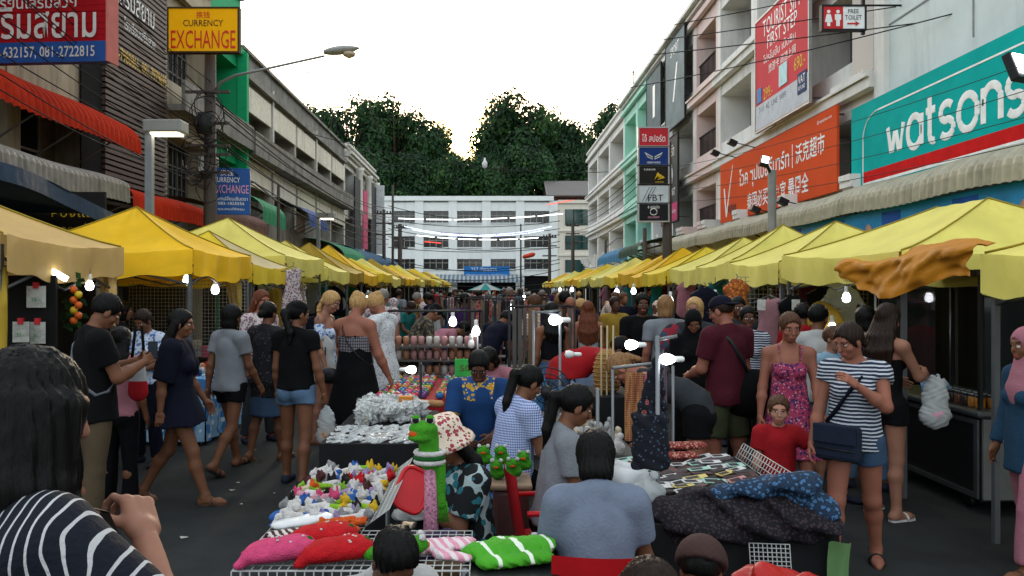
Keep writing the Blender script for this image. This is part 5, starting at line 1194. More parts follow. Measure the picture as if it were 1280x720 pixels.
# ---------------------------------------------------------------- the people in the street
def C(name, c, **k): return M('cloth ' + name, [int(int(c[i:i+2], 16)*.8) for i in (0, 2, 4)] if c else c, rough=.9, var=.16, vs=7, bump=.25, bs=70, spec=.15, **k)
BLKC = C('black', '060608'); NAVY = C('navy', '0c1022'); GREYT = C('light grey', '8b9097'); DENIM = C('denim', '3f5875', ); LDEN = C('pale denim', '5d7a98'); WHITEC = C('white', 'c4c4c0'); REDC = C('red', 'a81820'); MAROON = C('maroon', '4e1522'); KHAKI = C('khaki', '5a4d3a'); DGREY = C('dark grey', '33363b'); PURP = C('purple', '3a2050'); PINKC = C('pink', 'b57583'); BLUEG = C('blue grey', '7c889c'); TEALC = C('teal', '1d6d68'); OLIVE = C('olive', '454a33')
FLOR1 = PAT('blue white floral', 'floral', 'b9c3d2', '4c6aa0', 26, '8fa8cc', duty=.42); FLOR2 = PAT('white purple floral', 'floral', 'b9adab', '6b5560', 30, '8b6f74', duty=.45); FLOR3 = PAT('magenta floral', 'floral', '8a2f4c', '37224a', 34, 'c07f86', duty=.42); CAMO = PAT('dark leaf print', 'floral', '2b2a25', '5a5140', 24, '14130f', duty=.5)
TEALP = PAT('teal black print', 'floral', '8fa0a0', '15181a', 11, '24606c', duty=.6); STRV = PAT('navy white stripe', 'vstripe', '10141f', 'a9a9a9', 36, duty=.2); STRH = PAT('navy thin stripe', 'hstripe', '20283a', 'a9adb3', 42, duty=.42); CHK = PAT('blue gingham', 'check', '3a4f86', 'aab4cc', 60); DOTW = PAT('white dot dress', 'dots', 'b5b8ba', '7d8184', 42, duty=.55); DOTB = PAT('black dotted', 'dots', '19181b', '55525a', 30, duty=.3); HATP = PAT('floral hat print', 'floral', 'c9b9a6', '8d3440', 34, '55402e', duty=.4); PLAID = PAT('pale plaid', 'check', 'b9a99c', '8a6f66', 22); BLUY = C('royal blue', '1d4478'); LEO = PAT('white pink check', 'check', 'c9a0a5', 'b86e78', 20)
LEATH = M('black leather', '1b1b1e', rough=.45, bump=.2); SANDB = M('brown sandal', '4a3424', rough=.6); SANDK = M('black sandal', '1c1a1a', rough=.6); SANDW = M('white sandal', 'b9b9b6', rough=.5); SNEAK = M('dark canvas shoe', '1d2230', rough=.8); PLAST = M('thin plastic bag', 'c9cfd0', rough=.25, transl=.5, alpha=.72, bump=.5, bs=14)
WALK1 = dict(ll=(24, 2, 6), rl=(-16, 2, 26), rf=32, la=(-14, 7, 12, 5), ra=(14, 7, 18, 8)); WALK2 = dict(rl=(24, 2, 6), ll=(-16, 2, 26), lf=32, ra=(-14, 7, 12, 5), la=(14, 7, 18, 8))
STAND = dict(la=(2, 7, 12, 8), ra=(4, 7, 14, 8), ll=(3, 4, 4), rl=(-3, 4, 3))
def W_(J, p): r = J['root']; return np.array(r.location) + rotz(r.rotation_euler.z) @ np.array(p)
def Wd(J, d): return rotz(J['root'].rotation_euler.z) @ np.array(d)
def hand_pt(J, n_, d=.09): return W_(J, J[n_+'wr'] + J[n_+'Rf'] @ np.array([0, 0, -d])*J['s'])
def pbag(label, p, w, h, mat, fill=None):
    """carrier bag hanging from point p"""
    b = wthing('carrier_bag', label, 'bag', tuple(p - np.array((0, 0, h))))
    V, Q = blend([cap(p - np.array((w*.2, 0, h*.82)), p - np.array((-w*.2, 0, h*.82)), w*.28, w*.28, .6, np.array([0, 1., 0])), cap(p - np.array((0, 0, h*.8)), p - np.array((0, 0, h*.3)), w*.45, w*.36, .45, np.array([0, 1., 0]))] + [cap(p - np.array((q*w*.25, 0, h*.4)), p - np.array((q*w*.08, 0, .0)), w*.14, w*.05) for q in (-1, 1)], .01, .03, lambda X, Y_, Z: .004*np.sin(70*X + 9*np.sin(22*Z)) + .003*np.sin(50*Z + 60*X + 3)); link('sack', net_mesh('sack', [(V, Q, mat)]), b)
    mb = MB(); mb.tube([p + np.array((-.02, 0, -.06)), p + np.array((0, 0, .0)), p + np.array((.02, 0, -.06))], .006, mat, n=5); mb.build('handle', b)
    if fill: V, Q = blend([ell(p - np.array((0, 0, h*.78)), np.array((w*.36, w*.22, h*.17)))], .012); link('contents', net_mesh('contents', [(V, Q, fill)]), b)
def sling(label, J, mat, side=1, hip=(-.17, .02, -.05), size=(.15, .07, .12)):
    c = W_(J, J['pel'] + J['Rp'] @ np.array(hip)*J['s']); b = wthing('shoulder_bag', label, 'bag', tuple(c)); V, Q = blend([ell(c, np.array(size)*np.array((1, 1, .9))), cap(c - np.array((size[0]*.6, 0, .02)), c + np.array((size[0]*.6, 0, -.02)), size[2]*.75, size[2]*.75, size[1]/size[2], rotz(J['root'].rotation_euler.z) @ np.array([0, 1., 0]))], .012, .03); link('pouch', net_mesh('pouch', [(V, Q, mat)]), b)
    return c, b
def phone(label, J, n_):
    p = hand_pt(J, n_, .1); b = wthing('mobile_phone', label, 'phone', tuple(p)); mb = MB(); mb.box(p[0]-.038, p[0]+.038, p[1]-.008, p[1]+.0, p[2]-.02, p[2]+.12, LEATH); mb.build('case', b, .006); mb = MB(); mb.box(p[0]-.033, p[0]+.033, p[1]-.012, p[1]-.009, p[2]-.01, p[2]+.11, M('phone screen', '30363c', rough=.15)); mb.build('screen', b)

# near left: woman seen from behind in the striped blouse
J = person('woman with long black hair and navy white striped blouse, hand on her bag strap', 0, 1.5, -34, 1.715, 'f', 'pale', ('tee', STRV, dict(e=.022, sleeve=.78, hem=-.06, sleeve_e=.02, amp=.006, loose=1.3)), ('pants', NAVY), ('curtain', HB, .55), ('shoe', SNEAK), dict(STAND, ra=(28, 38, 138, 12), la=(5, 8, 15, 8), hp=12, hy=-3), 0, X=-.90, curl=(.3, .75), hv=.003)
mb = MB(); s = 1.02; Cc = lambda x, y, z: J['chest'] + J['R1'] @ np.array([x, y, z])
mb.grid(lambda u, v: tuple(Cc(.128 + .035*(u-.5), [-.2, -.195, -.18, -.07, .03, .11, .165, .18][min(7, int(v*7.001))], [-.42, -.2, .02, .185, .225, .19, .06, -.1][min(7, int(v*7.001))])), 1, 7, M('taupe strap', '6f625a'), thick=.006); mb.build('bag_strap', J['root'])
# the passers-by at the left
J = person('man in black T-shirt with crossbody strap looking at his phone', 118, 6.0, -52, 1.80, 'm', 'thai', ('tee', BLKC, dict(e=.022, hem=-.1, sleeve=.62, loose=1.6)), ('pants', KHAKI), ('short', HB), ('shoe', SNEAK), dict(STAND, la=(28, 4, 88, 30), ra=(24, 6, 92, 26), hp=34), 0, 1.05)
strap(J, J['root'], M('grey strap', '55585e'), 'l', .014); phone('dark phone held by the man in the black T-shirt', J, 'r')
person('woman in white and blue floral shirt looking down inside the left stall', 184, 8.4, 165, 1.62, 'f', 'thai', ('tee', FLOR1, dict(sleeve=.6)), ('pants', NAVY), ('tied', HDB), ('shoe', SNEAK), dict(STAND, hp=30, la=(20, 8, 60, 30), ra=(20, 8, 70, 30)), 1)
J = person('woman with long wavy black hair in loose navy tunic walking', 222, 6.9, -82, 1.68, 'f', 'thai', ('dress', NAVY, dict(e=.03, sleeve=.95, sleeve_e=.02, skirt=.42, flare=.19, amp=.006)), ('shorts', NAVY, dict(len=.3)), ('wavy', HB, .3), ('sandal', SANDB), dict(WALK2, rl=(20, 2, 4), ll=(-14, 2, 18), hp=8), 0)
mb = MB(); mb.tube([J['T'](.012*math.cos(q), -.1, .06 + .012*math.sin(q)) for q in np.linspace(0, 6.28, 9)[:-1]], .008, M('pink hair tie', 'b5234f'), n=5, closed=True); mb.build('hair_tie', J['root'])
mb = MB(); EMB = M('white embroidery', 'b5b5b8')
for q in range(8): p = J['rel'] + J['rRa'] @ np.array([.055, .02*math.cos(q*.8), .06 + .028*math.sin(q*.8)]); mb.lathe([(.0, -.004), (.007, 0), (0, .004)], p, EMB, n=5)
mb.build('embroidery', J['root'])
J = person('woman with black bob in light grey T-shirt and black shorts walking away', 288, 8.1, -28, 1.68, 'f', 'thai', ('tee', GREYT, dict(e=.02, hem=-.06, loose=1.2)), ('shorts', BLKC, dict(len=.38)), ('bob', HB), ('slide', SANDK), dict(WALK1, ll=(16, 2, 4), rl=(-12, 2, 24)), 0)
person('woman with auburn hair in white purple floral blouse smiling at the stall', 325, 9.6, -128, 1.80, 'f', 'pink', ('tee', FLOR2, dict(sleeve=.75, e=.02)), ('pants', DGREY), ('long', HRED, .18), ('shoe', SNEAK), dict(STAND, hp=8), 0, 1.1)
person('woman in black dotted dress and blue skirt with tied hair, seen from behind', 334, 8.6, -25, 1.68, 'f', 'thai', ('tee', DOTB, dict(e=.025, sleeve=.7, hem=-.22, loose=1.5)), ('skirt', DENIM, dict(len=.95)), ('lowbun', HB), ('slide', SANDB), dict(WALK2, rl=(8, 2, 2), ll=(-6, 2, 8)), 1)
J = person('woman in black T-shirt and denim shorts carrying a clear plastic bag', 370, 7.5, -14, 1.71, 'f', 'thai', ('tee', BLKC, dict(e=.016, hem=-.0, sleeve=.42)), ('shorts', LDEN, dict(len=.3, flare=.015)), ('pony', HB, .1), ('shoe', SNEAK), dict(STAND, hy=-35, ll=(8, 4, 4), rl=(-6, 4, 10), ra=(2, 10, 14, 6)), 0, curl=(.4, 1.1))
mb = MB(); b_ = wthing('baseball_cap', 'black cap worn by the woman in denim shorts', 'cap', tuple(W_(J, J['T'](0, 0, .1))))
V, Q = blend([ell(W_(J, J['T'](0, -.014, .045)), np.array((.088, .105, .085)), rotz(J['root'].rotation_euler.z) @ J['Rh'], clip=[(W_(J, J['T'](0, 0, .045)), -Wd(J, J['Rh'] @ UPV))])], .008); link('crown', net_mesh('crown', [(V, Q, BLKC)]), b_)
pbag('clear plastic bag with green and orange fruit held by the woman in denim shorts', hand_pt(J, 'r', .1) - np.array((0, 0, .04)), .2, .34, PLAST, M('orange fruit', 'b06a1c'))
J = person('blond woman with side braid in off shoulder blue print top carrying a white tote', 407, 9.6, -100, 1.80, 'f', 'pale', ('tank', FLOR1, dict(topz=.06, hem=-.03, straps=0)), ('shorts', DENIM), ('braidside', HBL), ('slide', SANDB), dict(STAND, hp=26), 0)
V, Q = blend([cap(J[n_+'sh'] + (J[n_+'el']-J[n_+'sh'])*.25, J[n_+'sh'] + (J[n_+'el']-J[n_+'sh'])*.6, .06, .066) for n_ in 'lr'], .012, .03, wrinkle(.005, 60)); link('sleeve', net_mesh('sleeve', [(V, Q, FLOR1)]), J['root'])
c = W_(J, J['pel'] + np.array((.2, -.02, .08))); b_ = wthing('tote_bag', 'white cotton tote with black lettering on the braided woman', 'bag', tuple(c)); V, Q = blend([cap(c + np.array((-.11, 0, .1)), c + np.array((.11, 0, .1)), .09, .09, .35, np.array([0, 1., 0])), cap(c + np.array((-.12, 0, -.12)), c + np.array((.12, 0, -.12)), .1, .1, .4, np.array([0, 1., 0])), cap(c + np.array((0, 0, .1)), c - np.array((0, 0, .12)), .18, .19, .2, np.array([0, 1., 0]))], .014, .03); link('pouch', net_mesh('pouch', [(V, Q, WHITEC)]), b_)
lettering('maı', LEATH, .22, .1, (c[0], c[1] - .05, c[2] + .06), (1, 0, 0), (0, 0, 1), b_); mb = MB(); mb.tube([c + np.array((-.08, -.02, .15)), W_(J, J['rsh']) + np.array((0, -.05, .05)), c + np.array((.08, -.02, .15))], .012, WHITEC); mb.build('handle', b_)
J = person('sunburnt woman with blond bun in black strappy dress, seen from behind', 444, 8.2, -22, 1.80, 'f', 'pink', ('sundress', BLKC, dict(topz=.06, skirt=1.0, flare=.2, strapw=.009)), ('pants', BLKC, dict(len=1.35)), ('bun', HBL), ('slide', SANDK), dict(STAND, hp=35, hy=10, la=(30, 12, 70, 30), ra=(10, 14, 18, 8)), 0, 1.2)
mb = MB(); s = J['s']; strap(J, J['root'], LEATH, 'l', .007)
sling('small black bag on the hip of the woman in the black dress', J, LEATH, hip=(-.27, -.02, -.02), size=(.1, .06, .09))
V, Q = blend([dict(p, clip=p['clip'] + [(J['chest'] + J['R1'] @ np.array([0, 0, .062]), J['R1'] @ UPV), (J['chest'] + J['R1'] @ np.array([0, 0, -.1]), -(J['R1'] @ UPV))]) for p in torso(J, 'f', 1.2, .015)], .013); link('patterned_band', net_mesh('patterned_band', [(V, Q, PAT('black white weave', 'check', '1d1c1f', '77757a', 34))]), J['root'])
J = person('woman in white dotted shift dress with wristwatch bending over the stall', 478, 9.2, 62, 1.80, 'f', 'pink', ('dress', DOTW, dict(sleeve=.4, skirt=.72, flare=.165)), None, ('bun', HBL), ('slide', SANDB), dict(STAND, hp=40, la=(4, 8, 14, 6), ra=(30, 8, 60, 20)), 0, 1.1)
mb = MB(); w_ = J['lwr']; mb.tube([w_ + J['lRf'] @ np.array([.032*math.cos(q), .032*math.sin(q), .03]) for q in np.linspace(0, 6.28, 13)[:-1]], .008, M('watch steel', '8a8c8e', metal=.6, rough=.3), n=5, closed=True); mb.build('wristwatch', J['root'])
J = person('man in dark cap and leaf print shirt reaching over the goods', 512, 11, -70, 1.72, 'm', 'thai', ('tee', CAMO, dict(sleeve=.65, e=.02)), ('shorts', CAMO, dict(len=.8)), ('cap', HB), ('shoe', SNEAK), dict(STAND, lean=32, hp=30, ra=(40, 8, 25, 10), la=(60, 8, 15, 5)), 1)
b_ = wthing('baseball_cap', 'black cap on the man in the leaf print shirt', 'cap', tuple(W_(J, J['T'](0, 0, .1)))); Rw = rotz(J['root'].rotation_euler.z) @ J['Rh']
V, Q = blend([ell(W_(J, J['T'](0, -.014, .045)), np.array((.088, .107, .085)), Rw, clip=[(W_(J, J['T'](0, 0, .045)), -(Rw @ UPV))]), dict(ell(W_(J, J['T'](0, .1, .05)), np.array((.075, .085, .012)), Rw), k=.008)], .009, .01); link('crown', net_mesh('crown', [(V, Q, BLKC)]), b_)
person('person in pale pink shirt bent low over the far table', 534, 12.6, -80, 1.65, 'm', 'thai', ('tee', PINKC, dict(e=.02)), ('pants', DGREY), ('short', HB), ('shoe', SNEAK), dict(STAND, lean=70, hp=20, ra=(80, 8, 20, 5), la=(75, 8, 25, 5)), 1)
person('man in purple T-shirt seen from behind among the stalls', 581, 13.6, 8, 1.74, 'm', 'dark', ('tee', PURP, dict(e=.022)), ('pants', DGREY), ('short', HB), ('shoe', SNEAK), STAND, 1, 1.1)
person('vendor in navy shirt stooping beside the purple shirted man', 607, 11.3, -40, 1.68, 'm', 'thai', ('tee', NAVY, dict(e=.02)), ('pants', BLKC), ('short', HB), ('shoe', SNEAK), dict(STAND, lean=45, hp=30, ra=(50, 8, 20, 10), la=(45, 8, 30, 10)), 1)
# vendors sitting between the tables
SIT = dict(ll=(86, 9, 84), rl=(86, 9, 84))
person('seated vendor in royal blue shirt with gold floral yoke looking down', 600, 6.5, 178, 1.66, 'm', 'dark', ('tee', BLUY, dict(e=.02, sleeve=.75)), ('pants', NAVY), ('short', HB), ('shoe', SNEAK), dict(SIT, pelz=.60, lean=14, hp=26, la=(38, 10, 55, 35), ra=(34, 10, 60, 35)), 0,
  extra=lambda J, r: [link('gold_yoke', net_mesh('gold_yoke', [(*blend([dict(p, clip=p['clip'] + [(J['neck'] + J['R1'] @ np.array([0, 0, -.115]), -(J['R1'] @ UPV)), (J['neck'] + J['R1'] @ np.array([0, 0, .035]), J['R1'] @ np.array([0, .45, 1.]))]) for p in torso(J, 'm', 1., .022) + shoulders(J, 'm', 1., .018)], .011), PAT('gold leaf print', 'floral', '1d4478', 'a8842a', 26, 'c9a24a', duty=.46))]), r),
   link('cuff', net_mesh('cuff', [(*blend([cap(J[n+'sh'] + (J[n+'el']-J[n+'sh'])*.70, J[n+'sh'] + (J[n+'el']-J[n+'sh'])*.76, .066, .066, clip=[(J[n+'sh'] + (J[n+'el']-J[n+'sh'])*.78, (J[n+'el']-J[n+'sh'])/.28), (J[n+'sh'] + (J[n+'el']-J[n+'sh'])*.68, -(J[n+'el']-J[n+'sh'])/.28)]) for n in 'lr'], .01), M('yellow cuff', 'b8902a'))]), r)])
person('seated woman in blue gingham shirt with long ponytail, seen from behind', 636, 5.55, -62, 1.62, 'f', 'thai', ('tee', CHK, dict(e=.022, hem=-.08, sleeve=.6, loose=1.4)), ('pants', BLKC), ('pony', HB, .24), ('shoe', SNEAK), dict(SIT, pelz=.56, lean=12, hp=24, la=(30, 10, 65, 30), ra=(26, 14, 72, 35)), 0, 1.12)
def bucket(J, r):
    T = J['T']; Rm = J['Rh'] @ rotx(R(14)); c0 = T(0, -.012, .05); mb = MB()
    mb.lathe([(.165, -.055), (.155, -.03), (.115, .012), (.108, .075), (.085, .105), (.04, .115), (.003, .117)], W_(J, c0), HATP, n=28, rot=rotz(r.rotation_euler.z) @ Rm); h = wthing('bucket_hat', 'floral bucket hat worn by the seated toy seller', 'hat', tuple(W_(J, c0))); mb.build('crown', h)
J = person('toy seller in floral bucket hat and teal patterned blouse holding a red tray', 590, 4.55, 118, 1.62, 'f', 'thai', ('tee', TEALP, dict(e=.028, sleeve=.8, hem=-.1, loose=1.5, amp=.006)), ('pants', DENIM), ('long', HB, .16), ('shoe', SNEAK), dict(SIT, pelz=.36, lean=10, hp=28, la=(34, 6, 104, 25), ra=(40, 10, 98, 25), ll=(96, 10, 92), rl=(92, 10, 88)), 0, 1.05, extra=bucket)
p = (hand_pt(J, 'l') + hand_pt(J, 'r'))/2; b_ = wthing('red_tray', 'round cornered red plastic tray held by the toy seller', 'tray', tuple(p)); mb = MB()
pl = [(.12*np.sign(math.cos(q))*abs(math.cos(q))**.55, .085*np.sign(math.sin(q))*abs(math.sin(q))**.55) for q in np.linspace(0, 2*PI, 33)[:-1]]; Rt = rotz(R(28)) @ rotx(R(62)) @ rotz(R(58))
mb.prism(pl, 0, .02, M('red plastic', 'b01c22', rough=.3), lambda a, c, w: tuple(p + np.array((.03, -.03, .03)) + Rt @ np.array((a, c, w)))); mb.tube([p + np.array((.03, -.03, .03)) + Rt @ np.array((a, c, .02)) for a, c in pl], .012, M('red plastic', ''), closed=True); mb.build('plate', b_)
person('girl in grey T-shirt with ponytail sitting on a red chair, in profile', 694, 4.55, -82, 1.60, 'f', 'thai', ('tee', GREYT, dict(e=.02, sleeve=.62)), ('pants', BLKC), ('pony', HB, .12), ('shoe', SNEAK), dict(SIT, pelz=.55, lean=8, hp=20, la=(18, 6, 60, 20), ra=(16, 8, 55, 20)), 0)
person('person in blue grey T-shirt sitting with back turned on a red chair', 747, 3.45, -4, 1.60, 'f', 'thai', ('tee', BLUEG, dict(e=.022, sleeve=.66, hem=-.06, loose=1.3)), ('pants', DENIM), ('bob', HB), ('shoe', SNEAK), dict(SIT, pelz=.47, lean=12, hp=22, la=(20, 12, 50, 30), ra=(22, 14, 50, 30)), 0, 1.08)
person('child with curly dark hair in white top sitting low by the red chair', 752, 2.5, -140, 1.3, 'f', 'dark', ('tee', WHITEC, dict(e=.02)), ('pants', BLKC), ('bob', HDB), ('shoe', SNEAK), dict(SIT, pelz=.46, lean=16, hp=40), 0, headk=1.12)
person('boy with cropped black hair in white shirt bending by the toy table', 470, 2.85, -152, 1.28, 'm', 'dark', ('tee', WHITEC, dict(e=.02)), ('shorts', NAVY), ('short', HB), ('shoe', SNEAK), dict(SIT, pelz=.455, lean=16, hp=36), 0, headk=1.14)
J = person('person in brown cap crouching beside the red bag', 866, 2.62, -20, 1.5, 'm', 'dark', ('tee', DGREY), ('pants', BLKC), ('cap', HB), ('shoe', SNEAK), dict(SIT, pelz=.30, lean=30, hp=20, ll=(110, 10, 120), rl=(110, 10, 120)), 1)
b_ = wthing('knit_cap', 'brown cap on the crouching person', 'cap', tuple(W_(J, J['T'](0, 0, .1)))); Rw = rotz(J['root'].rotation_euler.z) @ J['Rh']; V, Q = blend([ell(W_(J, J['T'](0, -.014, .035)), np.array((.094, .115, .1)), Rw, clip=[(W_(J, J['T'](0, 0, .02)), -(Rw @ UPV))]), dict(ell(W_(J, J['T'](0, .11, .04)), np.array((.08, .09, .014)), Rw), k=.01)], .009, .01); link('crown', net_mesh('crown', [(V, Q, C('brown', '4a3531'))]), b_)
# right lane
J = person('small boy in red T-shirt holding the hand of the striped woman', 973, 5.6, 172, 1.07, 'm', 'child', ('tee', REDC, dict(e=.018, sleeve=.7, hem=-.1, loose=1.2)), ('shorts', DGREY, dict(len=.8)), ('short', HBR), ('sandal', SANDB), dict(STAND, la=(14, 52, 8, 0), ra=(2, 8, 8, 6), hp=2, hy=-8), 0, headk=1.32, limbk=.93)
J = person('woman in navy striped top and denim shorts walking with a crossbody bag', 1068, 5.3, 152, 1.61, 'f', 'pink', ('tee', STRH, dict(e=.016, sleeve=.3, hem=-.08, vneck=.8)), ('shorts', DENIM, dict(len=.36, flare=.014)), ('tied', HDB), ('sandal', SANDK), dict(rl=(10, 3, 6), ll=(-8, 3, 12), lf=12, ra=(6, 12, 14, 6), la=(38, 10, 108, 38), hp=22, hy=-38), 0, 1.05)
strap(J, J['root'], NAVY, 'l', .014); c = W_(J, J['pel'] + J['Rp'] @ np.array([.09, .165, -.0])); b_ = thing('shoulder_bag', 'navy crossbody bag on the hip of the striped woman', 'bag', tuple(c), R(152 - 20)); NB = C('navy bag', '20283a')
mb = MB(); mb.box(-.15, .15, -.045, .045, -.13, .10, NB); mb.build('pouch', b_, .03); mb = MB(); mb.box(-.14, .14, .04, .062, -.02, .105, NB); mb.build('flap', b_, .01); mb = MB(); mb.tube([(-.13, .05, -.055), (.13, .05, -.055)], .005, LEATH, n=5); mb.build('zip', b_)
person('woman in magenta floral sundress with short brown hair', 986, 6.6, 168, 1.68, 'f', 'pink', ('sundress', FLOR3, dict(topz=.075, slope=.0, skirt=.95, flare=.17, strapw=.008)), None, ('short', HBR), ('sandal', SANDB), dict(WALK1, la=(12, 9, 30, 12), ra=(4, 9, 14, 8), hp=12, hy=8), 0)
J = person('man in maroon T-shirt and backwards navy cap with black shoulder bag', 908, 7.0, 28, 1.76, 'm', 'pink', ('tee', MAROON, dict(e=.022, sleeve=.65, hem=-.1, loose=1.3)), ('shorts', OLIVE, dict(len=.85, flare=.02)), ('cap', HDB), ('shoe', SNEAK), dict(STAND, hp=18, hy=22, la=(14, 8, 60, 20)), 0, 1.08)
b_ = wthing('baseball_cap', 'navy cap on the man in the maroon T-shirt', 'cap', tuple(W_(J, J['T'](0, 0, .1)))); Rw = rotz(J['root'].rotation_euler.z) @ J['Rh']; V, Q = blend([ell(W_(J, J['T'](0, -.014, .045)), np.array((.09, .109, .09)), Rw, clip=[(W_(J, J['T'](0, 0, .04)), -(Rw @ UPV))]), dict(ell(W_(J, J['T'](.0, -.11, .03)), np.array((.075, .085, .012)), Rw @ rotx(R(15))), k=.008)], .009, .01); link('crown', net_mesh('crown', [(V, Q, NAVY)]), b_)
mb = MB(); T = J['T']
for sd in (-1, 1): mb.tube([T(sd*.031 + .02*math.cos(q), .1, .006 + .016*math.sin(q)) for q in np.linspace(0, 6.28, 11)[:-1]], .0025, LEATH, n=4, closed=True); mb.tube([T(sd*.052, .098, .008), T(sd*.078, .0, .005)], .0025, LEATH, n=4)
mb.build('glasses', J['root']); strap(J, J['root'], LEATH, 'l', .02); sling('large black bag slung behind the man in maroon', J, BLKC, hip=(.2, -.14, -.02), size=(.2, .12, .24))
person('woman in dark grey tank top bending over the right table', 872, 6.1, 72, 1.68, 'f', 'pink', ('tank', DGREY, dict(topz=.11, hem=.0, strapw=.03)), ('shorts', BLKC, dict(len=.4)), ('tied', HLB), ('slide', SANDB), dict(ll=(0, 4, 2), rl=(-4, 4, 2), lean=68, hp=30, ra=(70, 8, 30, 10), la=(62, 8, 35, 10)), 0)
person('woman in black headscarf looking down behind the right table', 866, 8.1, 172, 1.62, 'f', 'thai', ('tee', BLKC, dict(sleeve=1.9, e=.02)), ('pants', BLKC), ('scarf', BLKC), ('shoe', SNEAK), dict(STAND, hp=28), 1)
J = person('traveller with tousled blond hair and red backpack', 832, 9.0, 10, 1.74, 'm', 'pink', ('tee', GREYT), ('shorts', OLIVE, dict(len=.8)), ('bob', HLB), ('shoe', SNEAK), dict(STAND, hy=-30), 1)
V, Q = blend([ell(J['chest'] + J['R1'] @ np.array([0, -.17, -.04]), np.array((.15, .1, .24)))], .015, .03, wrinkle(.006, 30)); b_ = wthing('backpack', 'red and black backpack of the blond traveller', 'bag', tuple(W_(J, J['chest']))); V = np.array([W_(J, v) for v in V]); link('pack', net_mesh('pack', [(V, Q, PAT('red black panels', 'floral', '7a1f2c', '20242c', 6, '2d3b4a', duty=.5))]), b_)
person('blond woman standing behind the black headscarf', 869, 8.8, 150, 1.72, 'f', 'pale', ('tee', DGREY), ('pants', DENIM), ('bob', HBL), ('shoe', SNEAK), STAND, 1)
person('man with black hair in white T-shirt walking away by the food stall', 1022, 7.7, -20, 1.72, 'm', 'thai', ('tee', WHITEC, dict(e=.022, loose=1.2, hem=-.1)), ('pants', LDEN), ('short', HB), ('shoe', SNEAK), dict(WALK2, hy=-30), 0)
person('person in red T-shirt behind the floral dress woman', 1003, 8.6, -10, 1.66, 'm', 'thai', ('tee', REDC), ('pants', DGREY), ('short', HB), ('shoe', SNEAK), STAND, 1)
J = person('woman with long dark hair and bare shoulders in black at the food stall', 1106, 6.5, -62, 1.70, 'f', 'pale', ('tank', BLKC, dict(topz=.05, straps=0)), ('shorts', BLKC, dict(len=.34)), ('long', HDB, .24), ('slide', SANDW), dict(STAND, hp=14, ra=(30, 10, 70, 25), la=(20, 8, 60, 20)), 0)
pbag('white plastic carrier bag with pink print held at the food stall', hand_pt(J, 'r', .06) + np.array((.02, -.1, -.02)), .26, .4, M('white carrier plastic', 'b5b9bb', rough=.35, var=.2, transl=.2, bump=.3, bs=14), M('pink print', ''))
person('woman in cream top with dark hair behind the striped woman', 1082, 7.4, -15, 1.66, 'f', 'thai', ('tee', C('cream', 'a99c8c')), ('pants', LDEN), ('bob', HB), ('shoe', SNEAK), STAND, 1)
person('person in light blue shirt hidden behind the floral dress woman', 1040, 6.9, -150, 1.5, 'm', 'pale', ('tee', C('light blue', '8fb3c9')), ('shorts', C('light blue', '')), ('short', HBR), ('shoe', SNEAK), STAND, 1)
J = person('person in pink headscarf and pink trousers at the right edge', 1287, 5.2, 95, 1.58, 'f', 'thai', ('tee', C('deep blue', '24465f'), dict(sleeve=1.9, hem=-.2)), ('pants', PINKC), ('scarf', PINKC), ('sandal', SANDB), dict(STAND, ll=(12, 3, 6), rl=(-10, 3, 10)), 1)
person('man in black T-shirt facing up the street beside the hanging cloths', 803, 9.6, 176, 1.76, 'm', 'dark', ('tee', BLKC), ('pants', DENIM), ('short', HB), ('shoe', SANDW), dict(STAND, la=(8, 8, 50, 30), ra=(8, 8, 50, 30)), 0)
person('woman with very long auburn hair in white top and pale blue skirt', 735, 11, -4, 1.70, 'f', 'pink', ('tank', WHITEC, dict(strapw=.016)), ('skirt', C('pale blue', '8d9dbb'), dict(len=.8)), ('long', HRED, .34), ('slide', SANDB), WALK1, 1)
person('bald man in black vest walking away beside the auburn haired woman', 713, 11.8, -8, 1.76, 'm', 'pink', ('tank', BLKC, dict(strapw=.03, topz=.12)), ('shorts', DGREY, dict(len=.8)), None, ('shoe', SNEAK), WALK2, 1)
person('person in white sleeveless top left of the bald man', 700, 12.6, 0, 1.74, 'f', 'pink', ('tank', WHITEC, dict(strapw=.03)), ('shorts', DENIM), ('bun', HLB), ('shoe', SNEAK), STAND, 1)
person('man in red T-shirt bending forward over a low table', 700, 8.4, -88, 1.74, 'm', 'dark', ('tee', REDC, dict(e=.022, loose=1.2)), ('pants', DENIM), ('short', HB), ('shoe', SNEAK), dict(ll=(4, 5, 8), rl=(-4, 5, 6), lean=78, hp=10, ra=(72, 6, 18, 5), la=(86, 6, 10, 5)), 0)
person('woman in black crop top standing behind the bending man', 690, 9.3, 20, 1.66, 'f', 'thai', ('tank', BLKC, dict(hem=.14, strapw=.02)), ('pants', DENIM), ('long', HB, .2), ('shoe', SNEAK), STAND, 1)
person('person in pale plaid shirt browsing the racks', 672, 11.2, 40, 1.74, 'm', 'pink', ('tee', PLAID, dict(sleeve=.8)), ('shorts', KHAKI, dict(len=.8)), ('short', HBR), ('shoe', SNEAK), dict(STAND, hp=24), 1)
person('man in navy shirt beyond the racks, seen from behind', 706, 12.0, 10, 1.78, 'm', 'dark', ('tee', NAVY), ('pants', DGREY), ('short', HB), ('shoe', SNEAK), STAND, 1)
person('dark haired woman looking over at the right stall', 934, 8.2, 160, 1.64, 'f', 'dark', ('tee', STRH, dict(sleeve=.5)), ('pants', BLKC), ('tied', HB), ('shoe', SNEAK), dict(STAND, hy=15), 1)
person('man with dark hair standing in the shade of the right tent', 922, 9.4, 175, 1.72, 'm', 'dark', ('tee', DGREY), ('pants', BLKC), ('short', HB), ('shoe', SNEAK), STAND, 1)
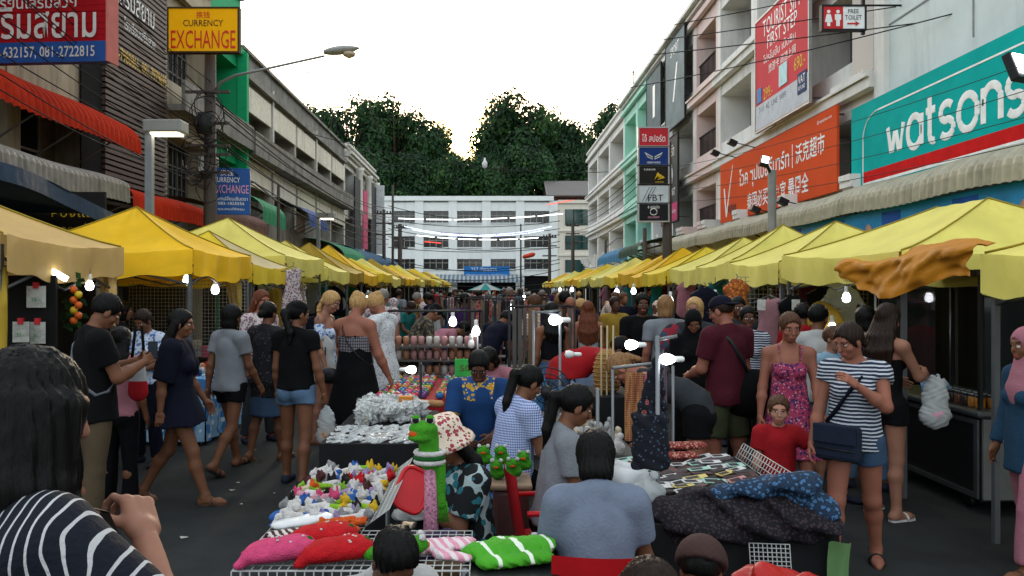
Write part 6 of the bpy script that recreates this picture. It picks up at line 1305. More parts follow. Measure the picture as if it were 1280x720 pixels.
person('child vendor in green and white print shirt sitting with dark hair', 722, 6.6, -170, 1.4, 'f', 'dark', ('tee', PAT('green white print', 'floral', 'b9bdb5', '2f6f4a', 16, 'a8642e', duty=.45)), ('pants', BLKC), ('bob', HB), ('shoe', SNEAK), dict(SIT, pelz=.42, lean=30, hp=45), 1)
person('woman in pink sitting behind the blue shirted vendor', 626, 8.3, 150, 1.6, 'f', 'thai', ('tee', PINKC), ('pants', BLKC), ('bob', HB), ('shoe', SNEAK), dict(SIT, pelz=.55, lean=20, hp=35), 1)
person('stall keeper in dark blue shirt under the golden tent', 152, 9.9, -60, 1.66, 'f', 'thai', ('tee', NAVY), ('pants', BLKC), ('bob', HB), ('shoe', SNEAK), STAND, 1)
person('person in pink shirt with red white tote beside the black shirted man', 150, 6.7, -10, 1.5, 'f', 'thai', ('tee', PINKC), ('pants', BLKC), ('long', HB, .2), ('sandal', SANDB), STAND, 1)
c = np.array((at(176, 6.5), 6.45, 1.12)); b_ = wthing('tote_bag', 'small red and white tote hanging beside the black shirted man', 'bag', tuple(c)); V, Q = blend([cap(c + (0, 0, .1), c - np.array((0, 0, .1)), .06, .085, .4, np.array([0, 1., 0]))], .01); link('pouch', net_mesh('pouch', [(V, Q, ([C('tote white', 'b9b9b9'), REDC], (V[Q].mean(1)[:, 2] < c[2] - .02).astype(int)))]), b_); mb = MB(); mb.tube([c + (-.05, 0, .15), c + (-.02, 0, .42), c + (.03, 0, .42), c + (.05, 0, .15)], .012, BLKC); mb.build('handle', b_)

# ---------------------------------------------------------------- the crowd further down
def recolor(o, mats):
    for ch in o.children:
        m = mats.get(ch.name.split('.')[0])
        if m:
            for sl in ch.material_slots:
                if ch.name.split('.')[0] == 'body' and sl.slot_index > 0: continue
                sl.link = 'OBJECT'; sl.material = m
TOPC = [('black', BLKC), ('white', WHITEC), ('red', REDC), ('navy', NAVY), ('grey', GREYT), ('teal', TEALC), ('pink', PINKC), ('purple', PURP), ('olive', OLIVE), ('yellow', C('mustard', 'a5842e')), ('orange', C('orange', 'a8552a')), ('sky blue', C('sky', '6f93b5')), ('floral', FLOR2), ('plaid', PLAID)]
HAIRC = [('black', HB), ('black', HB), ('dark brown', HDB), ('brown', HBR), ('blond', HBL), ('grey', HGR)]; BOTC = [DENIM, BLKC, DGREY, KHAKI, LDEN, NAVY]
TPL = []
for k, (sx, hs, H_, rz, ps, tp, bt) in enumerate((('f', 'long', 1.62, 10, WALK1, ('tee', BLKC), ('pants', DENIM)), ('m', 'short', 1.74, -15, STAND, ('tee', BLKC), ('pants', DGREY)), ('f', 'bob', 1.6, 170, STAND, ('tee', WHITEC), ('shorts', DENIM)), ('m', 'short', 1.78, 175, WALK2, ('tee', REDC), ('shorts', KHAKI, dict(len=.8))), ('f', 'pony', 1.66, -60, dict(STAND, hp=28, ra=(20, 8, 60, 20)), ('dress', PINKC, dict(skirt=.9)), None), ('m', 'short', 1.7, 60, dict(STAND, lean=20, hp=28, ra=(45, 8, 40, 10)), ('tee', NAVY), ('pants', BLKC)), ('f', 'scarf', 1.6, 150, STAND, ('tee', TEALC, dict(sleeve=1.9, hem=-.2)), ('pants', BLKC)))):
    col0 = 'x'; TPL.append((person('person far down the street', 600, 14.5 + k, rz, H_, sx, ('thai', 'pink', 'dark')[k % 3], tp, bt, (hs, HB), ('shoe', SNEAK), ps, 2, group='crowd far down the street')['root'], hs))
rc = random.Random(21); spots = []
lanes = [(-3.0, -1.6, 12.5, 62), (1.3, 3.2, 12.5, 62), (-1.5, 1.2, 15, 64)]
def free(x, y): return all((x-a)**2 + (y-b)**2 > .42 for a, b in spots)
tries = 0
while len(spots) < 128 and tries < 6000:
    tries += 1; l_ = lanes[rc.choice((0, 1, 1, 2, 2))]; y = l_[2] + (l_[3]-l_[2])*rc.random()**1.35; x = rc.uniform(l_[0], l_[1])
    if free(x, y): spots.append((x, y))
used = set()
for x, y in sorted(spots, key=lambda p: p[1]):
    k = rc.randrange(len(TPL)); src, hs = TPL[k]; tn, tm = rc.choice(TOPC); hn, hm = rc.choice(HAIRC)
    o = src if k not in used else copy_tree(src); used.add(k); o.location = (x, y, 0); o.rotation_euler = (0, 0, src.rotation_euler.z + R(rc.uniform(-40, 40)) + (PI if rc.random() < .3 else 0)); sc = rc.uniform(.93, 1.06); o.scale = (sc, sc, sc)
    recolor(o, {'shirt': tm, 'dress': tm, 'hair': hm, 'head_scarf': tm, 'trousers': rc.choice(BOTC), 'shorts': rc.choice(BOTC), 'body': SK[rc.choice(('thai', 'dark', 'pink', 'thai'))]})
    kind = 'dress' if k == 4 else 'top'; hd = 'and headscarf' if hs == 'scarf' else 'with %s hair' % hn
    dist = 'near the end of the street' if y > 38 else ('in the middle of the crowd' if y > 22 else 'at the front of the crowd')
    tag(o, 'person in %s %s %s %s' % (tn, kind, hd, dist), None, 'crowd far down the street')
for k, (src, hs) in enumerate(TPL):
    if k not in used:
        for c in list(src.children): bpy.data.objects.remove(c)
        bpy.data.objects.remove(src)
# ---------------------------------------------------------------- stalls in the middle of the street
rg = random.Random(3)
WIREW = M('white coated wire', 'a9aaa6', rough=.4); STEELP = M('grey tube', '6d7072', rough=.4, metal=.4); BULB = M('lit bulb', 'ffffff', emit=9, ecol='f6f8ff'); BULBO = M('unlit white bulb', 'cfcfcb', rough=.3)
def wire_grid(mb, O, U, Vv, nu, nv, r=.003, m=WIREW):
    O, U, Vv = map(np.array, (O, U, Vv))
    for i in range(nu + 1): a = O + U*i/nu; mb.tube([a, a + Vv], r, m, n=4)
    for j in range(nv + 1): a = O + Vv*j/nv; mb.tube([a, a + U], r, m, n=4)
def legs(root, pts, z, mat=STEELP, r=.014):
    for x, y in pts: mb = MB(); mb.tube([(x, y, 0), (x, y, z)], r, mat, n=6); mb.build('leg', root)
def table(label, x0, x1, y0, y1, z, cloth, name='market_table', drop=None):
    b = wthing(name, label, 'table', ((x0+x1)/2, (y0+y1)/2, 0)); mb = MB(); mb.box(x0, x1, y0, y1, z - .04, z - .008, M('plywood', '6a5236', var=.25)); mb.build('top', b); legs(b, [(x, y) for x in (x0+.05, x1-.05) for y in (y0+.05, y1-.05)], z - .041)
    mb = MB(); d = drop if drop is not None else z - .05; per = [(x0-.012, y0-.012), (x1+.012, y0-.012), (x1+.012, y1+.012), (x0-.012, y1+.012)]
    mb.grid(lambda u, v: (x0 - .012 + (x1-x0+.024)*u, y0 - .012 + (y1-y0+.024)*v, z + .003*math.sin(17*u + 11*v)), 14, 14, cloth)
    for e in range(4):
        a, c = per[e], per[(e+1) % 4]; n_ = (c[1]-a[1], a[0]-c[0]); l = math.hypot(*n_); n_ = (n_[0]/l, n_[1]/l)
        mb.grid(lambda u, v: (a[0] + (c[0]-a[0])*u + n_[0]*(.03*v*math.sin(u*l*22) + .015*v), a[1] + (c[1]-a[1])*u + n_[1]*(.03*v*math.sin(u*l*22) + .015*v), z - d*v), int(10 + l*14), 4, cloth)
    mb.build('tablecloth', b); return b
def soft(label, prims, mat, name, cat, h=.008, k=.02, group=None, amp=.002, f=110, loc=None, parts=(), fold=None):
    V, Q = blend(prims, h, k, fold or crinkle(amp, f)); 
    if not parts: return tag(link(name, net_mesh(name, [(V, Q, mat)])), label, cat, group)
    b = wthing(name, label, cat, tuple(V.mean(0)), group); link('body', net_mesh('body', [(V, Q, mat)]), b)
    for nm, pr, mt in parts: V, Q = blend(pr, h, .008); link(nm, net_mesh(nm, [(V, Q, mt)]), b)
    return b
A = np.array
KN = {n: M('knit ' + n, c, rough=.95, var=.2, vs=30, bump=.8, bs=160) for n, c in dict(pink='c8456f', red='b3141c', green='3f8f1f', lime='7fb02c', orange='c4521c', white='c9c6c2', blue='2f5a9c', black='1c1a1c', brown='4a2a26', yellow='c9a422', lilac='9a86b0', rose='c98b9a', dgreen='1d5a22', grey='8d8d8d', cream='c2b49c').items()}
# wire table with the knitted toys
zt = .72; b = wthing('wire_table', 'white wire grid table holding the knitted toys', 'table', (-.8, 4, 0)); mb = MB()
wire_grid(mb, (-1.03, 3.2, zt), (.95, 0, 0), (0, .52, 0), 26, 9); mb.build('wire_grid', b); mb = MB(); wire_grid(mb, (-1.03, 3.72, zt), (.44, 0, 0), (0, 1.18, 0), 12, 24); mb.build('wire_grid', b)
mb = MB(); wire_grid(mb, (-1.03, 3.19, zt), (.95, 0, 0), (0, 0, -.07), 26, 2); mb.build('front_rim', b); legs(b, [(-1.0, 3.24), (-.1, 3.24), (-1.0, 4.86), (-.62, 4.86)], zt - .005)
b = wthing('wire_screen', 'upright wire grid panel dividing the toy table', 'panel', (-.58, 4.2, zt)); mb = MB(); wire_grid(mb, (-.585, 3.75, zt + .01), (.0, 1.12, 0), (.115, 0, .085), 24, 4); mb.build('wire_grid', b)
def knit_bag(label, x, y, mat, leafm, spots, rz):
    Rz = rotz(rz); T = lambda a, c, d: A((x, y, zt + .05)) + Rz @ A((a, c, d)); P = [cap(T(-.05, 0, .0), T(.05, 0, .01), .088, .092, .5, UPV), cap(T(-.09, -.03, .0), T(-.05, .05, 0), .06, .06, .5, UPV), cap(T(-.16, -.06, -.03), T(-.1, -.03, 0), .025, .04, .7, UPV), cap(T(-.15, .05, -.02), T(-.05, .02, .01), .014, .03, .7, UPV)]
    b = wthing('knitted_bag', label, 'knitted bag', (x, y, zt)); V, Q = blend(P, .008, .02, wrinkle(.002, 160)); link('body', net_mesh('body', [(V, Q, mat)]), b)
    V, Q = blend([ell(T(.10, .01, .02), A((.035, .02, .014)), Rz @ rotz(.6)), ell(T(.105, -.015, .015), A((.035, .02, .014)), Rz @ rotz(-.6)), ell(T(.11, 0, .03), A((.02, .02, .02)))], .007, .01); link('leaf_tuft', net_mesh('leaf_tuft', [(V, Q, leafm)]), b)
    for k in range(6): a_ = rg.uniform(-.05, .09); c_ = rg.uniform(-.06, .05); zz = .082*.56*math.sqrt(max(.05, 1 - (c_/.092)**2)); V, Q = blend([ell(T(a_, c_, zz + .008), A((.008, .006, .005)))], .004); link('seed_spot', net_mesh('seed_spot', [(V, Q, spots)]), b)
knit_bag('pink knitted strawberry bag with white seeds on the wire table corner', -.86, 3.30, KN['pink'], KN['dgreen'], KN['white'], .25); knit_bag('red knitted strawberry bag beside the pink one', -.62, 3.30, KN['red'], KN['dgreen'], KN['white'], .2); knit_bag('red knitted strawberry bag behind the other strawberries', -.72, 3.49, KN['red'], KN['dgreen'], KN['white'], .1)
def frog_body(T, k=1.):
    return [cap(T(-.09, 0, 0), T(.06, 0, .01), .035*k, .05*k, .7, UPV), ell(T(.1, .0, .025), A((.05, .05, .035))*k)]
T = lambda a, c, d: A((-.40, 3.29, zt + .045)) + rotz(.2) @ A((a, c, d))
soft('green knitted frog bag with white stripes on the wire table', frog_body(T), KN['green'], 'knitted_bag', 'knitted bag', parts=(('eye', [ell(T(.12, .03, .06), A((.016,)*3)), ell(T(.12, -.03, .06), A((.016,)*3))], KN['white']), ('stripe_band', [cap(T(.0, -.0, .01), T(.015, 0, .01), .05, .05, .72, UPV)], KN['white']), ('mouth', [ell(T(.145, 0, .02), A((.012, .025, .012)))], KN['orange'])))
for k in range(26):
    x, y = rg.uniform(-.78, -.6), rg.uniform(3.58, 3.78); T = lambda a, c, d: A((x, y, zt + .025 + rg.random()*.02)) + rotz(k) @ A((a, c, d))
    soft('small orange knitted flower in the orange heap', [ell(T(.018*math.cos(q), .018*math.sin(q), 0), A((.015, .013, .012))) for q in np.linspace(0, 5.2, 5)], KN['orange'], 'knitted_flower', 'knitted toy', h=.007, k=.01, group='orange knitted flowers')
PM = []
def pup(k):
    P = [cap((-.05, 0, .018), (.02, 0, .02), .018, .022), ell((.045, 0, .03), A((.024, .024, .022))), cap((-.02, .02, .012), (-.03, .045, .008), .01, .008), cap((-.02, -.02, .012), (-.03, -.045, .008), .01, .008)] + [ell((.04, sd*.02, .05), A((.009, .009, .015 + .006*k))) for sd in (-1, 1)]
    V, Q = blend(P, .0075, .012); c = V[Q].mean(1); mi = (c[:, 0] > .02).astype(int); mi[(c[:, 0] < -.025) & (k % 2 == 0)] = 2; return net_mesh('knitted_toy', [(V, Q, ([KN['white'], KN['blue'], KN['lime']], mi))])
PM = [pup(k) for k in range(3)]; combos = [('white', 'white', 'blue'), ('cream', 'white', 'rose'), ('white', 'lilac', 'white'), ('white', 'grey', 'white'), ('white', 'blue', 'white'), ('lime', 'yellow', 'white'), ('white', 'black', 'grey'), ('rose', 'pink', 'white'), ('blue', 'white', 'blue'), ('lime', 'lime', 'cream'), ('cream', 'orange', 'white'), ('lilac', 'white', 'rose'), ('white', 'brown', 'yellow'), ('grey', 'black', 'white'), ('white', 'red', 'green')]
for r_ in range(13):
    for c_ in range(6):
        x = -.99 + c_*.073 + rg.uniform(-.012, .012); y = 3.83 + r_*.082 + rg.uniform(-.012, .012)
        cb = combos[(r_//2*3 + rg.choice((0, 0, 1)) + (c_ > 2)*2) % len(combos)]
        o = link('knitted_toy', PM[rg.randrange(3)]); o.location = (x, y, zt + rg.uniform(.003, .02)); o.rotation_euler = (rg.uniform(-.5, .5), rg.uniform(-.3, .3), rg.uniform(-.8, .8) + (PI if rg.random() < .4 else 0)); sc = rg.uniform(.85, 1.2); o.scale = (sc, sc, sc)
        for s_, nme in zip(o.material_slots, cb): s_.link = 'OBJECT'; s_.material = KN[nme]
        tag(o, 'small %s and %s knitted toy lying on the wire table' % (cb[0], cb[1] if cb[1] != cb[0] else cb[2]), 'knitted toy', 'small knitted toys on the wire table')
PACK = M('white plastic packet', 'c4c7c6', rough=.25, var=.1, bump=.4, bs=20)
soft('white plastic packet lying between the knitted toys', [cap((-.96, 3.72, zt + .03), (-.80, 3.80, zt + .04), .055, .06, .35, UPV)], PACK, 'plastic_packet', 'packet', amp=.004, f=60)
soft('black white zigzag knitted scarf on the wire table', [cap((-.98, 3.6, zt + .02), (-.86, 3.62, zt + .03), .03, .03, .5, UPV), cap((-.96, 3.54, zt + .02), (-.88, 3.57, zt + .03), .025, .025, .5, UPV)], PAT('knit zigzag', 'vstripe', 'b5b1ab', '3a1a20', 30), 'knitted_scarf', 'scarf')
T = lambda a, c, d: A((-.25, 3.42, zt + .02)) + A((a, c, d))
PKS = PAT('pink white knit', 'vstripe', 'c98b9c', 'c9bdbd', 22)
soft('pink and white striped knitted baby clothes on the wire table', [cap(T(-.1, 0, 0), T(.12, .02, .01), .07, .06, .4, UPV), cap(T(.05, .05, 0), T(.16, .1, 0), .04, .03, .5, UPV), cap(T(.05, -.08, 0), T(.15, -.13, 0), .04, .03, .5, UPV)], PKS, 'knitted_clothes', 'clothes', amp=.004)
# frog puppet on its pink pole
xp, yp = at(537, 3.95), 3.95; b = wthing('frog_puppet', 'green knitted frog puppet with striped scarf on top of a pink pole', 'puppet', (xp, yp, .3)); mb = MB(); mb.tube([(xp, yp, .35), (xp + .01, yp, .86), (xp, yp, 1.0)], [.042, .035, .03], PAT('pink flecked paper', 'floral', 'b57a90', '8d5a72', 50, 'c9a0b0', duty=.4), n=14); mb.build('pole', b)
T = lambda a, c, d: A((xp, yp, 1.0)) + A((a, c, d)); V, Q = blend([cap(T(0, 0, 0), T(-.005, 0, .13), .052, .048), ell(T(-.03, -.02, .16), A((.07, .06, .04))), ell(T(-.045, -.035, .12), A((.06, .05, .025))), cap(T(.05, 0, -.02), T(.06, -.01, -.22), .03, .02)], .008, .02, wrinkle(.002, 160)); link('body', net_mesh('body', [(V, Q, KN['green'])]), b)
for sd in (-1, 1): V, Q = blend([ell(T(-.03 + .035*sd, -.03, .205), A((.024,)*3))], .006); link('eye', net_mesh('eye', [(V, Q, ([KN['white'], KN['black'], KN['green']], np.where(V[Q].mean(1)[:, 2] > yp*0 + 1.212, 2, np.where(V[Q].mean(1)[:, 1] < yp - .046, 1, 0))))]), b)
V, Q = blend([ell(T(-.065, -.05, .138), A((.035, .03, .02)))], .007); link('mouth', net_mesh('mouth', [(V, Q, KN['orange'])]), b)
for k in range(3): mb = MB(); mb.tube([T(.068*math.cos(q), .06*math.sin(q), -.005 + .022*k) for q in np.linspace(0, 2*PI, 17)[:-1]], .014, KN['white'] if k != 1 else KN['dgreen'], n=6, closed=True); mb.build('scarf_band', b)
for k in range(5): mb = MB(); mb.tube([T(.05 + .008*k, -.01, -.2), T(.045 + .012*k, -.02, -.30)], .005, KN['green'], n=4); mb.build('fringe', b)
# black bin with the green jumper, brown bin with frogs
BINB = M('black plastic bin', '161718', rough=.4); b = wthing('plastic_bin', 'black plastic storage bin under the green jumper', 'bin', (.1, 3.35, 0)); mb = MB(); mb.box(-.08, .27, 3.2, 3.62, 0, .66, BINB); mb.build('body', b, .03); mb = MB(); mb.box(-.1, .29, 3.18, 3.64, .661, .7, BINB); mb.build('lid', b, .012)
GST = PAT('green white stripe knit', 'vstripe', '3f8f1f', 'c9d0c0', 7, duty=.16); T = lambda a, c, d: A((.09, 3.38, .735)) + A((a, c, d))
soft('folded bright green knitted jumper with white stripes on the black bin', [cap(T(-.13, 0, 0), T(.12, .04, .02), .08, .075, .45, UPV), cap(T(-.1, -.1, -.01), T(.13, -.06, .0), .05, .05, .5, UPV), cap(T(-.05, .12, 0), T(.15, .12, 0), .05, .05, .5, UPV)], GST, 'knitted_jumper', 'jumper', amp=.004)
b = wthing('brown_bin', 'brown plastic bin with lid behind the toy seller', 'bin', (.14, 5.0, 0)); mb = MB(); mb.box(.02, .24, 4.85, 5.15, 0, .62, M('brown plastic', '5a3a38', rough=.5)); mb.build('body', b, .03); mb = MB(); mb.box(0, .26, 4.83, 5.17, .621, .66, M('tan lid', '8d7560', rough=.5)); mb.build('lid', b, .015)
for k, (dx, dy) in enumerate(((.03, .05), (.13, .0), (.2, .12), (.06, .2), (-.05, .1))):
    T = lambda a, c, d: A((dx + .02, 4.93 + dy, .70 + .02*k)) + A((a, c, d)); soft('small knitted frog plush heaped on the brown bin', [ell(T(0, 0, 0), A((.05, .05, .04))), ell(T(-.01, -.02, .05), A((.042, .04, .035)))], KN['green'], 'frog_plush', 'plush toy', group='frog plush toys on the brown bin', parts=(('eye', [ell(T(.02, -.04, .085), A((.014,)*3)), ell(T(-.035, -.04, .085), A((.014,)*3))], KN['white']), ('mouth', [ell(T(-.01, -.058, .045), A((.022, .008, .01)))], KN['orange'])))
# table with silver packets
BCL = M('black table cloth', '131315', rough=.9, var=.2); table('black covered table with rows of silver packets', -1.22, -.48, 5.8, 7.35, .72, BCL)
SILV = M('silver foil packet', '9ea2a2', rough=.25, var=.6, vs=30, metal=.3, bump=.7, bs=40); CLEARP = M('clear crumpled plastic', '9fa09c', rough=.12, var=.5, vs=25, transl=.3, bump=.7, bs=30, spec=.7)
mb = MB(); mb.grid(lambda u, v: (.16*(u-.5), .05*(v-.5), .012*math.sin(PI*u)*math.sin(PI*v) + .004*math.sin(12*u)), 6, 3, SILV, thick=.004); sm = mb.mesh('silver_packet')
for r_ in range(8):
    for c_ in range(6):
        o = link('silver_packet', sm); o.location = (-1.13 + c_*.115 + rg.uniform(-.02, .02), 5.86 + r_*.07 + rg.uniform(-.015, .015), .728 + .004*(c_ % 2) + .003*r_); o.rotation_euler = (rg.uniform(.1, .5), rg.uniform(-.25, .25), rg.uniform(.1, 1.0)); o.scale = (rg.uniform(.8, 1.1), rg.uniform(.6, .9), 1); tag(o, 'flat silver packet in the rows at the front of the black table', 'packet', 'silver packets on the black table')
CRP = M('clear crinkled film', 'd0d2d0', rough=.08, var=.2, alpha=.5, spec=.8); CM = []
for k in range(5):
    g2 = np.random.default_rng(k + 70); mb = MB(); P_ = g2.normal(0, 1, (9, 10, 3))*.013
    def film(u, v, sg):
        i, j = round(u*8), round(v*9); w = .06*math.sin(PI*min(.92, .12 + v*.5))*(1 if v < .75 else .7); return (w*(2*u - 1)*1.1 + P_[i, j, 0], sg*.03*math.sin(PI*u) + P_[i, j, 1], .15*v - .03 + P_[i, j, 2]*.6)
    for sg in (-1, 1): mb.grid(lambda u, v: film(u, v, sg), 8, 9, CRP, smooth=False)
    mb.lathe([(.02, -.03), (.03, 0), (.025, .04), (.01, .05)], (0, 0, 0), (KN['cream'], SILV, KN['grey'], SILV, KN['white'])[k], n=8); CM.append(mb.mesh('clear_bag'))
for k in range(64):
    o = link('clear_bag', CM[k % 5]); o.location = (rg.uniform(-1.14, -.56), rg.uniform(6.5, 7.28), .77); o.rotation_euler = (rg.uniform(-.4, .4), rg.uniform(-.4, .4), rg.uniform(0, 6)); tag(o, 'crumpled clear plastic bag of goods at the back of the black table', 'plastic bag', 'clear bags on the black table')
soft('wooden ribbed comb roll on the black table', [cap((-.62, 6.9, .86), (-.42, 6.9, .85), .03, .03)], M('pale wood', '9a7048'), 'wooden_roll', 'wooden roll', amp=.003, f=200)
mb = MB(); mb.box(-.78, -.66, 6.85, 6.95, .86, .92, M('orange box', 'b3702a')); tag(mb.build('small_box', None, .006), 'small orange box on top of the clear bags', 'box')
# red table with colourful tins
REDT = M('red table cloth', '7d0d16', rough=.85); table('red covered table with rows of colourful tins', -1.14, -.12, 7.85, 9.7, .75, REDT)
TC = {n: M('tin ' + n, c, rough=.35, var=.15) for n, c in dict(red='a81c20', blue='2a5a8c', yellow='b9922a', green='3a7a44', pink='b8486c', orange='b8592a', white='b9b5ac', teal='2f7f86', purple='5f3a72').items()}
mb = MB(); mb.lathe([(.03, 0), (.042, .006), (.042, .035), (.036, .05), (.02, .056)], (0, 0, 0), TC['red'], n=10); mb.lathe([(.018, .0562), (.022, .062), (.012, .07)], (0, 0, 0), TC['white'], n=8); sm = mb.mesh('round_tin')
for r_ in range(11):
    for c_ in range(12):
        if c_ == 6: continue
        nme = rg.choice(list(TC)); n2 = rg.choice(list(TC)); o = link('round_tin', sm); o.location = (-1.08 + c_*.083 + rg.uniform(-.008, .008), 7.95 + r_*.155 + rg.uniform(-.01, .01), .756)
        for s_, q in zip(o.material_slots, (nme, n2)): s_.link = 'OBJECT'; s_.material = TC[q]
        tag(o, 'small round %s tin with %s knob on the red table' % (nme, n2), 'tin', 'colourful tins on the red table')
# lamp stands over the middle stalls
def bulb(label, px_, py_, Y, lit=True, hang=.0, horiz=0, r=.034, group=None):
    c = A(at(px_, Y, py_)); b = wthing('light_bulb', label, 'bulb', tuple(c), group); Rr = roty(R(90)*horiz) if horiz else np.eye(3)
    mb = MB(); mb.lathe([(.003, -r*1.25), (r*.75, -r*.95), (r, -r*.2), (r*.85, r*.5), (r*.5, r*1.2)], c, BULB if lit else BULBO, n=12, rot=Rr); mb.build('glass', b); mb = MB(); mb.lathe([(r*.45, r*1.2), (r*.5, r*1.3), (r*.5, r*2.6), (r*.3, r*2.9)], c, BULBO, n=10, rot=Rr); mb.build('socket', b)
    if hang: mb = MB(); mb.tube([c + Rr @ A((0, 0, r*2.8)), c + A((0, 0, hang))], .005, LEATH, n=4); mb.build('wire', b)
bulb('lit bulb lying sideways above the red table', 514, 462, 7.7, horiz=-1, r=.04); bulb('lit bulb on a thin stand over the far goods', 566, 402, 10.5, r=.05); bulb('lit bulb on a grey stand behind the blue shirted vendor', 595, 414, 9.0, hang=.0, r=.045); bulb('unlit bulb beside the lit bulb on the grey stand', 589, 430, 9.0, lit=False, r=.04)
bulb('bright bulb at the top of the grey frame in the middle stalls', 694, 400, 6.8, horiz=1, r=.045); bulb('unlit white bulb fixed to the grey frame', 712, 443, 6.8, lit=False, horiz=1, r=.035); bulb('lit bulb among the hanging cloths', 789, 431, 5.4, horiz=1, r=.035); bulb('bright bulb beside the dark embroidered bag', 834, 449, 4.1, horiz=1, r=.03)
bulb('lit bulb hanging under the golden tent, left of its pole', 234, 350, 9.7, hang=.35, r=.05); bulb('lit bulb hanging under the golden tent near its corner', 269, 362, 10.3, hang=.35, r=.05); bulb('lit lamp hanging under the beige tent', 112, 357, 7.0, hang=.2, r=.035); bulb('lit bulb under the right tents beside the navy top', 894, 374, 11.0, hang=.3, r=.045); bulb('lit bulb under the large ridged tent', 1058, 372, 8.0, hang=.3, r=.04)
for k, (p_, q_, Y_) in enumerate(((771, 365, 17), (792, 364, 15.5), (838, 376, 12.5), (715, 362, 24), (640, 384, 16), (618, 388, 17), (460, 370, 20), (655, 372, 22), (700, 362, 30), (1040, 410, 9.2))): bulb('small lit bulb among the far stalls', p_, q_, Y_, r=.05, group='small bulbs among the far stalls')
mb = MB(); c = A(at(71, 6.4, 342)); mb.box(c[0]-.09, c[0]+.09, c[1]-.02, c[1]+.02, c[2]-.02, c[2]+.02, M('white light tube', ''), rot=roty(R(30))); tag(mb.build('light_tube'), 'short lit tube lamp under the beige tent', 'lamp')
def stand(label, px_, Y, ytop, arm=None, r=.012, m=STEELP):
    x = at(px_, Y); z = zat(ytop, Y); b = wthing('lamp_stand', label, 'stand', (x, Y, 0)); mb = MB(); mb.tube([(x, Y, 0), (x, Y, z)], r, m, n=8); mb.build('post', b)
    mb = MB(); mb.box(x-.12, x+.12, Y-.12, Y+.12, 0, .03, m); mb.build('foot', b)
    if arm: mb = MB(); mb.tube([(x, Y, z - .02), (x + arm, Y, z - .0)], r*.8, m, n=6); mb.build('arm', b)
    return x, z
stand('grey lamp stand beside the dark embroidered bag', 822, 4.1, 420, .1); stand('grey post of the middle stall frame beside the bending man', 700, 6.8, 390, -.18); stand('second grey post of the middle stall frame', 667, 6.8, 388, .22); stand('thin grey stand over the red table', 526, 7.3, 455, m=LEATH, r=.012); stand('slim stand carrying two bulbs behind the vendor', 597, 9.05, 405); stand('grey stand by the cream pouches', 747, 5.2, 485, r=.012)
b = wthing('electric_fan', 'round wire fan standing between the grey posts', 'fan', (at(683, 6.4), 6.4, .9)); c = A((at(683, 6.4), 6.4, zat(490, 6.4))); mb = MB()
for q in (.2, .15, .09): mb.tube([c + A((q*math.cos(t), -.02, q*math.sin(t))) for t in np.linspace(0, 2*PI, 25)[:-1]], .005, LEATH, n=4, closed=True)
for k in range(14): t = k*PI/7; mb.tube([c, c + A((.2*math.cos(t), -.02, .2*math.sin(t)))], .003, LEATH, n=4)
mb.build('grille', b); mb = MB(); mb.tube([c, A((c[0], 6.45, 0))], .02, LEATH); mb.lathe([(.05, -.03), (.05, .05)], c, LEATH, rot=rotx(R(90))); mb.build('stand', b)
for k in range(3): t = k*2.1; mb = MB(); mb.prism([(0, -.02), (.15, -.06), (.17, .04), (0, .02)], .0, .004, M('blue fan blade', '3a6f9c'), lambda a, cc, w: tuple(c + A((a*math.cos(t) - cc*math.sin(t), .02 + w, a*math.sin(t) + cc*math.cos(t))))); mb.build('blade', b)
# plastic chairs and stools
REDP = M('red plastic', '')
def chair(label, x, y, rz, z=.43):
    b = thing('plastic_chair', label, 'chair', (x, y, 0), rz, None); mb = MB(); mb.box(-.2, .2, -.2, .2, z - .03, z, REDP); mb.build('seat', b, .012)
    for sx in (-1, 1):
        for sy in (-1, 1): mb = MB(); mb.tube([(sx*.17, sy*.17, z - .03), (sx*.21, sy*.21, 0)], [.022, .016], REDP, n=6); mb.build('leg', b)
    mb = MB(); mb.grid(lambda u, v: (-.2 + .4*u, -.2 - .06*v - .03*math.sin(PI*u), z + .02 + .38*v), 8, 5, REDP, thick=.02); mb.build('backrest', b)
    for sx in (-1, 1): mb = MB(); mb.tube([(sx*.21, -.2, z + .2), (sx*.22, .14, z + .2), (sx*.2, .17, z)], .016, REDP, n=6); mb.build('armrest', b)
def stool(label, x, y, z, mat=REDP):
    b = thing('plastic_stool', label, 'stool', (x, y, 0)); mb = MB(); mb.lathe([(.14, z - .04), (.16, z - .03), (.16, z - .005), (.14, z)], (0, 0, 0), mat, n=14); mb.build('seat', b)
    for q in range(4): t = PI/4 + q*PI/2; mb = MB(); mb.tube([(.12*math.cos(t), .12*math.sin(t), z - .04), (.18*math.cos(t), .18*math.sin(t), 0)], .018, mat, n=6); mb.build('leg', b)
chair('red plastic chair under the girl in the grey T-shirt', at(694, 4.55), 4.55, R(-82)); chair('red plastic chair under the person with turned back', at(747, 3.45), 3.45, R(-4), .38)
BLS = M('blue plastic', '27568c', rough=.4); stool('low stool under the toy seller', at(590, 4.55), 4.55, .24, BLS); stool('stool under the woman in gingham', at(636, 5.55), 5.55, .44, BLS); stool('stool under the blue shirted vendor', at(600, 6.5), 6.5, .47); stool('low stool under the boy in white', at(478, 2.85), 2.85, .28, BLS); stool('low stool under the curly haired child', at(752, 2.5), 2.5, .36); stool('stool under the child vendor', at(722, 6.6), 6.6, .32, BLS); stool('stool under the woman in pink', at(626, 8.3), 8.3, .44, BLS)
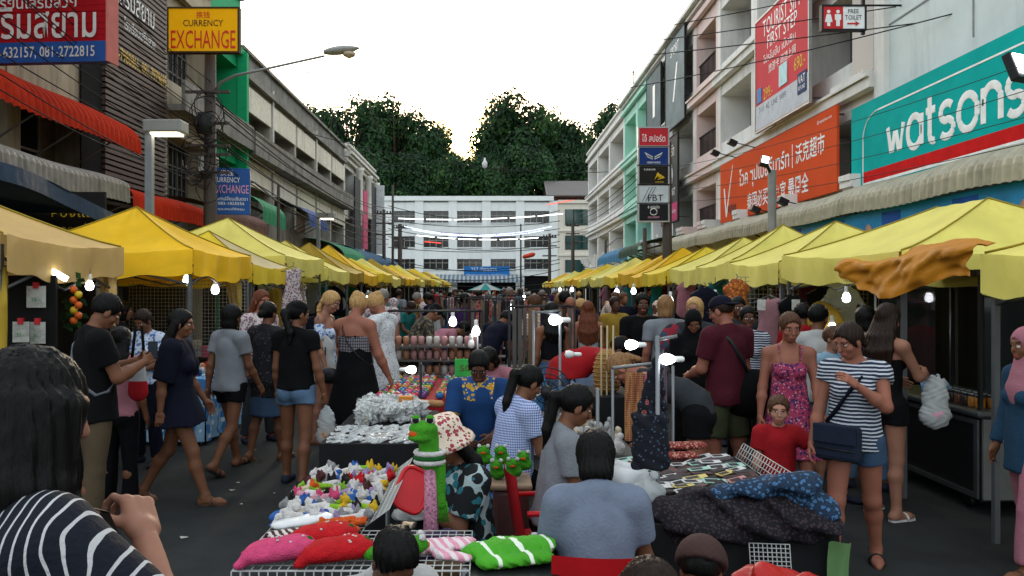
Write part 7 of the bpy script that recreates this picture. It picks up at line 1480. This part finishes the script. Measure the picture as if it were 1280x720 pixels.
# right front table: sheets, scarves, purses
table('black covered front table with paper packs and scarves', .72, 1.62, 3.75, 5.25, .74, BCL, drop=.5)
SH = [M('sheet ' + n, c, rough=.4, var=.2, vs=20) for n, c in (('white', 'b9b9b6'), ('brown', '4a302c'), ('pale green', '8fb3a5'), ('yellow', 'b5a55c'), ('rose', 'b07878'), ('dark', '2a2426'))]
mb = MB(); mb.box(-.075, .075, -.02, .02, 0, .004, SH[0]); mb.box(-.06, .02, -.012, .012, .0042, .006, SH[5]); sm = mb.mesh('card_pack')
for k in range(70):
    u, v = k % 7, k//7; o = link('card_pack', sm); o.location = (.84 + u*.105 + rg.uniform(-.02, .02), 4.3 + v*.088 + rg.uniform(-.015, .015), .75 + .004*u + .002*(k % 5)); o.rotation_euler = (rg.uniform(.1, .5), rg.uniform(-.1, .1), rg.uniform(.2, .9)); mi = rg.choice((0, 0, 0, 1, 1, 5, 5, 2, 3, 4)); nm = ('white', 'brown', 'pale green', 'yellow', 'rose', 'dark')[mi]
    o.material_slots[0].link = 'OBJECT'; o.material_slots[0].material = SH[mi]; tag(o, '%s bookmark pack spread in rows on the front table' % nm, 'bookmark pack', 'bookmark packs on the front table')
PAISL = PAT('blue paisley', 'floral', '16283c', '35587a', 44, '0f1319', duty=.42); DKSC = PAT('dark paisley', 'floral', '100e12', '2f252c', 60, '181317', duty=.4); PURS = PAT('red patterned weave', 'floral', '6d2a26', 'a87a6a', 60, '8d4a40', duty=.4)
soft('heap of dark patterned scarves on the front table edge', [cap((.86, 3.86, .77), (1.5, 3.84, .80), .10, .11, .6, UPV), cap((.9, 3.78, .72), (1.55, 3.76, .74), .09, .1, .7, UPV), cap((1.0, 3.9, .83), (1.3, 3.92, .84), .08, .07, .6, UPV)], DKSC, 'scarf_heap', 'scarves', h=.011, k=.03, fold=lambda X, Y_, Z: .013*np.sin(62*(Z*.9 - Y_*.45) + 3*np.sin(5*X) + 8*X) + .008*np.sin(31*X + 40*Z + 2*np.sin(9*X)))
soft('blue paisley scarf draped over the dark scarves', [cap((1.1, 3.86, .86), (1.5, 3.84, .92), .06, .10, .5, UPV), cap((1.46, 3.82, .9), (1.6, 3.76, .78), .09, .06, .6, UPV)], PAISL, 'paisley_scarf', 'scarf', h=.010, k=.03, fold=lambda X, Y_, Z: .011*np.sin(66*(Z*.8 - Y_*.5) + 4*np.sin(6*X) + 14*X) + .007*np.sin(38*X - 30*Z))
for k, (x, y, z_) in enumerate(((1.18, 5.05, .79), (1.25, 5.12, .84), (1.06, 5.1, .78))): soft('folded red patterned purse at the back of the front table', [cap((x - .09, y, z_), (x + .09, y + .02, z_), .055, .055, .45, UPV)], PURS if k < 2 else DKSC, 'patterned_purse', 'purse', group='folded purses on the front table')
soft('orange cloth piece on the front table', [cap((1.22, 4.22, .78), (1.36, 4.25, .77), .05, .04, .4, UPV)], M('orange cloth', 'b04a24', rough=.8), 'orange_cloth', 'cloth', amp=.008, f=50)
for k, (x, y) in enumerate(((.76, 4.35), (.78, 4.5))):
    b = wthing('paper_roll', 'white paper towel roll lying on the front table' if k == 0 else 'second white paper roll behind the first', 'paper roll', (x, y, .8)); mb = MB(); mb.lathe([(.06, -.11), (.06, .11)], (x, y, .805), M('paper white', 'b9bcbd', rough=.9), n=18, rot=rotz(.5) @ rotx(R(90))); mb.build('paper', b); mb = MB(); mb.lathe([(.02, .1105), (.02, .112)], (x, y, .805), LEATH, n=12, rot=rotz(.5) @ rotx(R(90))); mb.build('core', b)
soft('knotted white plastic bag beside the paper rolls', [ell((.80, 4.05, .80), A((.09, .08, .075))), cap((.80, 4.05, .85), (.84, 4.03, .92), .03, .015)], PLAST, 'tied_plastic_bag', 'plastic bag', amp=.008, f=60)
b = wthing('wire_screen', 'wire grid panel hanging below the front table', 'panel', (1.33, 3.7, .3)); mb = MB(); wire_grid(mb, (1.2, 3.70, .67), (.18, -.02, 0), (.02, 0, -.3), 9, 15, r=.0025); mb.build('wire_grid', b)
b = wthing('wire_screen', 'low wire rim along the far side of the front table', 'panel', (1.6, 4.6, .75)); mb = MB(); wire_grid(mb, (1.6, 4.0, .75), (0, 1.2, 0), (.05, 0, .09), 26, 3, r=.003); mb.build('wire_grid', b)
mb = MB(); mb.grid(lambda u, v: (1.56 + .1*u, 3.68 + .02*math.sin(6*u + 3*v), .68 - .26*v), 6, 6, M('green cloth', '5d7f4f', transl=.2), thick=.003); tag(mb.build('green_cloth'), 'pale green cloth hanging at the front table corner', 'cloth')
soft('red plastic bag slumped in front of the front table', [ell((1.02, 2.95, .62), A((.2, .14, .2))), cap((1.0, 2.95, .7), (1.25, 2.92, .68), .12, .1)], M('red bag plastic', '9a1410', rough=.35, bump=.4, bs=15), 'red_bag', 'bag', h=.012, amp=.012, f=40); stool('stool under the slumped red bag', 1.05, 2.95, .46, BLS)
# hanging goods round the grey stand
soft('dark embroidered shoulder bag hanging on the grey stand', [cap((.83, 4.12, .8), (.83, 4.12, 1.35), .105, .085, .45, A([0, 1., 0]), clip=[((.83, 4.12, .92), A([0, 0, -1.])), ((.83, 4.12, 1.2), A([0, 0, 1.]))])] + [cap((.83 + q*.07, 4.12, 1.18), (.87, 4.12, 1.54), .022, .012, .6, A([0, 1., 0])) for q in (-1, 0, 1)], PAT('indigo embroidery', 'dots', '12151c', '3c4a5a', 45, duty=.4), 'embroidered_bag', 'bag', h=.009, amp=.005, f=50)
for k, (x, y, w, z1, z0, c1) in enumerate(((.88, 5.2, .12, 1.30, .86, '6b2f28'), (1.0, 5.3, .12, 1.28, .84, '7a3a3a'), (1.1, 5.4, .1, 1.32, .9, '3d2a33'))):
    mb = MB(); mt = PAT('woven cloth %d' % k, 'check', c1, ('a0764a', 'a5606a', '6f5a60')[k], 70); mb.grid(lambda u, v: (x + w*u, y + .015*math.sin(14*u + 2*v), z1 - (z1-z0)*v), 12, 8, mt, thick=.003); tag(mb.build('hanging_cloth'), ('brown gold woven cloth hanging by the grey stand', 'dusty red woven cloth hanging by the grey stand', 'dark plum woven cloth at the end of the rail')[k], 'cloth')
mb = MB(); mb.tube([(.8, 5.2, 1.33), (1.25, 5.45, 1.35)], .012, STEELP); tag(mb.build('hanging_rail'), 'thin grey rail carrying the woven cloths', 'rail'); 
b = wthing('rail_stand', 'pair of thin posts holding up the cloth rail', 'stand', (1, 5.3, 0))
for x, y in ((.8, 5.2), (1.25, 5.45)): mb = MB(); mb.tube([(x, y, 0), (x, y, 1.32)], .01, STEELP); mb.build('post', b)
b = wthing('woven_basket', 'tall woven cane basket standing among the stalls', 'basket', (at(759, 6.6), 6.6, .9)); c = A((at(759, 6.6), 6.6, zat(490, 6.6))); mb = MB(); CANE = PAT('woven cane', 'check', '6b4a26', '9a7440', 80); mb.lathe([(.07, 0), (.1, .03), (.115, .12), (.11, .22), (.085, .3), (.05, .35)], c, CANE, n=18); mb.build('body', b)
for k in range(9): mb = MB(); z = .03 + k*.035; r_ = np.interp(z, (0, .03, .12, .22, .3, .35), (.07, .1, .115, .11, .085, .05)); mb.tube([c + A(((r_+.003)*math.cos(t), (r_+.003)*math.sin(t), z)) for t in np.linspace(0, 2*PI, 19)[:-1]], .006, CANE, n=4, closed=True); mb.build('woven_ring', b)
table('low table under the woven basket', at(735, 6.6), at(785, 6.6), 6.3, 7.0, c[2] - .002, BCL)
for k in range(3): mb = MB(); x = at(752 + 6*k, 6.4); mb.tube([(x, 6.4, .3), (x + .01*k, 6.42, 1.55)], .008, M('pale cane', '9a8a6a')); tag(mb.build('cane_stick'), 'pale thin cane leaning by the woven basket', 'cane', 'canes by the basket')
# table of cream pouches and wares
table('table with cream cloth pouches behind the front table', .22, 1.0, 5.5, 6.5, .70, M('grey table cloth', '55524f'))
for k in range(24):
    x, y = rg.uniform(.3, .95), rg.uniform(5.55, 6.4); r_ = rg.uniform(.04, .065); soft('cream cloth pouch on the middle table', [ell((x, y, .70 + r_*.8), A((r_, r_*.8, r_))), cap((x, y, .70 + r_*1.5), (x + .02, y, .70 + r_*2.4), r_*.4, r_*.5)], (KN['cream'], M('clear crumpled plastic', ''), KN['white'])[k % 3], 'cloth_pouch', 'pouch', h=.011, group='pouches on the middle table', amp=.005, f=60)
mb = MB(); mb.tube([(.45 + .1*k, 5.0 + .12*math.sin(k*.9), .78 + .03*math.cos(k)) for k in range(6)], .012, M('pale leather strap', '9a8468')); tag(mb.build('leather_straps'), 'bundle of pale straps on the middle table', 'strap')
table('long table with small boxed goods behind the fan', .3, 1.0, 7.4, 9.4, .72, M('pale table cloth', '8a8884'))
for k in range(26):
    x, y = .36 + (k % 5)*.13, 7.5 + (k//5)*.34; nme = rg.choice(['red', 'orange', 'white', 'green', 'blue', 'yellow']); mb = MB(); mb.box(x - .055, x + .055, y - .12, y + .12, .725, .725 + rg.uniform(.03, .1), TC[nme]); tag(mb.build('goods_box', None, .004), 'flat %s box on the long table behind the fan' % nme, 'box', 'boxes on the long table')
# shelving and strap racks beyond
def rack(label, x0, x1, y, z1, shelves, item, group):
    b = wthing('goods_rack', label, 'rack', ((x0+x1)/2, y, 0))
    for x in (x0, x1):
        for dy in (0, .45): mb = MB(); mb.tube([(x, y + dy, 0), (x, y + dy, z1)], .014, LEATH, n=6); mb.build('post', b)
    mb = MB()
    for dy in (0, .45): mb.tube([(x0, y + dy, z1), (x1, y + dy, z1)], .012, LEATH, n=6)
    mb.build('top_rail', b)
    for z in shelves: mb = MB(); mb.box(x0, x1, y, y + .45, z - .02, z, M('rack shelf', '4a4542')); mb.build('shelf', b)
    item(x0, x1, y, group)
POTC = [M('pot ' + n, c, rough=.5) for n, c in (('rose', 'a87a78'), ('chalk', 'b3aca4'), ('clay', '9a6a52'))]
def roll_items(x0, x1, y, g):
    for z in (.72, .92, 1.1):
        n = int((x1-x0)/.1)
        for k in range(n): mb = MB(); mb.lathe([(.04, 0), (.042, .1), (.03, .12)], (x0 + .06 + k*.1, y + .15, z), POTC[rg.randrange(3)], n=8); tag(mb.build('pot'), 'small coloured pot on the black rack shelves', 'pot', g)
rack('black shelf rack with rows of small pots beyond the red table', -1.35, -.1, 10.3, 1.55, (.72, .92, 1.1), roll_items, 'pots on the black rack')
def strap_items(x0, x1, y, g):
    n = int((x1-x0)/.07)
    for k in range(n):
        x = x0 + .04 + k*.07; c1 = rg.choice((LEATH, C('strap brown', '4a3426'), C('strap tan', '8a6f55'), DKSC, PURS, C('strap grey', '6a6560'))); mb = MB(); l_ = rg.uniform(.5, .9); yy = y + rg.choice((0, .22, .45)); mb.grid(lambda u, v: (x + .05*u, yy + .01*math.sin(5*v + k), z1_ - .03 - l_*v), 2, 5, c1, thick=.008); tag(mb.build('hanging_strap'), 'belt or strap hanging in the rack of straps', 'strap', g)
for lab, x0, x1, y, z1_ in (('rack of hanging belts and straps beside the plaid shirt', .25, 1.05, 9.9, 1.62), ('second rack of hanging straps further back', -.4, .9, 12.6, 1.68), ('rack of hanging bags before the purple shirt', -.6, .3, 14.5, 1.6), ('far strap rack on the right of the middle stalls', .2, 1.2, 16.5, 1.7), ('far strap rack on the left of the middle stalls', -1.2, .0, 18.0, 1.65)): rack(lab, x0, x1, y, z1_, (.6,), strap_items, 'straps on the racks')
b = wthing('market_parasol', 'teal and white market parasol far down the street', 'parasol', (at(607, 34), 34, 0)); c = A((at(607, 34), 34, zat(362, 34) + .28)); 
for k in range(10): t0, t1 = k*PI/5, (k+1)*PI/5; mb = MB(); mb.add([c, c + A((.75*math.cos(t0), .75*math.sin(t0), -.3)), c + A((.75*math.cos(t1), .75*math.sin(t1), -.3))], [(0, 1, 2)], C('parasol teal', '2f9c98') if k % 2 else WHITEC); mb.build('panel', b)
mb = MB(); mb.tube([c, A((c[0], c[1], 0))], .02, STEELP); mb.build('pole', b)
# ---------------------------------------------------------------- stalls under the tents
# beige tent
table('black covered stall table under the beige tent', -4.6, -3.75, 6.0, 7.5, .8, BCL)
PAPER = M('printed card', 'a9aaa2', var=.35, vs=18)
for k, (p_, q_, w, h, Y_) in enumerate(((45, 371, .15, .17, 6.3), (26, 415, .13, .16, 6.25), (47, 416, .12, .17, 6.3))):
    c = A(at(p_, Y_, q_)); b = wthing('price_card', ('price card clipped up at the back of the beige stall', 'green leaf price card low in the beige stall', 'price card with pale print low in the beige stall')[k], 'card', tuple(c)); mb = MB(); mb.box(c[0] - w/2, c[0] + w/2, Y_, Y_ + .006, c[2] - h/2, c[2] + h/2, PAPER); mb.build('sheet', b); mb = MB(); mb.box(c[0] - .02, c[0] + .02, Y_ - .012, Y_ + .012, c[2] + h/2 - .02, c[2] + h/2 + .03, REDP); mb.build('clip', b)
    lettering('35.-', TC['green'], w*.5, .03, (c[0], Y_ - .002, c[2] - .02), (1, 0, 0), (0, 0, 1), b)
b = wthing('price_board', 'dark board behind the price cards of the beige stall', 'board', (-3.8, 6.5, .8)); mb = MB(); mb.box(-4.1, -3.45, 6.36, 6.39, .85, 1.95, BACKC); mb.build('panel', b)
for k in range(7):
    c = A(at(92 + (k % 2)*6, 6.6, 362 + k*6.5)); V, Q = blend([ell(c, A((.03, .03, .032)))], .008); o = tag(link('hanging_fruit', net_mesh('hanging_fruit', [(V, Q, M('hanging orange', 'b8521c', rough=.35) if k % 3 != 1 else M('hanging lemon', 'b89a20', rough=.35))])), ('orange' if k % 3 != 1 else 'yellow') + ' fruit in the garland hanging in the beige stall', 'fruit', 'fruit garland')
mb = MB()
for k in range(40): c = A(at(rg.uniform(78, 102), 6.63, rg.uniform(345, 410))); d = A((rg.uniform(-.05, .05), .02, rg.uniform(-.05, .05))); mb.add([c, c + d + A((.02, 0, .02)), c + d*2, c + d - A((.02, 0, .02))], [(0, 1, 2, 3)], LEAF[k % 2])
tag(mb.build('leaf_garland'), 'green leaf garland hanging in the beige stall', 'garland', kind='stuff')
# golden tent: mesh panels and table
b = wthing('wire_screen', 'tall wire grid screen at the back of the golden tent', 'panel', (-4.2, 11.2, .8)); mb = MB(); wire_grid(mb, (-5.0, 11.1, .9), (1.65, 0, 0), (0, 0, 1.05), 33, 21, r=.0035, m=M('dull wire', '77736a', rough=.4)); mb.build('wire_grid', b)
table('stall table with blue printed front under the golden tent', -4.6, -3.35, 9.4, 10.9, .78, PAT('blue white print', 'floral', '7d9fb8', '2f6fa8', 7, 'b9c9d2', duty=.5))
for k in range(30): x, y = rg.uniform(-4.5, -3.42), rg.uniform(9.45, 10.8); nme = rg.choice(list(TC)); mb = MB(); mb.lathe([(.03, 0), (.035, .05), (.02, .075)], (x, y, .785), TC[nme], n=8); tag(mb.build('trinket'), '%s trinket on the table under the golden tent' % nme, 'trinket', 'trinkets under the golden tent')
# generic tables with wares and hanging garments under the tents
GARC = [('navy', NAVY), ('pink', PINKC), ('black', BLKC), ('orange floral', PAT('orange floral', 'floral', '8a4a22', 'b8692a', 20, '4a2a1c', duty=.45)), ('mustard', C('mustard', '')), ('maroon', MAROON), ('grey', GREYT), ('white', WHITEC), ('teal', TEALC), ('floral', FLOR2)]
GM = []
for k in range(3):
    P = [cap((0, 0, -.12), (0, 0, -.5), .16, .19, .22, A([0, 1., 0])), cap((-.13, 0, -.1), (.13, 0, -.1), .06, .06, .4, A([0, 1., 0]))]
    if k == 0: P += [cap((s_*.14, 0, -.12), (s_*.26, 0, -.26), .06, .055, .4, A([0, 1., 0])) for s_ in (-1, 1)]
    if k == 2: P = [cap((0, 0, -.15), (0, 0, -.85), .13, .22, .22, A([0, 1., 0])), cap((-.1, 0, -.04), (-.08, 0, -.2), .02, .03), cap((.1, 0, -.04), (.08, 0, -.2), .02, .03)]
    V, Q = blend(P, .02, .04, wrinkle(.012, 28, k)); GM.append(net_mesh('garment', [(V, Q, BLKC)]))
HK = MB(); HK.tube([(0, 0, .1), (.02, 0, .07), (0, 0, .03), (-.2, 0, -.06), (.2, 0, -.06), (0, 0, .03)], .006, STEELP, n=5); HKm = HK.mesh('hanger')
def garment_on(label, x, y, z, rz, k, mat):
    g_ = thing('hanging_garment', label, 'garment', (x, y, z), rz, 'garments hanging in the stalls'); o = link('cloth', GM[k], g_); o.material_slots[0].link = 'OBJECT'; o.material_slots[0].material = mat; link('hanger', HKm, g_)
for i in range(46):
    sd = 1 if i % 5 < 3 else -1; Y_ = 9.6 + i*.36; x = sd*(3.75 + rg.uniform(0, .9)) if sd > 0 else -(3.8 + rg.uniform(0, .8)); cn, cm = rg.choice(GARC); k = rg.randrange(3)
    if sd < 0 and Y_ < 13: continue
    garment_on('%s %s hanging under the %s tents' % (cn, ('top', 'vest', 'dress')[k], 'right' if sd > 0 else 'left'), x, Y_, 1.95 + rg.uniform(-.12, .05), rg.uniform(-.6, .6), k, cm)
garment_on('navy camisole hanging from the front edge of the right tent', at(880, 10.6), 10.6, zat(362, 10.6), 0, 1, NAVY); garment_on('orange leaf print dress in the right stall', at(920, 10.2), 10.2, zat(352, 10.2), .2, 1, GARC[3][1]); garment_on('pale pink dress hanging near the wire screen', at(962, 9.0), 9.0, zat(372, 9.0), 0, 2, C('pale pink', 'a87a80')); garment_on('black top with pale tag in the right stall', at(990, 9.0), 9.0, zat(372, 9), .3, 1, BLKC); garment_on('mustard top at the back of the right stall', at(1030, 9.4), 9.4, zat(380, 9.4), 0, 0, GARC[4][1]); garment_on('grey floral scarf top hanging at the lemon tent pole on the left', at(366, 13.0), 13.0, zat(335, 13.0), .6, 2, FLOR2)
for k, (p_, q_) in enumerate(((951, 381), (994, 381))): c = A(at(p_, 8.9, q_)); mb = MB(); mb.box(c[0]-.045, c[0]+.045, 8.88, 8.885, c[2]-.06, c[2]+.06, PAPER); tag(mb.build('garment_tag'), ('square price tag on the pale pink dress', 'square price tag on the black top')[k], 'tag')
b = wthing('wire_screen', 'wire grid screen behind the garments on the right', 'panel', (4.2, 10.9, .6)); mb = MB(); wire_grid(mb, (3.4, 11.0, .7), (1.8, 0, 0), (0, 0, 1.3), 30, 22, r=.004, m=M('dull wire', '')); mb.build('wire_grid', b)
for i in range(9):
    for sd in (-1, 1):
        y = (12.0 if sd < 0 else 10.1) + i*2.6; x0, x1 = (sd*3.6, sd*4.5) if sd > 0 else (-4.5, -3.6); table('covered stall table along the %s tents' % ('right' if sd > 0 else 'left'), x0, x1, y, y + 1.9, .78, (BCL, NAVY, MAROON, REDT)[i % 4], drop=.6)['group'] = 'stall tables under the tents'
        for k in range(10): nme = rg.choice(list(TC)); mb = MB(); xx, yy = rg.uniform(x0 + .08, x1 - .08), y + .1 + k*.17; mb.box(xx - .07, xx + .07, yy - .05, yy + .05, .786, .8 + rg.uniform(.04, .16), TC[nme]); tag(mb.build('stall_goods', None, .008), '%s boxed goods on a stall table under the %s tents' % (nme, 'right' if sd > 0 else 'left'), 'goods', 'boxed goods under the tents')
# ---------------------------------------------------------------- food cart at the right
b = wthing('food_cart', 'steel food cart with glass screens at the right', 'food cart', (4.3, 7.3, 0)); INOX = M('brushed steel', '55585a', rough=.35, metal=.7, var=.2); BLKP = M('black panel', '101112', rough=.4)
x0, x1, y0, y1 = 3.95, 4.75, 6.45, 8.2
mb = MB(); mb.box(x0 + .02, x1, y0 + .02, y1, .12, .80, BLKP); mb.build('body', b); mb = MB(); mb.box(x0 - .03, x1 + .02, y0 - .03, y1, .801, .86, INOX); mb.build('counter', b, .02)
mb = MB(); fx = x0
for a in ((y0 + .03, y0 + .08, .14, .78), (y1 - .06, y1 - .01, .14, .78), (y0 + .081, y1 - .061, .14, .18), (y0 + .081, y1 - .061, .74, .78)): mb.box(fx, fx + .018, *a, INOX)
mb.build('front_frame', b); mb = MB(); mb.box(x0 + .03, x1 - .02, y0 - .004, y0 + .018, .14, .79, M('scuffed grey panel', '5d5f5c', var=.2, rough=.5)); mb.build('end_panel', b)
for yy in (y0 + .03, y1 - .05): 
    for xx in (x0 + .02, x1 - .05): mb = MB(); mb.box(xx, xx + .03, yy, yy + .03, .861, 1.95, INOX if xx > 4.2 else BLKP); mb.build('post', b)
GL = M('cart glass', '2a3030', rough=.05, alpha=.35, spec=.6)
mb = MB(); mb.box(x0 + .03, x0 + .036, y0 + .7, y1 - .06, 1.0, 1.9, GL); mb.build('glass_screen', b); mb = MB(); mb.box(x0 + .06, x1 - .06, y0 + .03, y0 + .036, 1.0, 1.8, GL); mb.build('glass_screen', b)
mb = MB(); mb.box(x0 - .02, x1, y0, y1, 1.951, 2.0, BLKP); mb.build('roof_board', b); mb = MB(); mb.box(x1 + .05, x1 + .09, y0 - 1, y1, .14, 2.05, BACKC); mb.build('back_board', b)
for q in (y0 + .3, y1 - .3):
    for xx in (x0 + .1, x1 - .1): mb = MB(); mb.lathe([(.02, -.02), (.06, -.02), (.06, .02), (.02, .02)], (xx, q, .062), BLKP, n=14, rot=roty(PI/2)); mb.build('wheel', b)
for k in range(12):
    x, y = x0 + .08 + (k % 2)*.1, y0 + .12 + (k//2)*.1; nme = rg.choice(('amber', 'brown', 'dark')); b = wthing('sauce_jar', 'clear jar of %s topping on the food cart' % nme, 'jar', (x, y, .86), 'jars on the food cart'); mb = MB(); mb.lathe([(.035, .862), (.038, .87), (.038, .94), (.03, .95)], (x, y, 0), M('topping ' + nme, dict(amber='8a5a22', brown='4f3220', dark='2d2420')[nme], rough=.2), n=10); mb.build('glass', b); mb = MB(); mb.lathe([(.036, .951), (.036, .975)], (x, y, 0), INOX, n=10); mb.build('lid', b)
for k, (y, cc, lab) in enumerate(((7.35, '4f86b0', 'pale blue plastic tub of cups on the food cart'), (7.1, '6fa8c4', 'light blue tissue box on the food cart'))):
    b = wthing('counter_tub', lab, 'tub', (4.02, y, .86)); mb = MB(); mb.lathe([(.05, .862), (.065, .98)], (4.03, y, 0), M('tub plastic %d' % k, cc, rough=.35), n=14); mb.build('tub', b); mb = MB(); mb.lathe([(.055, .985), (.03, 1.02), (.005, 1.05)], (4.03, y, 0), M('tissue', 'b9c0c4', bump=.5), n=9); mb.build('contents', b)
mb = MB(); mb.box(4.2, 4.5, 6.38, 6.41, .68, .84, M('pink card', 'b5607a')); tag(mb.build('pink_card'), 'pink card fixed to the end of the food cart', 'card')
# small things between the vendors
b = wthing('green_board', 'small bright green board with a scribbled price beside the blue shirted vendor', 'board', (at(581, 8.0), 8.0, .78)); c = A(at(581, 7.95, 460)); mb = MB(); mb.box(c[0]-.1, c[0]+.1, 7.95, 7.97, c[2]-.09, c[2]+.09, M('bright green card', '2f8f3c')); mb.build('card', b, .008); mb = MB(); mb.tube([(c[0], 7.98, .75), (c[0], 7.98, c[2]-.09)], .008, LEATH); mb.build('stick', b)
lettering('50', M('brown marker', '5a3a1c'), .1, .06, (c[0], 7.949, c[2]), (1, 0, 0), (0, 0, 1), b)
soft('crumpled white plastic sheet on the seat beside the toy seller', [cap((-.46, 4.42, .60), (-.34, 4.4, .61), .08, .07, .4, UPV)], PACK, 'plastic_sheet', 'plastic sheet', amp=.008, f=60)
b = wthing('low_crate', 'dark crate under the crumpled white plastic sheet', 'crate', (-.33, 4.3, 0)); mb = MB(); mb.box(-.5, -.17, 4.12, 4.5, 0, .55, BINB); mb.build('body', b, .02)
soft('purple dotted cloth bundled behind the pink baby clothes', [cap((-.45, 3.72, .62), (-.2, 3.8, .64), .1, .09, .6, UPV)], PAT('purple dots', 'dots', '2a1838', '77628a', 70, duty=.35), 'dotted_cloth', 'cloth', amp=.01, f=40)
b = wthing('wooden_crate', 'plain crate holding up the purple dotted cloth', 'crate', (-.33, 3.8, 0)); mb = MB(); mb.box(-.5, -.12, 3.76, 3.95, 0, .52, M('plywood', '')); mb.build('body', b, .01)
c = A((at(668, 3.9), 3.9, 0)); b = wthing('water_bottle', 'clear drink bottle with red label standing by the red chair', 'bottle', tuple(c)); zb_ = .42; mb = MB(); mb.lathe([(.03, zb_), (.034, zb_+.02), (.034, zb_+.15), (.015, zb_+.2), (.013, zb_+.215)], c, M('bottle plastic', '8fa0a5', rough=.1, alpha=.6), n=12); mb.build('body', b); mb = MB(); mb.lathe([(.035, zb_+.05), (.035, zb_+.11)], c, M('bottle label', '9a1c20'), n=12); mb.build('label', b); mb = MB(); mb.lathe([(.015, zb_+.216), (.015, zb_+.235)], c, M('bottle cap', 'b9b9b9'), n=10); mb.build('cap', b)
stool('low stool under the drink bottle', c[0], c[1], .418, BLS)
# scraps of litter on the asphalt
for k in range(22):
    x, y = rg.choice((rg.uniform(-2.8, -1.4), rg.uniform(1.9, 3.3))), rg.uniform(4.2, 9.5); mb = MB(); s_ = rg.uniform(.012, .03); a_ = rg.uniform(0, 6)
    mb.add([(x + s_*math.cos(a_ + q*PI/2)*(1 + .4*(q % 2)), y + s_*math.sin(a_ + q*PI/2), .006 + .006*(q % 2)) for q in range(4)], [(0, 1, 2, 3)], PAPER); tag(mb.build('paper_scrap'), 'tiny pale paper scrap on the asphalt between the stalls', 'litter', 'scraps of litter')
